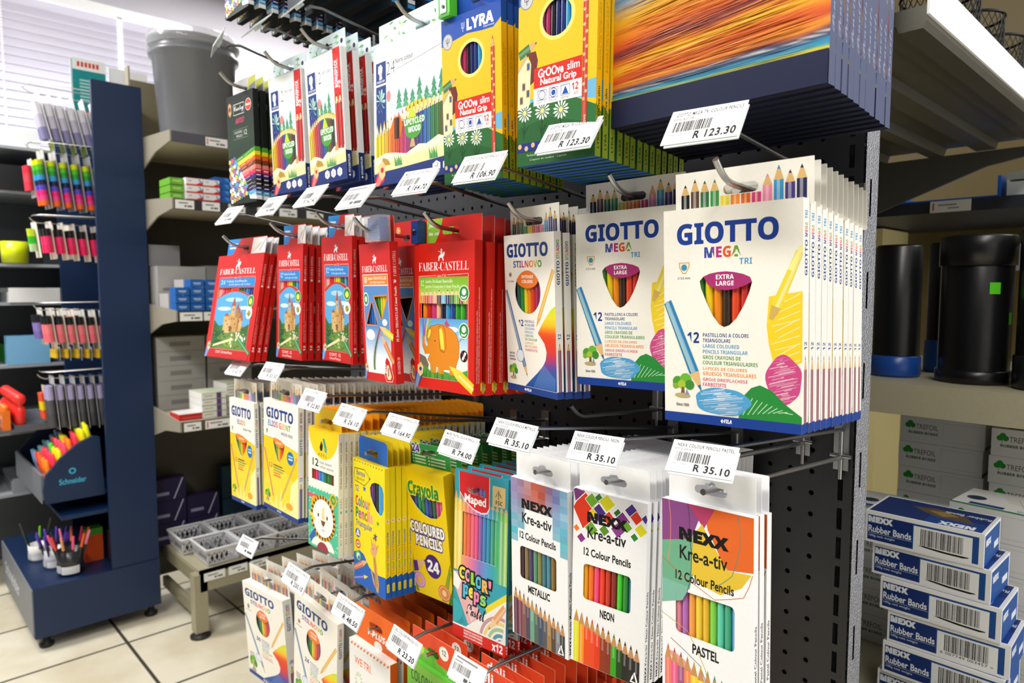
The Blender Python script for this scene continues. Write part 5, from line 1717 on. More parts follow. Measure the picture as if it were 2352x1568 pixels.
# slotted strips at both ends of the sheet
for sa, sb, sc in ((xr, XR - .002, -.2935), (XL + .002, x0, (XL + x0) / 2)):
    zz = ZB + .02
    m.quad((sa, 0, ZB), (sb, 0, ZB), (sb, 0, zz), (sa, 0, zz), BLK)
    while zz < ZT - .02:
        z1 = min(zz + .0333, ZT)
        a, b, c, d = sc - .0028, sc + .0028, zz + .003, zz + .0275
        m.quad((sa, 0, zz), (a, 0, zz), (a, 0, z1), (sa, 0, z1), BLK)
        m.quad((b, 0, zz), (sb, 0, zz), (sb, 0, z1), (b, 0, z1), BLK)
        m.quad((a, 0, zz), (b, 0, zz), (b, 0, c), (a, 0, c), BLK)
        m.quad((a, 0, d), (b, 0, d), (b, 0, z1), (a, 0, z1), BLK)
        zz = z1
m.quad((x0, 0, zc + nz_ * .025), (xr, 0, zc + nz_ * .025), (xr, 0, ZT), (x0, 0, ZT), BLK)
m.v = [(x + .81, y, z) for x, y, z in m.v]
m.build('perforated_panel', [PAINT], rack)
m = MB()
m.box(XL + .83, XR + .79, .03, .034, ZB, ZT, '#0c0c0e')
m.build('backing_sheet', [PAINT], rack)
for xa, xb in ((XR - .024, XR), (XL, XL + .024)):
    m = MB()
    a, b = xa + .81, xb + .81
    zz = 0.0
    # hollow post: three faces, the outer one slotted
    m.quad((a, .001, 0), (b, .001, 0), (b, .001, ZB), (a, .001, ZB), '#3a3b40')
    m.quad((b, .038, 0), (a, .038, 0), (a, .038, ZT + .03), (b, .038, ZT + .03), '#6a6b72')
    m.quad((a, .038, 0), (a, .001, 0), (a, .001, ZT + .03), (a, .038, ZT + .03), '#6a6b72')
    m.quad((a, .001, ZT + .03), (b, .001, ZT + .03), (b, .038, ZT + .03), (a, .038, ZT + .03), '#6a6b72')
    while zz < ZT:
        z1 = zz + .1
        m.quad((b, .001, zz), (b, .014, zz), (b, .014, z1), (b, .001, z1), '#b0b1b8')
        m.quad((b, .019, zz), (b, .038, zz), (b, .038, z1), (b, .019, z1), '#b0b1b8')
        m.quad((b, .014, zz), (b, .019, zz), (b, .019, zz + .03), (b, .014, zz + .03), '#b0b1b8')
        m.quad((b, .014, zz + .07), (b, .019, zz + .07), (b, .019, z1), (b, .014, z1), '#b0b1b8')
        zz = z1
    m.build('upright_post', [HAMMER], rack)
m = MB()
m.box(XL + .81, XR + .81, -.30, .0, 0, .15, '#1c1d20')
m.build('base_deck', [PAINT], rack)

# ------------------------------------------------------------------ hooks, tickets and stacks
WIRE = '#a8a8a6'


def hook(x, z_front, y_front, ztag, ytag, label, tip=True, slope=.07, arm=True):
    zw = z_front + slope * y_front            # y_front is negative: lower at the wall
    h = empty('display_hook', (x, 0, zw))
    m = MB()
    pts = [(0, -.0025, 0), (0, y_front - .012, z_front - zw + .0005)]
    if tip:
        for k in range(1, 7):
            a = R(k * 7)
            pts.append((0, pts[-1][1] - .0042 * math.cos(a), pts[-1][2] + .0042 * math.sin(a)))
        pts.append((0, pts[-1][1] - .006, pts[-1][2] + .006))
    m.tube(pts, .0027, WIRE, 10)
    m.build('prong', [CHROME], h)
    if arm:
        m = MB()
        za = .030
        yt, zt = ytag + .004, ztag - zw
        m.tube([(0, -.002, za), (0, -.012, za + .002), (0, yt + .03, zt + .002), (0, yt + .012, zt), (0, yt + .004, zt - .006)], .0022, '#8a8b8c', 8)
        m.build('ticket_arm', [CHROME], h)
    m = MB()
    m.box(-.008, .008, -.0035, -.0006, -.014, .046, WIRE)
    m.tube([(-.011, -.004, .002), (.011, -.004, .002)], .0024, WIRE, 8)
    m.tube([(0, -.0045, -.024), (0, -.0045, .03)], .0022, WIRE, 8)
    m.build('back_clip', [CHROME], h)
    tag(h, label, 'hook', 'wire display hooks on the pegboard')
    return h


def ticket(x, y, z, title, code, price, where, pitch=35, yaw=8, roll=0, w=.060, h=.038, seed=1):
    r = empty('price_tag')
    m = MB()
    m.box(-w / 2, w / 2, -.0003, .0003, 0, h, '#fbfbfb')
    a = Art(w, h)
    if price == '-':      # print too blurred to read
        a.R(10, 10, 74, 17, '#8a8a8a')
        a.R(8, 25, 32, 30, '#9a9a9a')
        a.R(48, 74, 60, 88, '#5a5a5a')
        a.R(64, 74, 92, 88, '#5a5a5a')
    else:
     a.T(title, 8, 9, min(96, 14 + len(title) * 3.1), 19.5, '#151515', 's', .026, sp=1.12, q=2)
     a.T(code, 6, 24, 33, 31, '#222222', 's', .01, sp=1.1, q=2)
     a.T('SPECTRA', 6, 71, 30, 76, '#2a2a2a', 's', q=2)
     a.T(price, 42, 70, 95, 91, '#0a0a0a', 's', .036, sp=1.12)
    a.barcode(9, 36, 62, 66, seed=seed, n=40)
    a.onto(m, lambda u, v, e: (u - w / 2, -.0003 - e, v))
    m.build('ticket', [PAPER], r)
    m = MB()
    m.box(-w / 2 + .003, w / 2 + .001, .0006, .0016, -.002, h - .004, '#dfe8e8')
    th = m.build('ticket_holder', [PLAST], r)
    m = MB()
    m.box(-.006, .006, .0016, .006, h * .35, h * .6, '#c8d4d4')
    m.build('clip', [PLAST], th)
    M0 = pose(x, y, z, yaw, roll, pitch)
    setm(r, M0 @ Matrix.Translation((0, 0, -h / 2)))
    tag(r, 'white price ticket %s %s' % (('reading ' + price) if price[-1] != '-' else 'with blurred print', where), 'price tag', 'price tickets on the hooks')
    return r


PROTO = {}


def stack(pk, name, P, n, pitch, desc, group, hookargs=None, slope=.07, jit=.5, rest=None, skip_hook=False, tip=True, tight=0):
    """hang n copies of a box one behind the other on a hook of its own"""
    x, y, z, ya, ro, pi = P
    rnd = random.Random(hash(desc) % 1000 if False else sum(map(ord, desc)))
    first = pk.make()
    yy, k = y, 0
    objs = []
    for i in range(n):
        o = first if i == 0 else (rest.make() if rest and i == 1 else dup(objs[1] if rest else first))
        dz = -slope * (yy - y)
        j = 0 if i == 0 else (jit if pitch > pk.D * 1.12 else .12)
        xs = -(yy - y) * math.tan(R(ya)) * (.9 if pitch < pk.D * 1.2 or i < tight else .3)
        setm(o, pose(x + xs + (rnd.uniform(-.0004, .0004) if i else 0), yy, z + dz, ya + rnd.uniform(-.25, .25) * j, ro + rnd.uniform(-.8, .8) * j,
                     pi if pitch > .012 or abs(pi) < 3 else pi))
        tag(o, desc + (', %s on its hook' % ORD[i] if n > 1 else ''), 'pencil box', group)
        objs.append(o)
        yy += (pk.D * 1.05 if i < tight else pitch) * (1 + (rnd.uniform(-.06, .12) if i and pitch > pk.D * 1.18 else 0))
        if yy > -pk.D - .006:
            break
    pk.fill(first)
    if hookargs and not skip_hook:
        ztag, ytag, lab = hookargs
        M0 = pose(*P)
        hp = M0 @ Vector((pk.hole[0], pk.D, pk.hole[1] + .0012))
        hook(hp.x, hp.z, hp.y, ztag, ytag, lab, slope=slope, tip=tip)
    return objs


def W4(s):
    return s


# top row
stack(croxley(), 'c', (-1.1739, -.2996, 1.3976, 5, -.3, -.6), 3, .0135, 'dark green artist pencil box with rainbow pencil bands', 'dark artist pencil boxes on the top row',
      (1.657, -.330, 'wire hook through the dark green artist boxes on the top row'))
s12 = staedtler(.0985, '12')
stack(s12, 's', (-1.0571, -.272, 1.4071, 4.5, -.1, -1.7), 2, .022, 'white box with red bonus stripe beside dark green boxes', 'white bonus pack boxes',
      (1.654, -.318, 'wire hook through the left white bonus pack boxes'))
stack(staedtler(.0985, '12'), 's', (-.9299, -.2729, 1.4081, 2.4, -1.0, -1.9), 4, .0205, 'white box with red bonus stripe beside wide forest box', 'white bonus pack boxes',
      (1.654, -.310, 'wire hook through the right white bonus pack boxes'))
stack(staedtler(.2, '24'), 's', (-.728, -.259, 1.3915, 0, .4, 0), 6, .014, 'wide white 24 pencil box with forest and navy band', 'wide white forest pencil boxes',
      (1.66, -.31, 'wire hook through the wide white forest boxes'))
stack(lyra(), 'l', (-.600, -.276, 1.372, 1.5, 1.5, -2.4), 9, .0105, 'yellow daisy pencil box with blue top beside white forest box', 'yellow daisy pencil boxes',
      (1.66, -.31, 'wire hook through the left yellow daisy boxes'))
stack(lyra(), 'l', (-.4565, -.296, 1.3725, 2.0, .9, .0), 14, .0105, 'yellow daisy pencil box cropped at top beside sunset boxes', 'yellow daisy pencil boxes',
      (1.66, -.32, 'wire hook through the right yellow daisy boxes'))
ab = artbox()
objs = stack(ab, 'a', (-.312, -.27, 1.399, 0, 0, 0), 11, .0118, 'large navy pencil box with painted orange sunset', 'large sunset pencil boxes', None, slope=.10)
hook(-.312, 1.672, -.262, 1.72, -.31, 'wire hook under the large navy sunset boxes')
# the sunset boxes rest with their top flap folded over that hook
# second row
e24 = faber_eco(.165, '24')
stack(e24, 'f', (-1.1976, -.3285, 1.1326, 4.4, -.5, 10.6), 3, .0105, 'wide red castle box of 24 pencils leaning outwards', 'red castle pencil boxes',
      (1.378, -.318, 'wire hook through the leaning red 24 boxes'))
stack(faber_eco(.083, '12'), 'f', (-1.044, -.2872, 1.1402, 2.4, .4, 1.9), 4, .0115, 'narrow red castle box of 12 right of leaning box', 'red castle pencil boxes',
      (1.382, -.310, 'wire hook through the left narrow red castle boxes'))
stack(faber_eco(.083, '12'), 'f', (-.9062, -.2779, 1.1447, 1.7, 1.0, .1), 3, .0125, 'narrow red castle box of 12 left of sharpener box', 'red castle pencil boxes',
      (1.383, -.315, 'wire hook through the right narrow red castle boxes'))
fj = faber_junior()
stack(fj, 'f', (-.7803, -.2853, 1.1286, -2.5, -.2, -2.2), 2, .040, 'red junior box with two triangular windows and blue sharpener', 'red junior pencil boxes',
      (1.369, -.317, 'wire hook through the red junior boxes with sharpeners'))
stack(faber_jumbo(), 'f', (-.6715, -.2649, 1.1257, .3, -.1, .8), 5, .0182, 'red jumbo pencil box with orange elephant', 'red elephant pencil boxes',
      (1.377, -.306, 'wire hook through the red elephant boxes'))
stack(stilnovo(.098, '12'), 'g', (-.5549, -.2265, 1.1308, -10, .7, -2.4), 4, .0135, 'slim white 12 box with oval window and rainbow swoosh', 'white rainbow swoosh boxes',
      (1.379, -.305, 'wire hook through the slim white oval window boxes'))
stack(mega(), 'g', (-.4335, -.212, 1.149, 6, -1, -.5), 7, .0149, 'white extra large pencil box on the left cream stack', 'white extra large pencil boxes',
      (1.392, -.305, 'wire hook through the left white extra large boxes'))
stack(mega(), 'g', (-.2859, -.2637, 1.1366, 5.5, -1.1, -.8), 11, .0149, 'white extra large pencil box on the rightmost cream stack', 'white extra large pencil boxes',
      (1.378, -.312, 'wire hook through the right white extra large boxes'))
# third row
stack(elios(.089, False), 'g', (-1.1705, -.3152, .8789, 4, 1, -.3), 8, .0125, 'small yellow white pencil box at the left end', 'yellow sunburst pencil boxes',
      (1.119, -.318, 'wire hook through the small yellow white boxes'), tip=False)
stack(elios(.121, True), 'g', (-1.0467, -.3065, .8887, .5, .8, 1.0), 21, .0131, 'yellow white giant pencil box left of lion boxes', 'yellow sunburst pencil boxes',
      (1.123, -.313, 'wire hook through the yellow white giant boxes'), tip=False)
stack(adel(), 'a', (-.9185, -.3006, .8628, 3, 1.2, .7), 26, .0122, 'white pencil box with a striped lion face', 'white lion pencil boxes',
      (1.092, -.311, 'wire hook through the white lion boxes'), tip=False, rest=adel(True), tight=3)
stack(bantex(), 'b', (-.8221, -.281, .8279, -.9, 1, -.3), 16, .0092, 'yellow and blue pencil box with a giraffe', 'yellow giraffe pencil boxes',
      (1.080, -.308, 'wire hook through the yellow giraffe boxes'), tip=False, rest=bantex(True))
stack(crayola(), 'c', (-.7465, -.2274, .8249, 6.2, 0, -5.9), 9, .0205, 'plain yellow 24 pencil box with green hang card', 'yellow boxes with green cards',
      (1.074, -.283, 'wire hook through the yellow boxes with green cards'), tip=False)
mp = maped()
mp.W, mp.H = .0925, .22
mp.front.w, mp.front.h, mp.side.h = .0925, .22, .22
mp.hole = (-.007, .22 * .893)
stack(mp, 'm', (-.640, -.236, .8005, 5.3, -.2, 1.9), 11, .0212, 'teal pastel pencil box with red round badge', 'teal pastel pencil boxes',
      (1.065, -.273, 'wire hook through the teal pastel boxes'), tip=False)
stack(nexx('METALLIC'), 'n', (-.5129, -.2554, .8567, 1.1, .9, -2.0), 21, .0108, 'white metallic pencil box with blue square mosaic', 'white mosaic pencil boxes',
      (1.101, -.300, 'wire hook through the white metallic boxes'), tip=False)
stack(nexx('NEON'), 'n', (-.4195, -.2555, .8635, 8, .9, -.4), 23, .0100, 'white neon pencil box with colourful diamonds', 'white diamond pencil boxes',
      (1.102, -.290, 'wire hook through the white neon boxes'), tip=False)
stack(nexx('PASTEL'), 'n', (-.2885, -.2868, .8869, .7, -1.2, 0), 3, .0105, 'white pastel pencil box with curved colour patches', 'white patch pencil boxes',
      (1.1150, -.298, 'wire hook through the white pastel boxes'), tip=False)
# bottom row
stack(stilnovo(.175, '36', .0165), 'g', (-1.226, -.255, .502, .6, -5.0, -1.1), 6, .034, 'wide white 36 pencil box at the bottom left', 'white bottom row pencil boxes',
      (.782, -.290, 'wire hook through the wide white 36 boxes'), tip=False)
stack(stilnovo(.139, '24', .011), 'g', (-.995, -.282, .565, .5, 3.6, 0), 7, .034, 'white 24 pencil box at the bottom beside orange card', 'white bottom row pencil boxes',
      (.813, -.318, 'wire hook through the white 24 boxes below'), tip=False)
stack(tplus(), 't', (-.836, -.277, .550, 1, .9, 0), 11, .0215, 'white orange box with orange hang card', 'orange card pencil boxes',
      (.814, -.318, 'wire hook through the orange card boxes'), tip=False)
stack(deli(True), 'd', (-.706, -.268, .570, 0, .5, 0), 10, .0205, 'green pencil box with orange red card', 'red card pencil boxes',
      (.804, -.306, 'wire hook through the green boxes with red cards'), tip=False)
stack(deli(False), 'd', (-.586, -.268, .572, 0, .5, 0), 12, .0185, 'orange red pencil box at the bottom edge', 'red card pencil boxes',
      (.802, -.288, 'wire hook through the orange red boxes'), tip=False)
# above the frame line: undersides of the highest row
stack(croxley(), 'c', (-1.203, -.290, 1.722, 2, 0, 0), 12, .0205, 'dark pencil box seen from below above the bucket', 'dark boxes hanging overhead',
      (1.98, -.32, 'wire hook for the dark boxes overhead'))
stack(darkbox(), 'd', (-1.01, -.255, 1.702, 0, 0, 0), 7, .031, 'wide black box seen from below at top', 'wide black boxes overhead',
      (1.98, -.32, 'wire hook for the wide black boxes overhead'))
hook(-.535, 1.098, -.14, 1.1, -.2, 'bare wire hook on the pegboard under the slim white boxes', arm=False)
hook(-.235 - .1, 1.09, -.22, 1.1, -.2, 'bare wire hook on the pegboard above the pastel boxes', arm=False)

TK = [
    (-1.175, -.334, 1.657, 'COLOUR PENCILS 12', 'PCL0001', '-', 'edge-on by the grey bucket', 30, -17),
    (-1.054, -.321, 1.654, 'COLOUR PENCILS 12', 'PCL0002', '-', 'over the left bonus pack boxes', 48, -5),
    (-.936, -.312, 1.654, 'COLOUR PENCILS 12', 'PCL0003', '-', 'over the right bonus pack boxes', 46, -3),
    (-1.19, -.318, 1.378, 'ECO PENCILS 24', 'ECO24', '-', 'under the dark green boxes', 40, 4),
    (-1.044, -.310, 1.382, 'ECO PENCILS 12', 'ECO12', '-', 'under the left bonus pack boxes', 40, 3),
    (-.906, -.315, 1.383, 'ECO PENCILS 12', 'ECO12', 'R 42.40', 'under the right bonus pack boxes', 40, 2),
    (-.780, -.319, 1.369, 'JUNIOR TRIANGULAR', 'JUN10', '-', 'left of the wide forest box', 40, 2),
    (-.668, -.306, 1.377, 'MEGA TRI COLOUR PENCILS', 'JUMBO', 'R 164.70', 'under the wide forest box', 38, 6),
    (-.555, -.305, 1.379, "GIOTTO STILNOVO PENCILS 12'S", 'SFILA070', 'R 106.90', 'under the left daisy box', 36, 8),
    (-.430, -.305, 1.392, 'GIOTTO MEGA TRI COLOUR PENCILS', 'SFILA018', 'R 123.30', 'in front of the right daisy box', 38, 8),
    (-.285, -.314, 1.376, 'GIOTTO MEGA TRI COLOUR PENCILS', 'SFILA018', 'R 123.30', 'under the sunset boxes', 38, 9),
    (-1.17, -.320, 1.119, 'GIOTTO ELIOS', 'ELI12', 'R 42.70', 'below the leaning red box', 42, 6),
    (-1.048, -.315, 1.123, 'GIOTTO ELIOS WOOD FREE', 'ELI12', 'R 55.50', 'below the narrow castle boxes', 34, 6),
    (-.918, -.313, 1.092, 'ADEL COLOUR PENCILS 12', 'ADEL12', 'R 32.80', 'above the lion boxes', 30, 6),
    (-.822, -.308, 1.080, 'BANTEX COL PENCILS 12 TRIAN', 'BTX12', 'R 26.10', 'above the giraffe boxes', 33, 8),
    (-.740, -.283, 1.074, 'CRAYOLA COLOUR PENCILS 24 S', 'CRAY24', 'R 164.90', 'above the green carded boxes', 34, 10),
    (-.632, -.273, 1.065, 'MAPED PASTEL COLOUR PENCILS 12', 'ZPUN048', 'R 74.00', 'above the teal pastel boxes', 28, 10),
    (-.510, -.300, 1.101, 'NEXX COLOUR PENCILS METALLIC', 'PCL0033', 'R 35.10', 'above the metallic mosaic boxes', 33, 10),
    (-.408, -.290, 1.102, 'NEXX COLOUR PENCILS  NEON', 'PCL0032', 'R 35.10', 'above the neon diamond boxes', 34, 8),
    (-.2885, -.3010, 1.1150, 'NEXX COLOUR PENCILS PASTEL', 'PCL0031', 'R 35.10', 'above the pastel patch boxes', 40, 10),
    (-1.229, -.288, .782, 'GIOTTO STILNOVO 36', 'STI36', '-', 'at the bottom left over white baskets', 30, 7),
    (-.966, -.322, .813, 'GIOTTO STILNOVO 36 PENCILS', 'STI36', 'R 250.10', 'above the wide white 36 box', 26, 8),
    (-.812, -.322, .814, "T PLUS TRI COLOUR PENCILS 12'S", 'TPLUS', 'R 48.50', 'left of the orange card', 22, 10),
    (-.700, -.308, .804, 'DELI COLOUR PENCILS 12 S', 'DELI003', 'R 23.20', 'right of the orange card', 24, 6),
    (-.600, -.288, .802, 'DELI COLOUR PENCILS 12', 'DELI004', '-', 'cropped at the bottom edge', 26, 4),
]
TROLL = {20: 3, 21: 9, 22: 12, 23: 10, 24: 4, 13: 3, 14: 4, 15: 5, 16: 6, 17: 4}
for i, t in enumerate(TK):
    ticket(*t[:7], pitch=t[7], yaw=t[8], roll=TROLL.get(i, 0), seed=i, **({} if i < 11 else dict(w=.0545, h=.0288)))
# ------------------------------------------------------------------ shelving behind the aisle (faces the camera side)
BEIGE = '#b3aa8e'
sh = empty('shelf_unit', (-2.95, .0, 0))
tag(sh, 'beige metal shop shelving with dark label strips behind the blue stand', 'shelving')
OX = 2.95


def shelf(zt, th=.036, lip='#34343c', x1=-2.5, y1=2.3, name='shelf', dep=.0):
    m = MB()
    m.box(-2.93 + OX, x1 + OX - .004, .012, y1, zt - th + .008, zt, BEIGE)
    m.box(x1 + OX - .006, x1 + OX, .0125, y1, zt - th, zt + .0003, lip)
    return m.build(name, [PAINT], sh)


for zt, lp in ((1.787, '#50505a'), (1.562, '#2c2c30'), (1.178, '#2e2e30'), (.792, '#54524a')):
    shelf(zt, lip=lp)
    m = MB()      # end bracket: tapered cheek under the shelf
    P = [(-2.93, zt + .03), (-2.5, zt + .002), (-2.5, zt - .034), (-2.66, zt - .05), (-2.93, zt - .125)]
    m.add([(x + OX, .006, z) for x, z in P] + [(x + OX, .0115, z) for x, z in P],
          [tuple(range(5)), (9, 8, 7, 6, 5)] + [(i, (i + 1) % 5, 5 + (i + 1) % 5, 5 + i) for i in range(5)], '#9a9484')
    m.build('bracket', [PAINT], sh)
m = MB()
m.box(-2.99 + OX, -2.945 + OX, .012, 2.3, .1, 1.75, '#3a352a')  # tan panel coloured dark for the shade between the shelves
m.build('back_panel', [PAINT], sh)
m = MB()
m.box(-2.99 + OX, -2.945 + OX, .012, 2.3, 1.7505, 2.05, '#8d8468')  # top of the same back panel, in a lighter colour where it is lit
m.build('back_panel_lit_top', [PAINT], sh)
m = MB()
m.box(-2.985 + OX, -2.945 + OX, .006, .012, 0, 2.1, '#a8a088')
m.build('upright_post', [PAINT], sh)
# bottom bench
m = MB()
m.box(-2.93 + OX, -2.5 + OX, .055, 2.3, .232, .247, '#aaa388')
m.box(-2.512 + OX, -2.5 + OX, .055, 2.3, .170, .247, '#9a947c')
m.build('bench_deck', [PAINT], sh)
m = MB()
m.box(-2.93 + OX, -2.5 + OX, .055, .075, .185, .232, '#8f8970')
m.box(-2.93 + OX, -2.53 + OX, .055, .075, .06, .10, '#8f8970')
m.build('bench_cheek', [PAINT], sh)
for y in (.035, 1.1):
    m = MB()
    m.box(-2.545 + OX, -2.5 + OX, y, y + .045, .022, .235, '#a39c82')
    m.lathe([(0, 0), (.035, 0), (.035, .008), (.014, .016), (.014, .03)], -2.522 + OX, y + .022, '#2a2a28', 16)
    m.build('leg', [PAINT], sh)


def shelf_ticket(y, zt, w, x=-2.4985, h=.030, red=False, k=0):
    m = MB()
    m.box(0, .0012, -w / 2, w / 2, -h, 0, '#f2f2ee')
    a = Art(w, h)
    if red:
        a.R(6, 14, 11, 86, '#d83a2a')
    a.R(18, 26, 66, 40, '#6a6a6a')
    a.R(48, 58, 60, 78, '#5a5a5a')
    a.R(64, 58, 88, 78, '#5a5a5a')
    a.onto(m, lambda u, v, e: (.0012 + e, -w / 2 + u, v - h))
    o = m.build('shelf_label', [PAPER])
    o.location = (x, y, zt)
    return o


lab = [(.160, 1.782, .075, True, 'top shelf under the grey bucket'), (.046, 1.558, .062, False, 'under the green ended boxes, left one'), (.134, 1.558, .060, False, 'under the red white boxes'),
       (.225, 1.558, .06, False, 'behind the lowest dark green artist box'), (.33, 1.558, .06, False, 'left of three under the white bonus boxes'), (.42, 1.558, .07, False, 'middle of three under the white bonus boxes'), (.53, 1.558, .07, False, 'right of three under the white bonus boxes'),
       (.055, 1.174, .075, False, 'left one under the blue boxes'), (.135, 1.174, .075, False, 'right one under the blue boxes'),
       (.047, .788, .058, False, 'under the flat red box'), (.135, .788, .09, True, 'under the green white boxes'),
       (.105, .236, .075, False, 'on the bench, leftmost of three'), (.19, .236, .07, False, 'on the bench, middle of three'), (.27, .236, .07, False, 'on the bench, right of three')]
for i, (y, z, wd, rd, t) in enumerate(lab):
    tag(shelf_ticket(y, z, wd, red=rd, k=i), 'white shelf edge label on the ' + t if not t.startswith(('under', 'behind', 'left', 'middle', 'right', 'on')) else 'white shelf edge label ' + t, 'shelf label', 'shelf edge labels')


def carton(name, x, y, z, dx, dy, dz, col, label, cat='box', group=None, art=None, top=None, mat=CARD, ya=0):
    """box whose printed end faces +x; corner at its centre bottom"""
    m = MB()
    m.box(-dx, 0, -dy / 2, dy / 2, 0, dz, col, top=top or col, bot=col)
    if art:
        a = Art(dy, dz)
        art(a)
        a.onto(m, lambda u, v, e: (e, -dy / 2 + u, v))
    o = m.build(name, [mat])
    o.location = (x, y, z + .0004)
    o.rotation_euler = (0, 0, R(ya))
    tag(o, label, cat, group)
    return o


def a_rw(a):
    a.P([(0, 100), (0, 86), (60, 84), (100, 40), (100, 100)], '#d8281e')
    a.R(0, 0, 100, 4, '#d8281e')
    a.R(14, 30, 34, 50, '#b8c4d0')
    a.P([(72, 14), (84, 14), (98, 62), (88, 66)], '#58aede')


for j in range(3):
    for i in range(2):
        carton('pencil_lead_box', -2.515, .086 + i * .058, 1.5625 + j * .0255, .12, .056, .0245, '#f2f0ee',
               'small white box with red edge, %s row, %s column' % (('bottom', 'middle', 'top')[j], ('left', 'right')[i]), 'box', 'red and white boxes', a_rw)
    carton('pencil_lead_box', -2.535, .034, 1.5625 + j * .0255, .11, .044, .0225, '#6fae3a',
           'small green box beside the red white boxes, %s of three' % ('bottom', 'middle', 'top')[j], 'box', 'small green boxes', lambda a: a.R(20, 30, 80, 60, '#a8d070'))
for j in range(4):
    carton('glue_stick_box', -2.525, .186, 1.5625 + j * .0225, .1, .05, .0218, '#2a66b8',
           'small blue box behind the dark green artist box, level %s' % ('one', 'two', 'three', 'four')[j], 'box', 'blue boxes by the artist box', lambda a: a.P([(60, 10), (90, 10), (98, 80)], '#5a9ae0'))


def a_bl(a):
    a.R(0, 0, 100, 8, '#1c4a96')
    a.R(20, 40, 78, 50, '#cfe0f4')
    a.R(28, 58, 72, 68, '#a8c4e8')


for i, (y, n) in enumerate(((.036, 3), (.086, 4), (.137, 4))):
    for j in range(n):
        carton('staples_box', -2.52, y, 1.1785 + j * .0275, .06, .046, .0262, '#2866b4',
               'small blue staples box, %s pile, %s from bottom' % (('left', 'middle', 'right')[i], ('lowest', 'second', 'third', 'fourth')[j]), 'box', 'blue staples boxes', a_bl)
for j in range(2):
    carton('clip_box', -2.6, .0365 + j * .052, 1.1785 + j * .0, .1, .045, .06 + j * .05, '#b8b4b6', ('short grey white box left of the blue staples', 'taller grey white box behind the blue staples')[j], 'box', None,
           lambda a: a.R(30, 10, 44, 90, '#4a4a78'))
carton('storage_carton', -2.72, .102, 1.1785, .2, .17, .16, '#a9a8a6', 'white carton standing behind the blue staples boxes', 'carton', 'white cartons on middle shelf', lambda a: a.R(10, 50, 80, 56, '#77767a'))
carton('storage_carton', -2.72, .25, 1.1785, .2, .12, .165, '#8e8d8b', 'grey carton behind the right blue staples pile', 'carton', 'white cartons on middle shelf')
carton('storage_carton', -2.81, .07, 1.3400, .11, .11, .08, '#8a898c', 'small grey carton standing on the white cartons', 'carton')
for i, (y, n) in enumerate(((.115, 5), (.30, 5))):
    for j in range(n):
        carton('storage_carton', -2.80, y, .7925 + j * .056, .13, .176, .055, '#a3a29e',
               'flat grey carton, %s pile on lower shelf, %s' % (('left', 'right')[i], ('lowest', 'second up', 'third up', 'fourth up', 'topmost')[j]), 'carton', 'flat grey cartons',
               lambda a: (a.R(26, 34, 70, 66, '#807f7e')))
m = carton('eraser_box', -2.53, .0610, .7925, .1, .095, .022, '#c8302a', 'flat red box with white top on the shelf edge', 'box', None, lambda a: a.R(10, 60, 90, 66, '#e8a098'), top='#d8d4d4')


def a_gw(a):
    a.R(0, 0, 100, 100, '#ecece8')
    a.R(0, 0, 100, 10, '#8ab04a')
    a.R(60, 8, 80, 100, '#6a4a7c')
    a.R(10, 40, 45, 60, '#c8c08a')


for i, (y, n, x) in enumerate(((.135, 4, -2.53), (.235, 5, -2.56))):
    for j in range(n):
        carton('clip_box', x, y, .7925 + j * .0225, .13, .086, .0217, '#e8e8e2',
               'flat white green box with purple band, %s pile, level %s' % (('left', 'right')[i], ('one', 'two', 'three', 'four', 'five')[j]), 'box', 'white green boxes', a_gw, top='#c8d0b8')


def a_pu(a):
    a.L_([(64, 96), (92, 4)], .004, '#b8b4c8')
    a.R(10, 60, 50, 74, '#8a86a0')


for i, (y, n) in enumerate(((.07, 3), (.20, 2))):
    for j in range(n):
        carton('paper_box', -2.86, y, .2475 + j * .088, .06, .125, .086, '#231c3c',
               'dark purple box with diagonal line, %s pile, %s' % (('left', 'right')[i], ('bottom', 'second', 'third')[j]), 'box', 'dark purple boxes on the bench', a_pu)
carton('paper_box', -2.87, .36, .2475, .05, .16, .27, '#16303f', 'dark teal box standing behind the white baskets', 'box', None, lambda a: (a.R(0, 48, 100, 52, '#0e222e'), a.E(64, 26, 10, '#3a4a44')))

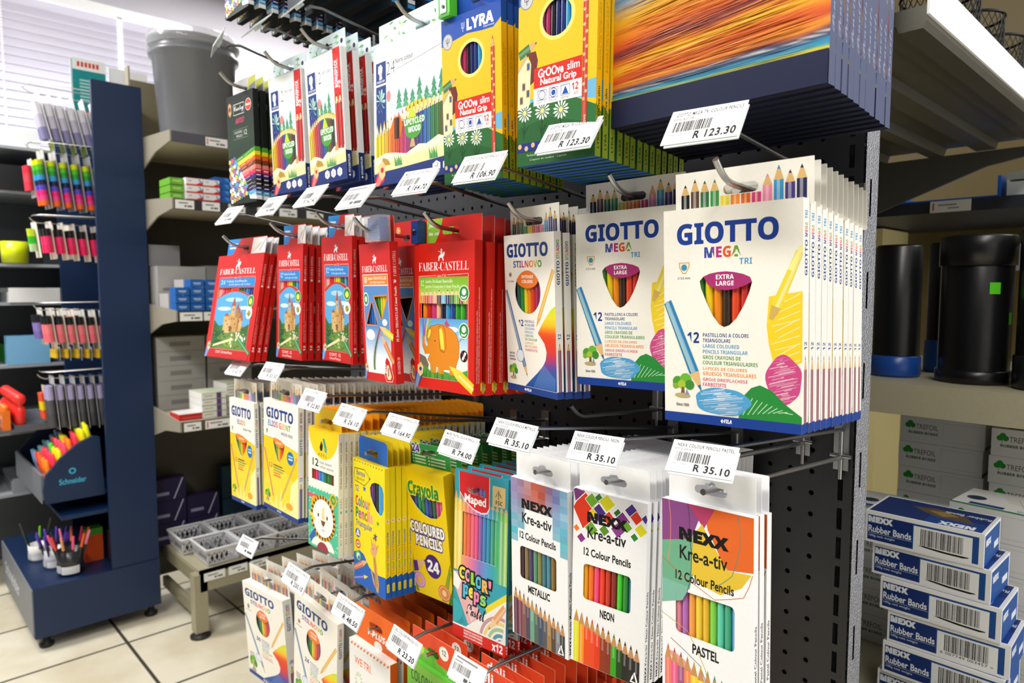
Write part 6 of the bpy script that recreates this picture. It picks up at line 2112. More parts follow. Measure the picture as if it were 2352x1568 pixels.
# white slatted baskets with black clips on the bench
def basket_parent(x, y, z, lab):
    b = empty('plastic_basket', (x, y, z))
    m = MB()
    L, Wd, H = .165, .128, .062
    c = '#d6d6da'

    def wall(p0, p1, q0, q1, nu):
        """woven lattice between a bottom edge p0-p1 and a top edge q0-q1"""
        p0, p1, q0, q1 = map(Vector, (p0, p1, q0, q1))
        f = lambda s, t: (p0.lerp(p1, s)).lerp(q0.lerp(q1, s), t)
        for t0, t1 in ((0, .16), (.78, 1)):
            m.quad(f(0, t0), f(1, t0), f(1, t1), f(0, t1), c)
        for i in range(nu):
            s0, s1 = i / nu, (i + 1) / nu
            d = .28 / nu
            m.quad(f(s0, .16), f(s0 + d, .16), f(s1, .78), f(s1 - d, .78), c)
            m.quad(f(s1 - d, .16), f(s1, .16), f(s0 + d, .78), f(s0, .78), c)
        for s0, s1 in ((0, .05), (.95, 1)):
            m.quad(f(s0, .1), f(s1, .1), f(s1, .9), f(s0, .9), c)
    a, bq = .88, 1.0
    B = [(-L / 2 * a, -Wd / 2 * a, .002), (L / 2 * a, -Wd / 2 * a, .002), (L / 2 * a, Wd / 2 * a, .002), (-L / 2 * a, Wd / 2 * a, .002)]
    T = [(-L / 2, -Wd / 2, H), (L / 2, -Wd / 2, H), (L / 2, Wd / 2, H), (-L / 2, Wd / 2, H)]
    for i in range(4):
        wall(B[i], B[(i + 1) % 4], T[i], T[(i + 1) % 4], 9 if i % 2 == 0 else 7)
    m.quad(*B, '#8a8a90')
    m.build('basket_body', [PLAST], b)
    m = MB()
    for i in range(4):
        p, q = Vector(T[i]), Vector(T[(i + 1) % 4])
        m.tube([p, q], .0042, '#e4e4e6', 6)
    m.build('rim', [PLAST], b)
    tag(b, lab, 'basket', 'white plastic baskets on the bench')
    return b


def binder_clip():
    m = MB()
    m.add([(-.02, -.009, 0), (.02, -.009, 0), (.02, .009, 0), (-.02, .009, 0), (-.02, 0, .017), (.02, 0, .017)],
          [(0, 1, 5, 4), (2, 3, 4, 5), (1, 2, 5), (3, 0, 4)], '#17171a')
    for s in (-1, 1):
        m.tube([(-.008, s * .001, .016), (-.011, s * .012, .034), (.011, s * .012, .034), (.008, s * .001, .016)], .0008, '#5a5c60', 5)
    m.v = [(x, y * 1.12, z * 1.2) for x, y, z in m.v]
    return m.build('binder_clip', [PLAST])


proto = None
rnd = random.Random(15)
names = ['front corner', 'front second', 'front third', 'front fourth']
k = 0
for i in range(5):
    for j in range(2):
        x, y = -2.600 - j * .172, .150 + i * .137 - (.03 if j else 0)
        lab_ = 'white lattice basket of black clips, %s row, %s from left' % (('front', 'back')[j], ('first', 'second', 'third', 'fourth', 'fifth')[i])
        basket_parent(x, y, .2476, lab_)
        for q in range(8):
            o = binder_clip() if proto is None else dup(proto)
            proto = proto or o
            o.location = (x + (q % 3 - 1) * .0455 + rnd.uniform(-.002, .002), y + (q // 3 - 1) * .033 + rnd.uniform(-.001, .001), .2505)
            o.rotation_euler = (0, 0, rnd.uniform(-.06, .06) + 3.1416 * (q % 2))
            tag(o, 'black binder clip lying in the %s row basket, %s from left' % (('front', 'back')[j], ('first', 'second', 'third', 'fourth', 'fifth')[i]), 'binder clip', 'clips in basket %s %s' % (('front', 'back')[j], ('one', 'two', 'three', 'four', 'five')[i]))

# tall grey bucket and black bins on the top shelf
b = empty('bucket', (-2.70, .165, 1.788))
m = MB()
m.lathe([(0, .002), (.118, .002), (.121, .012), (.142, .298), (.153, .304), (.155, .314), (.146, .320), (.148, .345), (.156, .350), (.157, .360), (.150, .364), (.146, .360), (.118, .02), (0, .01)], 0, 0, '#74767b', 40)
m.build('bucket_body', [PLAST], b)
m = MB()
pr = []
for i in range(5):
    pr.append((.150 + .006 * (i % 2) + .002 * i, .318 + .006 * i))
m.lathe([(.158, .332)] + [(.1605, .342), (.1595, .360), (.156, .378), (.150, .384), (.143, .380), (.140, .34)], 0, 0, '#d8dade', 40)
m.build('plastic_liner', [CLEAR], b)
tag(b, 'tall dark grey bucket wrapped in clear plastic on the top shelf', 'bucket')
for i, (y, lb) in enumerate(((.47, 'black rectangular bin with wide rim right of the bucket'), (.80, 'black rectangular bin further right behind hanging boxes'))):
    b = empty('waste_bin', (-2.70, y, 1.788))
    m = MB()

    def ring(hx, hy, z, n=24, p=4.5):
        o = []
        for q in range(n):
            t = 2 * math.pi * q / n
            c_, s_ = math.cos(t), math.sin(t)
            o.append((hx * math.copysign(abs(c_) ** (2 / p), c_), hy * math.copysign(abs(s_) ** (2 / p), s_), z))
        return o
    prof = [(.08, .10, .002), (.10, .122, .22), (.112, .135, .224), (.114, .138, .25), (.104, .127, .256), (.082, .10, .02)]
    vs, fs = [], []
    for q, (hx, hy, z) in enumerate(prof):
        vs += ring(hx, hy, z)
        if q:
            fs += [((q - 1) * 24 + t, (q - 1) * 24 + (t + 1) % 24, q * 24 + (t + 1) % 24, q * 24 + t) for t in range(24)]
    m.add(vs, fs, '#2c2d31', 0, True)
    m.build('bin_body', [PLAST], b)
    m = MB()
    vs = ring(.116, .14, .236) + ring(.118, .142, .25) + ring(.106, .13, .262) + ring(.098, .12, .262)
    m.add(vs, [(q * 24 + t, q * 24 + (t + 1) % 24, q * 24 + 24 + (t + 1) % 24, q * 24 + 24 + t) for q in range(3) for t in range(24)], '#47484d', 0, True)
    m.build('rim', [PLAST], b)
    tag(b, lb, 'bin')

# ------------------------------------------------------------------ navy pen stand on the left
ST = '#08264d'
st = empty('pen_display_stand', (-3.1, -.2, 0))
tag(st, 'tall navy blue pen display stand with grey kick panel', 'display stand')
SX, SY = 3.1, .2


def part(name, fn, mats=[PAINT], par=st):
    m = MB()
    fn(m)
    m.v = [(x + SX, y + SY, z) for x, y, z in m.v]
    return m.build(name, mats, par)


part('side_panel', lambda m: m.box(-2.81, -2.79, -.155, .005, .05, 1.985, ST))
part('back_panel', lambda m: m.box(-3.42, -2.81, -.012, .004, .05, 1.96, '#12161e'))
part('left_side_panel', lambda m: m.box(-3.44, -3.42, -.155, .005, .05, 1.985, ST))
part('base_plinth', lambda m: (m.box(-3.46, -2.785, -.398, .005, .05, .227, ST)))


def kick(m):
    m.box(-3.455, -2.79, -.402, -.398, .055, .222, '#7d828a')
    a = Art(.665, .167)
    a.T('Schneider', 12, 34, 60, 66, '#d8dce2', 'b')
    a.onto(m, lambda u, v, e: (-3.455 + u, -.402 - e, .055 + v))


part('kick_panel', kick)
for x in (-3.40, -2.83):
    for y in (-.36, -.02):
        part('foot', lambda m: m.lathe([(0, 0), (.022, 0), (.024, .012), (.012, .02), (.012, .052)], x, y, '#15161a', 14))


def wedge(m):
    P = [(-.345, .545), (-.335, .60), (-.29, .655), (-.235, .70), (-.188, .722), (-.165, .715), (-.155, .50), (-.34, .50)]
    n = len(P)
    for x0, x1 in ((-2.86, -2.842), (-3.40, -3.385)):
        m.add([(x0, y, z) for y, z in P] + [(x1, y, z) for y, z in P], [tuple(range(n)), tuple(range(2 * n - 1, n - 1, -1))] + [(i, (i + 1) % n, n + (i + 1) % n, n + i) for i in range(n)], '#0f2a4e')
    m.box(-3.39, -2.86, -.345, -.015, .50, .512, '#0f2a4e')
    m.box(-3.39, -2.86, -.348, -.34, .50, .60, '#70757d')
    a = Art(.16, .16)
    a.T('Schneider', 24, 50, 76, 62, '#3fb4d8', 's', .02)
    a.E(50, 34, 7, '#3fb4d8')
    a.E(50, 34, 4, '#0f2a4e')
    a.onto(m, lambda u, v, e: (-2.842 + e, -.335 + u, .50 + v))


part('pen_tray', wedge)
part('shelf', lambda m: m.box(-3.42, -2.81, -.30, -.012, .44, .452, ST))


def marker():
    m = MB()
    m.tube([(0, 0, 0), (0, 0, .07)], .0058, '#e8e8e8', 8)
    return m


pen_protos = {}


def pen_obj(c, L=.11, r=.0068, cap=.4, body=None):
    key = (c, L, r, body)
    if key not in pen_protos:
        m = MB()
        m.tube([(0, 0, 0), (0, 0, L * (1 - cap))], r * .85, body or mix(c, '#ffffff', .35), 7)
        m.tube([(0, 0, L * (1 - cap)), (0, 0, L * .985), (0, 0, L)], r, c, 7, r1=r * .55)
        o = m.build('highlighter_pen', [PLAST])
        pen_protos[key] = o
        return o
    return dup(pen_protos[key])


NE = ['#ff5a1e', '#ff3a5a', '#ffd21e', '#5ad82a', '#ff4a6a', '#f2ee1a', '#7ae82a', '#ff8a1e']
NEN = {'#ff5a1e': 'orange', '#ff3a5a': 'pink red', '#ffd21e': 'amber', '#5ad82a': 'green', '#ff4a6a': 'rose', '#f2ee1a': 'yellow', '#7ae82a': 'lime', '#ff8a1e': 'light orange',
       '#7ab8f0': 'pale blue', '#c89ae0': 'lilac', '#f0a0c0': 'pale pink', '#4ac0a8': 'mint'}
rnd = random.Random(31)
rowc = ['#ff5a1e', '#ff3a5a', '#5ad82a', '#ff4a6a', '#f2ee1a', '#ff3a5a', '#5ad82a', '#f2ee1a']
for r_ in range(8):
    for i in range(13):
        y = -.322 + r_ * .0185
        x = -2.882 - i * .0195
        if r_ > 4 and i > 4:
            continue
        c = rowc[r_] if i > 3 or r_ % 2 else ['#ff8a1e', '#f2ee1a'][r_ // 2 % 2]
        if i > 9 - r_ % 3:
            c = ['#7ab8f0', '#c89ae0', '#4ac0a8'][(i + r_) % 3]
        o = pen_obj(c, .135, .0088)
        o.location = (x + rnd.uniform(-.001, .001), y + .018, .516 + r_ * .0155 + rnd.uniform(-.003, .004))
        o.rotation_euler = (R(10) + rnd.uniform(-.03, .03), rnd.uniform(-.03, .03), 0)
        tag(o, '%s highlighter pen among the slanted rows in the navy tray' % NEN[c], 'highlighter', '%s highlighters in the navy tray' % NEN[c])
# chunky orange and pink markers and red bottles on the tier behind
part('upper_shelf', lambda m: (m.box(-3.42, -3.03, -.44, -.0125, .735, .744, '#5a6068'), m.box(-3.42, -3.03, -.445, -.44, .735, .765, '#8a8f96'), m.box(-3.42, -3.03, -.392, -.0125, .7442, .760, '#5a6068')))
for i in range(7):
    m = MB()
    c = ['#f07818', '#f07818', '#ee6a16', '#e8287a', '#ee7a18', '#f28a2a', '#ee4a8a'][i]
    m.box(-.016, .016, -.012, .012, 0, .07, c)
    m.box(-.012, .012, -.0135, -.012, .012, .05, mix(c, '#ffffff', .25))
    m.box(-.006, .006, -.0142, -.0135, .02, .042, '#3a2430')
    m.lathe([(.013, .07), (.013, .082), (.009, .09), (0, .09)], 0, 0, mix(c, '#000000', .08), 10)
    o = m.build('correction_roller', [PLAST])
    o.location = (-3.05 - i * .038, -.415, .7445)
    tag(o, '%s chunky roller on the tier above the pens, %s from right' % (('pink' if c in ('#e8287a', '#ee4a8a') else 'orange'), ORD[i] if i else 'first'), 'roller', 'orange and pink rollers')
for i in range(8):
    m = MB()
    m.lathe([(0, 0), (.017, 0), (.017, .06), (.008, .07), (.017, .078), (.021, .09), (.018, .104), (.008, .112), (0, .113)], 0, 0, '#f2352e', 12)
    o = m.build('ink_bottle', [PLAST])
    o.location = (-3.05 - i * .044, -.372, .7605)
    tag(o, 'red round topped bottle behind the orange rollers, %s from right' % (ORD[i] if i else 'first'), 'bottle', 'red bottles on the stand')


def pen_pack(cols, w, h, cardc, npen, label, group, pos, yaw=0, pitch=0, caps=None, lower=None, plen=.8):
    r = empty('pen_pack')
    m = MB()
    m.slab([(-w / 2, -h), (w / 2, -h), (w / 2, 0), (-w / 2, 0)], [slot(0, -.010, .014, .006)], 0, .0012, cardc, '#d8d8d4', '#eeeeee')
    a = Art(w, h)
    a.R(4, 2, 96, 16, mix(cardc, '#ffffff', .5))
    if lower:
        a.R(0, 84, 100, 100, lower)
        a.R(20, 86, 50, 98, mix(lower, '#e8502a', .6))
    a.onto(m, lambda u, v, e: (u - w / 2, -e, v - h))
    m.build('backing_card', [CARD], r)
    for i in range(npen):
        m = MB()
        x = -w / 2 + w * (i + .5) / npen
        pr = min(w / npen * .42, .0125)
        n = len(cols)
        z0, z1 = -h * .18, -h * (.18 + plen * .8)
        for q, c in enumerate(cols):
            a0, a1 = z0 + (z1 - z0) * q / n, z0 + (z1 - z0) * (q + 1) / n
            m.tube([(x, -pr - .001, a0), (x, -pr - .001, a1)], pr, c, 8)
        pn = m.build('pen', [PLAST], r)
        if caps:
            m = MB()
            m.tube([(x, -pr - .001, z0), (x, -pr - .001, z0 + (z1 - z0) * .3)], pr * 1.08, caps, 8)
            m.build('pen_cap', [PLAST], pn)
    setm(r, pose(*pos, yaw, 0, pitch))
    tag(r, label, 'pen pack', group)
    return r


def pack_row(spec, n, x, z, dy, y0, labelf, group, yaw=0, pitch=0):
    first = None
    for i in range(n):
        pos = (x, y0 + i * dy, z - i * .002)
        lb = labelf % ('frontmost' if i == 0 else ORD[i])
        if first is None:
            first = pen_pack(*spec[:5], lb, group, pos, yaw, pitch, **spec[5])
        else:
            o = dup(first)
            setm(o, pose(*pos, yaw + random.uniform(-2, 2), 0, pitch))
            tag(o, lb, 'pen pack', group)


RB = ['#d8e01e', '#5ac02a', '#2f9a3a', '#3a9ad8', '#22244a', '#5a4ac0', '#ee2a7a', '#f04a8a', '#f26a1e']
pack_row((['#e8e6ee', '#c8c4d8', '#8a86b0'], .075, .205, '#ececf2', 2, dict(lower='#7aa83a')), 6, -2.985, 1.955, .034, -.285, 'white and lilac gel pen pack, %s in the top left row', 'white lilac pen packs', 0, -12)
pack_row((RB, .07, .21, '#8a8a90', 2, dict(plen=.95)), 6, -2.975, 1.752, .036, -.285, 'rainbow banded highlighter pack, %s on its hook', 'rainbow highlighter packs', 8, -6)
pack_row((['#f0245e', '#f0306a', '#f0245e'], .06, .135, '#e8d8c8', 2, dict(caps='#1c1c20')), 6, -2.975, 1.497, .036, -.270, 'hot pink black capped pen pack, %s on its hook', 'pink pen packs', 8, -6)
pack_row((['#c8e02a', '#2fc02a', '#b8d8a0'], .062, .13, '#e8e0d0', 1, dict()), 3, -3.06, 1.50, .05, -.30, 'green and white pen pack left of pink ones, %s', 'green white pen packs', 6, -6)
pack_row((['#f2707a', '#f47f86', '#f2707a'], .066, .15, '#dcd6c0', 2, dict(caps='#1c1c20')), 7, -2.985, 1.185, .034, -.28, 'salmon black capped pen pack, %s on its hook', 'salmon pen packs', 6, -6)
pack_row((['#7a68b0', '#8a78c0', '#7a68b0'], .062, .14, '#ece6d8', 2, dict(caps='#1c1c20')), 4, -3.10, 1.185, .04, -.29, 'purple black capped pen pack, %s left of salmon ones', 'purple pen packs', 6, -6)
pack_row((['#d0a81e', '#e0b81e'], .07, .05, '#1f4a8a', 4, dict()), 6, -2.98, 1.045, .034, -.26, 'yellow tipped blue refill pack under the salmon pens, %s', 'yellow refill packs', 4, 0)
pack_row((['#b0a8d0', '#55565c', '#4a4b50'], .062, .20, '#5a5a60', 2, dict(plen=.95)), 8, -2.968, .940, .032, -.285, 'dark silver pen pack above the highlighter tray, %s on its hook', 'dark silver pen packs', 4, -4)
pack_row((['#f0583a', '#f0d81e', '#f0583a'], .04, .15, '#d8c030', 2, dict()), 2, -3.035, .90, .04, -.30, 'red and yellow striped pen pack, %s left of silver ones', 'red yellow pen packs', 4, -4)
pack_row((['#f0324a', '#f04858', '#f03a50'], .05, .14, '#b8b4b0', 2, dict()), 2, -3.08, 1.73, .05, -.30, 'red capped pen pack left of rainbow packs, %s', 'red pen packs', 6, -4)
for i, (z, x) in enumerate(((1.955, -2.985), (1.752, -2.975), (1.497, -2.975), (1.185, -2.985), (.935, -2.975))):
    h = empty('display_hook', (x, -.012, z - .01))
    for dx in (0,):
        m = MB()
        m.tube([(0, -.0005, 0), (0, -.29, .004), (0, -.305, .012), (0, -.312, .022)], .0022, '#d0d0d0', 6)
        m.build('prong', [CHROME], h)
        m = MB()
        m.tube([(-.04, -.30, .03), (.0, -.302, .03), (.045, -.28, .03), (.05, -.02, .034)], .0018, '#d8d8d8', 6)
        m.tube([(0, -.0006, .03), (0, -.30, .03)], .0018, '#d8d8d8', 6)
        m.build('wire_guard', [CHROME], h)
    tag(h, 'wire hook on the navy stand, %s from the top' % (ORD[i] if i else 'first'), 'hook', 'hooks on the navy stand')

# pots on the plinth
def pot(x, y, z, r, h, col, label, pens, pl=.15, cat='pen pot'):
    b = empty('pen_pot', (x, y, z))
    m = MB()
    m.lathe([(0, .001), (r * .92, .001), (r, h), (r * .94, h), (r * .86, .006), (0, .006)], 0, 0, col, 24)
    m.build('pot_body', [PLAST], b)
    m = MB()
    for k in range(8):
        a0, a1 = R(-150 + k * 12), R(-150 + (k + 1) * 12)
        m.quad((r * .985 * math.cos(a0), r * .985 * math.sin(a0), h * .14), (r * .985 * math.cos(a1), r * .985 * math.sin(a1), h * .14),
               (r * 1.004 * math.cos(a1), r * 1.004 * math.sin(a1), h * .46), (r * 1.004 * math.cos(a0), r * 1.004 * math.sin(a0), h * .46), '#c8c8cc')
    for k in range(5):
        a0, a1 = R(-52 + k * 16), R(-52 + (k + 1) * 16)
        m.quad((r * .99 * math.cos(a0), r * .99 * math.sin(a0), h * .1), (r * .99 * math.cos(a1), r * .99 * math.sin(a1), h * .1),
               (r * 1.008 * math.cos(a1), r * 1.008 * math.sin(a1), h * .42), (r * 1.008 * math.cos(a0), r * 1.008 * math.sin(a0), h * .42), '#e8e8ea')
    m.build('pot_label', [PAPER], b)
    tag(b, label, cat)
    n = len(pens)
    for i, (c, nm) in enumerate(pens):
        a0 = 2 * math.pi * i / n
        o = pen_obj(c, pl, .0048, .35, '#26262a')
        o.location = (x + r * .55 * math.cos(a0), y + r * .55 * math.sin(a0), z + .008)
        o.rotation_euler = (-.28 * math.sin(a0), .28 * math.cos(a0), 0)
        tag(o, '%s pen standing in the %s' % (nm, label.split(' with')[0].split(' full')[0][:44]), 'pen', 'pens in ' + label.split(' on ')[0][:30])


pot(-2.865, -.27, .2275, .043, .088, '#2f2f33', 'black pen pot with white sticker on the navy plinth',
    [(c, n) for c, n in (('#f05a8a', 'pink'), ('#f0642a', 'orange'), ('#f08ab0', 'pale pink'), ('#f05a2a', 'orange'), ('#e8386a', 'rose'), ('#f0742a', 'orange'), ('#f07aa8', 'pale pink'), ('#2a2a2e', 'black'), ('#f05a8a', 'pink'), ('#e8482a', 'red'), ('#f0a05a', 'amber'))])
pot(-2.975, -.30, .2275, .036, .07, '#c8cad4', 'clear tub of purple pens beside the black pen pot', [('#5a3aa8', 'purple')] * 9, .13)
pot(-3.10, -.33, .2275, .034, .06, '#e4e2e0', 'small white tub with dark bottle on the navy plinth', [('#7ad02a', 'lime'), ('#3a3a2e', 'dark'), ('#3a3a2e', 'dark')], .14)
o = carton('tape_box', -2.93, -.18, .2275, .05, .06, .125, '#d8501e', 'orange box with green lid behind the black pen pot', 'box', None, lambda a: a.R(0, 0, 100, 20, '#4a9a2a'), top='#4a9a2a')
for i in range(7):
    carton('lead_case', -2.835, -.115, .2275 + i * .0185, .05, .06, .0165, '#1a1a1c', 'flat black case with yellow edge, %s in pile by side panel' % ('lowest' if i == 0 else ORD[i]), 'case', 'flat black cases on the plinth',
           lambda a: a.R(10, 60, 90, 80, '#c8b83a'))

# poster and board standing on the stand
o = empty('poster', (-3.1, -.09, 1.93))
m = MB()
m.box(-.002, .002, -.055, .057, 0, .205, '#1f8f92')
a = Art(.112, .205)
a.R(0, 0, 100, 21, '#f2f4f4')
for i in range(6):
    a.R(14 + i * 11.5, 6, 22 + i * 11.5, 15, '#d8402a')
a.R(0, 96, 100, 100, '#d8302a')
for i in range(7):
    a.R(20, 38 + i * 6, 74 - (i % 3) * 8, 41 + i * 6, '#a8dcd8')
a.onto(m, lambda u, v, e: (.002 + e, -.055 + u, v))
m.build('poster_sheet', [CARD], o)
m = MB()
m.box(-.012, -.002, -.06, -.052, -.03, .2, '#c8c8c8')
m.build('poster_support', [PLAST], o)
tag(o, 'teal and white poster standing above the pen packs', 'poster')
m = MB()
m.box(-.003, .003, -.07, .07, 0, .20, '#f4f4f6')
o = m.build('sign_board', [CARD])
o.location = (-3.13, .055, 1.93)
tag(o, 'blank white board behind the teal poster', 'sign board')
m = MB()
m.lathe([(0, 0), (.035, 0), (.04, .008), (.03, .014), (.0, .015)], 0, 0, '#8a8c90', 18)
o = m.build('lamp_cap', [CHROME])
o.location = (-2.86, -.06, 1.962)
tag(o, 'small round metal cap on top of the navy stand', 'cap')

# tray rack at the far left edge
tr = empty('tray_rack', (-3.70, -.2, 0))
tag(tr, 'grey rack of trays and folders at the far left edge', 'rack')
for z in (.40, .66, .94, 1.20, 1.36, 1.66, 1.84):
    m = MB()
    m.box(-.2, .21, -.62, .16, z - .012, z, '#9a9ea4')
    m.build('shelf', [PAINT], tr)
m = MB()
m.box(-.2, .21, .16, .17, .0, 1.9, '#6d7278')
m.box(-.215, -.2, -1.3, .17, .0, 1.88, '#5d6268')
m.build('back_panel', [PAINT], tr)
for y in (-.62, -.63):
    m = MB()
    m.box(.19 if y > -.625 else -.2, .21 if y > -.625 else -.18, y - .012, y, 0, 1.9, '#8a8e94')
    m.build('upright_post', [PAINT], tr)


def block(nm, x, y, z, dx, dy, dz, c, lb, cat, mat=PLAST, strip=None):
    m = MB()
    t = .004
    m.box(-dx / 2, dx / 2, -dy / 2, dy / 2, 0, t, c)
    m.box(-dx / 2, -dx / 2 + t, -dy / 2, dy / 2, t, dz, c)
    m.box(dx / 2 - t, dx / 2, -dy / 2, dy / 2, t, dz, c)
    m.box(-dx / 2 + t, dx / 2 - t, dy / 2 - t, dy / 2, t, dz, c)
    m.box(-dx / 2 + t, dx / 2 - t, -dy / 2, -dy / 2 + t, t, dz * .7, strip or c)
    o = m.build(nm, [mat])
    o.location = (x, y, z + .0006)
    tag(o, lb, cat)


block('letter_tray', -3.58, -.27, 1.66, .20, .15, .10, '#16171a', 'black open tray on the upper left rack', 'tray')
block('card_box', -3.60, -.26, 1.84, .2, .14, .07, '#e8ecec', 'white box with teal strip on the rack top', 'box', strip='#2a9a94')
block('card_box', -3.60, -.24, 1.20, .24, .18, .06, '#f0f2f2', 'white shallow tray with teal strip below the yellow cup', 'tray', strip='#d8dcdc')
block('brochure_box', -3.58, -.27, 1.45 - .09, .16, .14, .08, '#1c1d20', 'dark tray under the yellow cup', 'tray')
block('folder_box', -3.66, -.26, .94, .2, .16, .11, '#22242a', 'black and green folder box on the left rack', 'box', strip='#2fae2a')
block('folder_box', -3.52, -.27, .94, .06, .15, .12, '#7ab4dc', 'pale blue folder box beside the black green one', 'box')
block('letter_tray', -3.6, -.26, .66, .24, .18, .07, '#5a5c60', 'dark grey tray low on the left rack', 'tray')
block('letter_tray', -3.62, -.26, .40, .26, .18, .06, '#8a9096', 'light grey tray lowest on the left rack', 'tray')
m = MB()
m.lathe([(0, 0), (.045, 0), (.048, .085), (.044, .085), (.041, .006), (0, .006)], 0, 0, '#d8e81a', 24)
o = m.build('pen_cup', [PLAST])
o.location = (-3.47, -.29, 1.45)
o.location.z = 1.36 + .085 - .0
o.location = (-3.42, -.31, 1.361)
tag(o, 'bright yellow round cup on the left rack', 'cup')
for i, c in enumerate(('#22262a', '#2a4ab0', '#c82a2a', '#2a6a2a', '#e8642a', '#6a3a9a')):
    o = pen_obj(c, .09, .009, .45, '#f0f0f0')
    o.location = (-3.66 + i * .022, -.345, 1.8405)
    tag(o, '%s marker standing in a row on the left rack' % ('black', 'blue', 'red', 'green', 'orange', 'violet')[i], 'marker', 'markers on the left rack')

for i, (nm, x, y, z, dx, dy, dz, c, lb, st_) in enumerate([
    ('paper_pack', -3.72, -.50, 1.84, .2, .15, .05, '#d8dcdc', 'white paper pack at the far end of the rack top', '#2a8f96'),
    ('paper_pack', -3.70, -.52, 1.66, .2, .16, .09, '#5a7f9a', 'blue grey file box on the upper left rack', '#d84a4a'),
    ('folder_box', -3.62, -.47, 1.36, .16, .12, .14, '#cfd6d8', 'tall pale file box left of the yellow cup', '#2a9a94'),
    ('paper_pack', -3.66, -.50, 1.20, .22, .16, .04, '#2a8f96', 'flat teal paper pack beside the white shallow tray', '#e8ecec'),
    ('folder_box', -3.66, -.48, .94, .18, .12, .13, '#2fa82a', 'bright green file box at the far left edge', '#1a1c1e'),
    ('paper_pack', -3.70, -.50, .66, .22, .18, .10, '#2f8a92', 'teal storage box low on the left rack', '#c83a2a'),
    ('paper_pack', -3.70, -.50, .40, .22, .18, .12, '#b8bcc0', 'pale grey storage box lowest at the far left', '#5a9a3a')]):
    block(nm, x, y, z, dx, dy, dz, c, lb, 'box', strip=st_)

# ------------------------------------------------------------------ right hand shelving behind the rack
rs = empty('shelf_unit', (-.66, .5, 0))
tag(rs, 'metal shelving to the right of the pegboard with ribbed grey shelf', 'shelving')
m = MB()
prof = [(-.66, 1.545), (-.60, 1.545), (-.595, 1.530), (-.55, 1.530), (-.545, 1.546), (-.47, 1.546), (-.465, 1.530), (-.44, 1.530), (-.435, 1.546), (-.385, 1.546), (-.382, 1.533), (-.348, 1.533), (-.345, 1.546), (-.30, 1.546), (-.298, 1.540), (-.275, 1.540),
        (-.272, 1.532), (-.248, 1.532), (-.245, 1.54), (-.245, 1.556), (-.66, 1.556)]
vs = [(x + .66, y - .5, z) for y in (.062, .89) for x, z in prof]
n = len(prof)
m.add(vs, [(i, (i + 1) % n, n + (i + 1) % n, n + i) for i in range(n)] + [tuple(range(n)), tuple(range(2 * n - 1, n - 1, -1))], '#6a685e')
m.build('ribbed_shelf', [SILVER], rs)
m = MB()
m.box(-.245 + .66, -.2425 + .66, .062 - .5, .89 - .5, 1.546, 1.588, '#fafafa')
m.build('label_strip', [PAPER], rs)
m = MB()
P = [(-.62, 1.53), (-.26, 1.53), (-.26, 1.517), (-.36, 1.50), (-.62, 1.40)]
m.add([(x + .66, .878 - .5, z) for x, z in P] + [(x + .66, .886 - .5, z) for x, z in P], [tuple(range(5)), (9, 8, 7, 6, 5)] + [(i, (i + 1) % 5, 5 + (i + 1) % 5, 5 + i) for i in range(5)], '#55534a')
m.build('bracket', [PAINT], rs)
m = MB()
m.box(-.70 + .66, -.665 + .66, .06 - .5, .89 - .5, 0, 2.1, '#5a564a')
m.build('back_panel', [PAINT], rs)
m = MB()
m.box(-.66 + .66, .10 + .66, .352 - .5, .88 - .5, 1.062, 1.109, '#b0a98e')
m.build('end_shelf', [PAINT], rs)
m = MB()
m.box(-.66 + .66, .16 + .66, .10 - .5, .88 - .5, .655, .6915, '#a8a188')
m.build('lower_shelf', [PAINT], rs)
# farther unit seen below the ribbed shelf
fs_ = empty('shelf_unit', (-.3, 1.35, 0))
tag(fs_, 'far tan shelving with a dark edged shelf beyond the black tubes', 'shelving')
m = MB()
m.box(-.6, 1.2, -.45, .1, 1.415, 1.440, '#2c2e36')
m.build('shelf', [PAINT], fs_)
m = MB()
m.box(-.6, 1.2, .1, .13, 0, 2.2, '#6a5a30')
m.build('back_panel', [PAINT], fs_)
m = MB()
m.box(-.42, -.34, -.2, .0, 0, 1.41, '#c8ba84')
m.build('upright_post', [PAINT], fs_)
m = MB()
m.box(-.20, .9, -.05, .0, 1.30, 1.365, '#a9a6b4')
m.build('crossbar', [PAINT], fs_)
m = MB()
m.box(0, .075, -.0012, 0, -.024, 0, '#dcd8cc')
a = Art(.075, .024)
a.R(6, 16, 10, 84, '#c83a2a')
a.R(20, 30, 66, 44, '#8a8a86')
a.R(44, 60, 72, 72, '#8a8a86')
a.onto(m, lambda u, v, e: (u, -.0012 - e, v - .024))
o = m.build('shelf_label', [PAPER])
o.location = (-.464, .8988, 1.4395)
tag(o, 'white shelf label with red bar under the blue folder', 'shelf label')
m = MB()
m.box(-.2, 0, 0, .2, 0, .006, '#2a6ed8')
m.box(-.006, 0, 0, .2, .006, .045, '#2a6ed8')
m.box(-.2, -.194, 0, .2, .006, .02, '#2a6ed8')
o = m.build('letter_tray', [PLAST])
o.location = (-.345, .93, 1.4405)
tag(o, 'blue letter tray on the far dark edged shelf', 'tray')
m = MB()
m.box(0, .25, 0, .18, 0, .03, '#dfe4e0')
m.box(0, .25, 0, .18, .034, .05, '#b8beb4')
m.box(.0, .004, 0, .18, .03, .034, '#dfe4e0')
m.box(.246, .25, 0, .18, .03, .034, '#dfe4e0')
o = m.build('letter_tray', [PLAST])
o.location = (-.335, .93, 1.4405)
tag(o, 'white letter tray right of the blue one', 'tray')
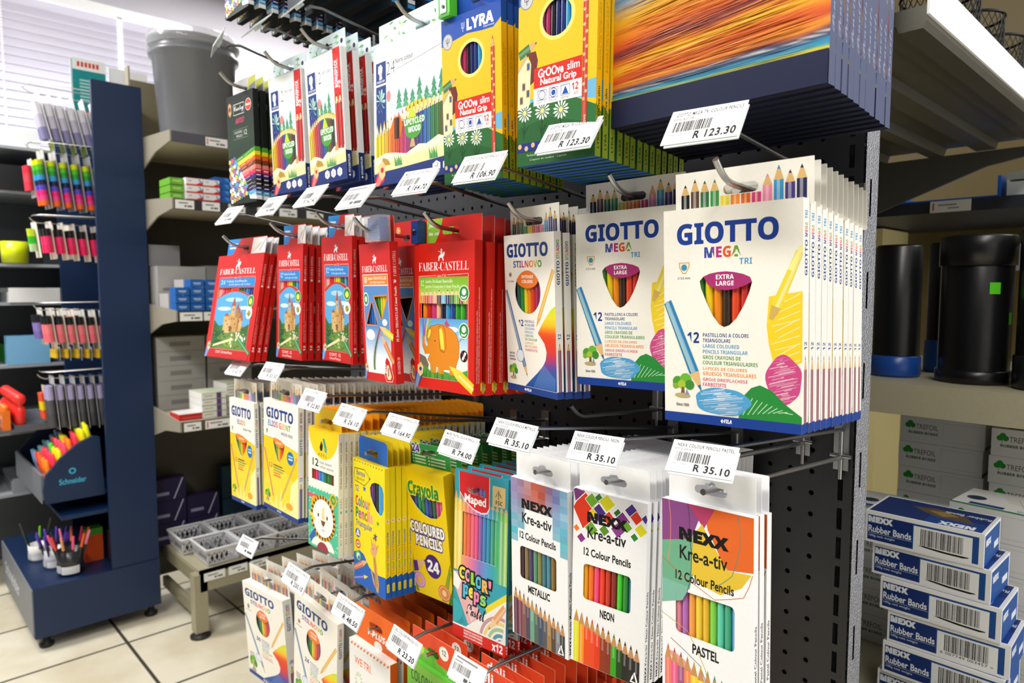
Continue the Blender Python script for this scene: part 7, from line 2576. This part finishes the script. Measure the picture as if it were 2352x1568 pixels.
# dark drawing tubes
def tube_obj(x, y, z, r, h, base, basec, label, sticker=None, lid=.0, cap=False):
    t = empty('drawing_tube', (x, y, z))
    m = MB()
    m.lathe([(r, base * .9), (r, h - .004), (r - .003, h), (0, h)], 0, 0, '#141416', 48)
    m.build('tube_body', [PLAST], t)
    m = MB()
    m.lathe([(0, 0), (r + .0015, 0), (r + .003, .004), (r + .003, base - .002), (r, base)], 0, 0, basec, 48)
    m.build('base_cap', [PLAST], t)
    if lid:
        m = MB()
        m.lathe([(r, h - lid), (r + .003, h - lid + .001), (r + .003, h - .002), (r, h + .001), (0, h + .001)], 0, 0, '#1a1a1c', 48)
        m.build('lid', [PLAST], t)
    if sticker:
        for a0, a1, z0, z1 in sticker:
            m = MB()
            for q in range(3):
                b0, b1 = R(a0 + (a1 - a0) * q / 3), R(a0 + (a1 - a0) * (q + 1) / 3)
                rr = r + .0006
                m.quad((rr * math.cos(b0), rr * math.sin(b0), z0), (rr * math.cos(b1), rr * math.sin(b1), z0), (rr * math.cos(b1), rr * math.sin(b1), z1), (rr * math.cos(b0), rr * math.sin(b0), z1), '#5cd81e')
            m.build('sticker', [PAPER], t)
    tag(t, label, 'tube', 'black drawing tubes on the beige shelf')


tube_obj(-.385, .46, 1.1095, .0345, .214, .034, '#1c4a9c', 'slim black tube with blue base at the left of the beige shelf')
tube_obj(-.348, .575, 1.1095, .024, .222, .055, '#1d5cae', 'thin dark tube with blue base behind the wide tubes')
tube_obj(-.275, .46, 1.1095, .0475, .222, .02, '#141416', 'wide black tube with green square sticker', [(-58, -40, .135, .152), (-18, -8, .09, .108)], lid=.045)
tube_obj(-.168, .44, 1.1095, .05, .232, .048, '#18181a', 'wide black tube cropped at the right edge', lid=.0)

# rubber band boxes
def nexx_box(W, D, H, struck=True):
    m = MB()
    m.box(-W / 2, W / 2, 0, D, 0, H, '#e8e9ea')
    a = Art(W, H)
    a.R(0, 0, 100, 12, '#eeeeee')
    a.R(2, 12, 96, 92, '#17498c')
    a.R(2, 12, 42, 92, '#18316f')
    a.T('NEXX', 3, 17, 24, 34, '#e8ecf2', 'b', .06)
    a.T('Rubber Bands', 3, 46, 41, 66, '#e8ecf2', 's', .02)
    a.L_([(3, 70), (42, 70)], .0004, '#c8d4e8')
    a.T('100g nett weight', 3.5, 74, 27, 83, '#e0e6f0', 's')
    a.R(43, 18, 91, 92, '#eceded')
    a.barcode(49, 24, 84, 74, seed=9, n=60)
    if not struck:
        a.T('6 007749 003457 >', 46, 76, 88, 84, '#131313', 's', sp=1.1)
    else:
        a.P([(47, 76), (52, 74.5), (70, 78), (88, 78.5), (89, 80.5), (84, 84), (66, 83), (52, 79)], '#131313')
    a.onto(m, lambda u, v, e: (u - W / 2, -e, v))
    s = Art(D, H)
    s.R(4, 8, 96, 100, '#1a4f96')
    s.R(0, 0, 100, 8, '#e8e9ea')
    s.T('NEXX', 12, 26, 40, 44, '#e8ecf2', 'b', .05)
    s.R(62, 56, 90, 76, '#dfe6ee')
    s.onto(m, lambda u, v, e: (W / 2 + e, u, v))
    t = Art(W, D)
    t.R(2, 3, 97, 96, '#1a2f66')
    t.R(50, 55, 97, 96, '#1b3f86')
    t.P([(30, 30), (50, 20), (76, 34), (88, 66), (56, 62), (40, 46)], '#5a4a3a')
    t.P([(44, 36), (60, 30), (72, 44), (60, 56)], '#8a7444')
    t.T('NEXX', 62, 78, 90, 92, '#e8ecf2', 'b', .05, rot=180)
    t.T('Rubber Bands', 58, 24, 96, 34, '#c8d0e0', 's', .02, rot=180)
    t.onto(m, lambda u, v, e: (u - W / 2, v, H + e))
    return m.build('rubber_band_box', [CARD])


p0 = None
for i, (x, ya) in enumerate(((-.264, 1), (-.2555, -1), (-.2425, 0), (-.2325, 1), (-.2365, 0), (-.243, -1))):
    o = nexx_box(.136, .092, .0428, i < 3) if i in (0, 3) else dup(p0)
    p0 = o
    o.location = (x, .198 + .003 * (i % 2), .9525 - .0435 * (i + 1) + .0003)
    o.rotation_euler = (0, 0, R(ya))
    tag(o, 'blue and white rubber band box, %s of the leaning pile' % ('topmost' if i == 0 else ORD[i] + ' from top'), 'box', 'blue rubber band boxes')


def trefoil_box(W, D, H):
    m = MB()
    m.box(-W / 2, W / 2, 0, D, 0, H, '#dcdcda')
    a = Art(W, H)
    for dx, dy in ((-2, 0), (2, 0), (0, -9)):
        a.E(12 + dx * 1.5, 34 + dy, 3.6, '#2f8a2e', n=12)
    a.L_([(12, 36), (11, 52)], .0008, '#2f8a2e')
    a.T('TREFOIL', 19, 26, 46, 46, '#3a3a3a', 's')
    a.T('RUBBER BANDS', 10, 56, 46, 66, '#2a5a36', 'b', .02)
    a.L_([(52, 14), (95, 14), (95, 84), (52, 84), (52, 14)], .0004, '#a8a8a6')
    a.onto(m, lambda u, v, e: (u - W / 2, -e, v))
    s = Art(D, H)
    s.R(0, 88, 100, 100, '#2a7a34')
    s.R(40, 20, 80, 60, '#4a6ab0')
    s.onto(m, lambda u, v, e: (W / 2 + e, u, v))
    t = Art(W, D)
    t.R(0, 92, 100, 100, '#2a7a4a')
    t.E(16, 52, 10, '#26344f', rv=12)
    t.R(16, 78, 50, 90, '#2a3a7c')
    t.T('Rubber Bands', 62, 80, 92, 90, '#3a4a8c', 's', rot=180)
    for k in range(7):
        t.L_([(36 + k * 5, 20 + k % 3 * 12), (52 + k * 4, 30 + k % 4 * 10)], .0008, '#9a8450')
    t.onto(m, lambda u, v, e: (u - W / 2, v, H + e))
    return m.build('rubber_band_box', [CARD])


p1 = None
spots = [(-.325, .50, 5, 'left rear pile'), (-.192, .485, 5, 'right rear pile')]
k = 0
for x, y, n, nm in spots:
    for j in range(8):
        z = .692 + j * .0432
        if z + .043 > 1.06:
            break
        o = trefoil_box(.122, .10, .0428) if p1 is None else dup(p1)
        p1 = p1 or o
        o.location = (x + (j % 2) * .002, y, z)
        tag(o, 'white clover rubber band box in the %s, %s from bottom' % (nm, 'first' if j == 0 else ORD[j]), 'box', 'white clover boxes')
for x, y, n, nm, ya in ((-.205, .325, 6, 'front right pile', -4), (-.352, .36, 5, 'pile behind the blue boxes', 3)):
    for j in range(n):
        o = dup(p1)
        o.location = (x, y, .692 + j * .0432)
        o.rotation_euler = (0, 0, R(ya))
        tag(o, 'white clover rubber band box in the %s, %s from bottom' % (nm, 'first' if j == 0 else ORD[j]), 'box', 'white clover boxes')
# wire mesh pen holders on the ribbed shelf
for i, (x, y) in enumerate(((-.315, .36), (-.315, .50), (-.315, .64))):
    b = empty('mesh_pen_holder', (x, y, 1.559))
    m = MB()
    r, h = .05, .11
    n = 30
    for k in range(n):
        for d in (1, -1):
            pts = [(r * math.cos(6.2832 * k / n + d * t * 1.2), r * math.sin(6.2832 * k / n + d * t * 1.2), h * t) for t in (0, .25, .5, .75, 1)]
            m.tube(pts, .0007, '#1a1a1c', 4, caps=False)
    m.build('mesh_wall', [PAINT], b)
    m = MB()
    for z, nm_ in ((0, 'base_ring'), (h, 'rim')):
        m = MB()
        m.tube([(r * math.cos(R(q)), r * math.sin(R(q)), z) for q in range(0, 361, 15)], .0022, '#2a2a2c', 6)
        m.build(nm_, [CHROME], b)
    tag(b, 'black wire mesh pen holder on the ribbed shelf, %s one' % ('nearest', 'middle', 'farthest')[i], 'pen holder')

# ceiling tube fittings over the aisles
for i, (x, y, sx_, sy_) in enumerate(((-1.0, -1.55, 1.6, .42), (.75, -1.0, .42, 1.6), (-2.35, -1.3, .42, 1.6), (-3.3, 1.3, .42, 1.6), (.85, 1.9, .42, 1.6))):
    m = MB()
    m.box(-sx_ / 2, sx_ / 2, -sy_ / 2, sy_ / 2, 0, .05, '#f0f0f0')
    o = m.build('ceiling_light', [PAINT])
    o.location = (x, y, 2.868)
    tag(o, 'white ceiling tube fitting above the aisle %s' % ('in front of the pegboard', 'right of the pegboard', 'left by the stand', 'behind the pegboard', 'at the far right')[i], 'ceiling light', 'ceiling tube fittings')
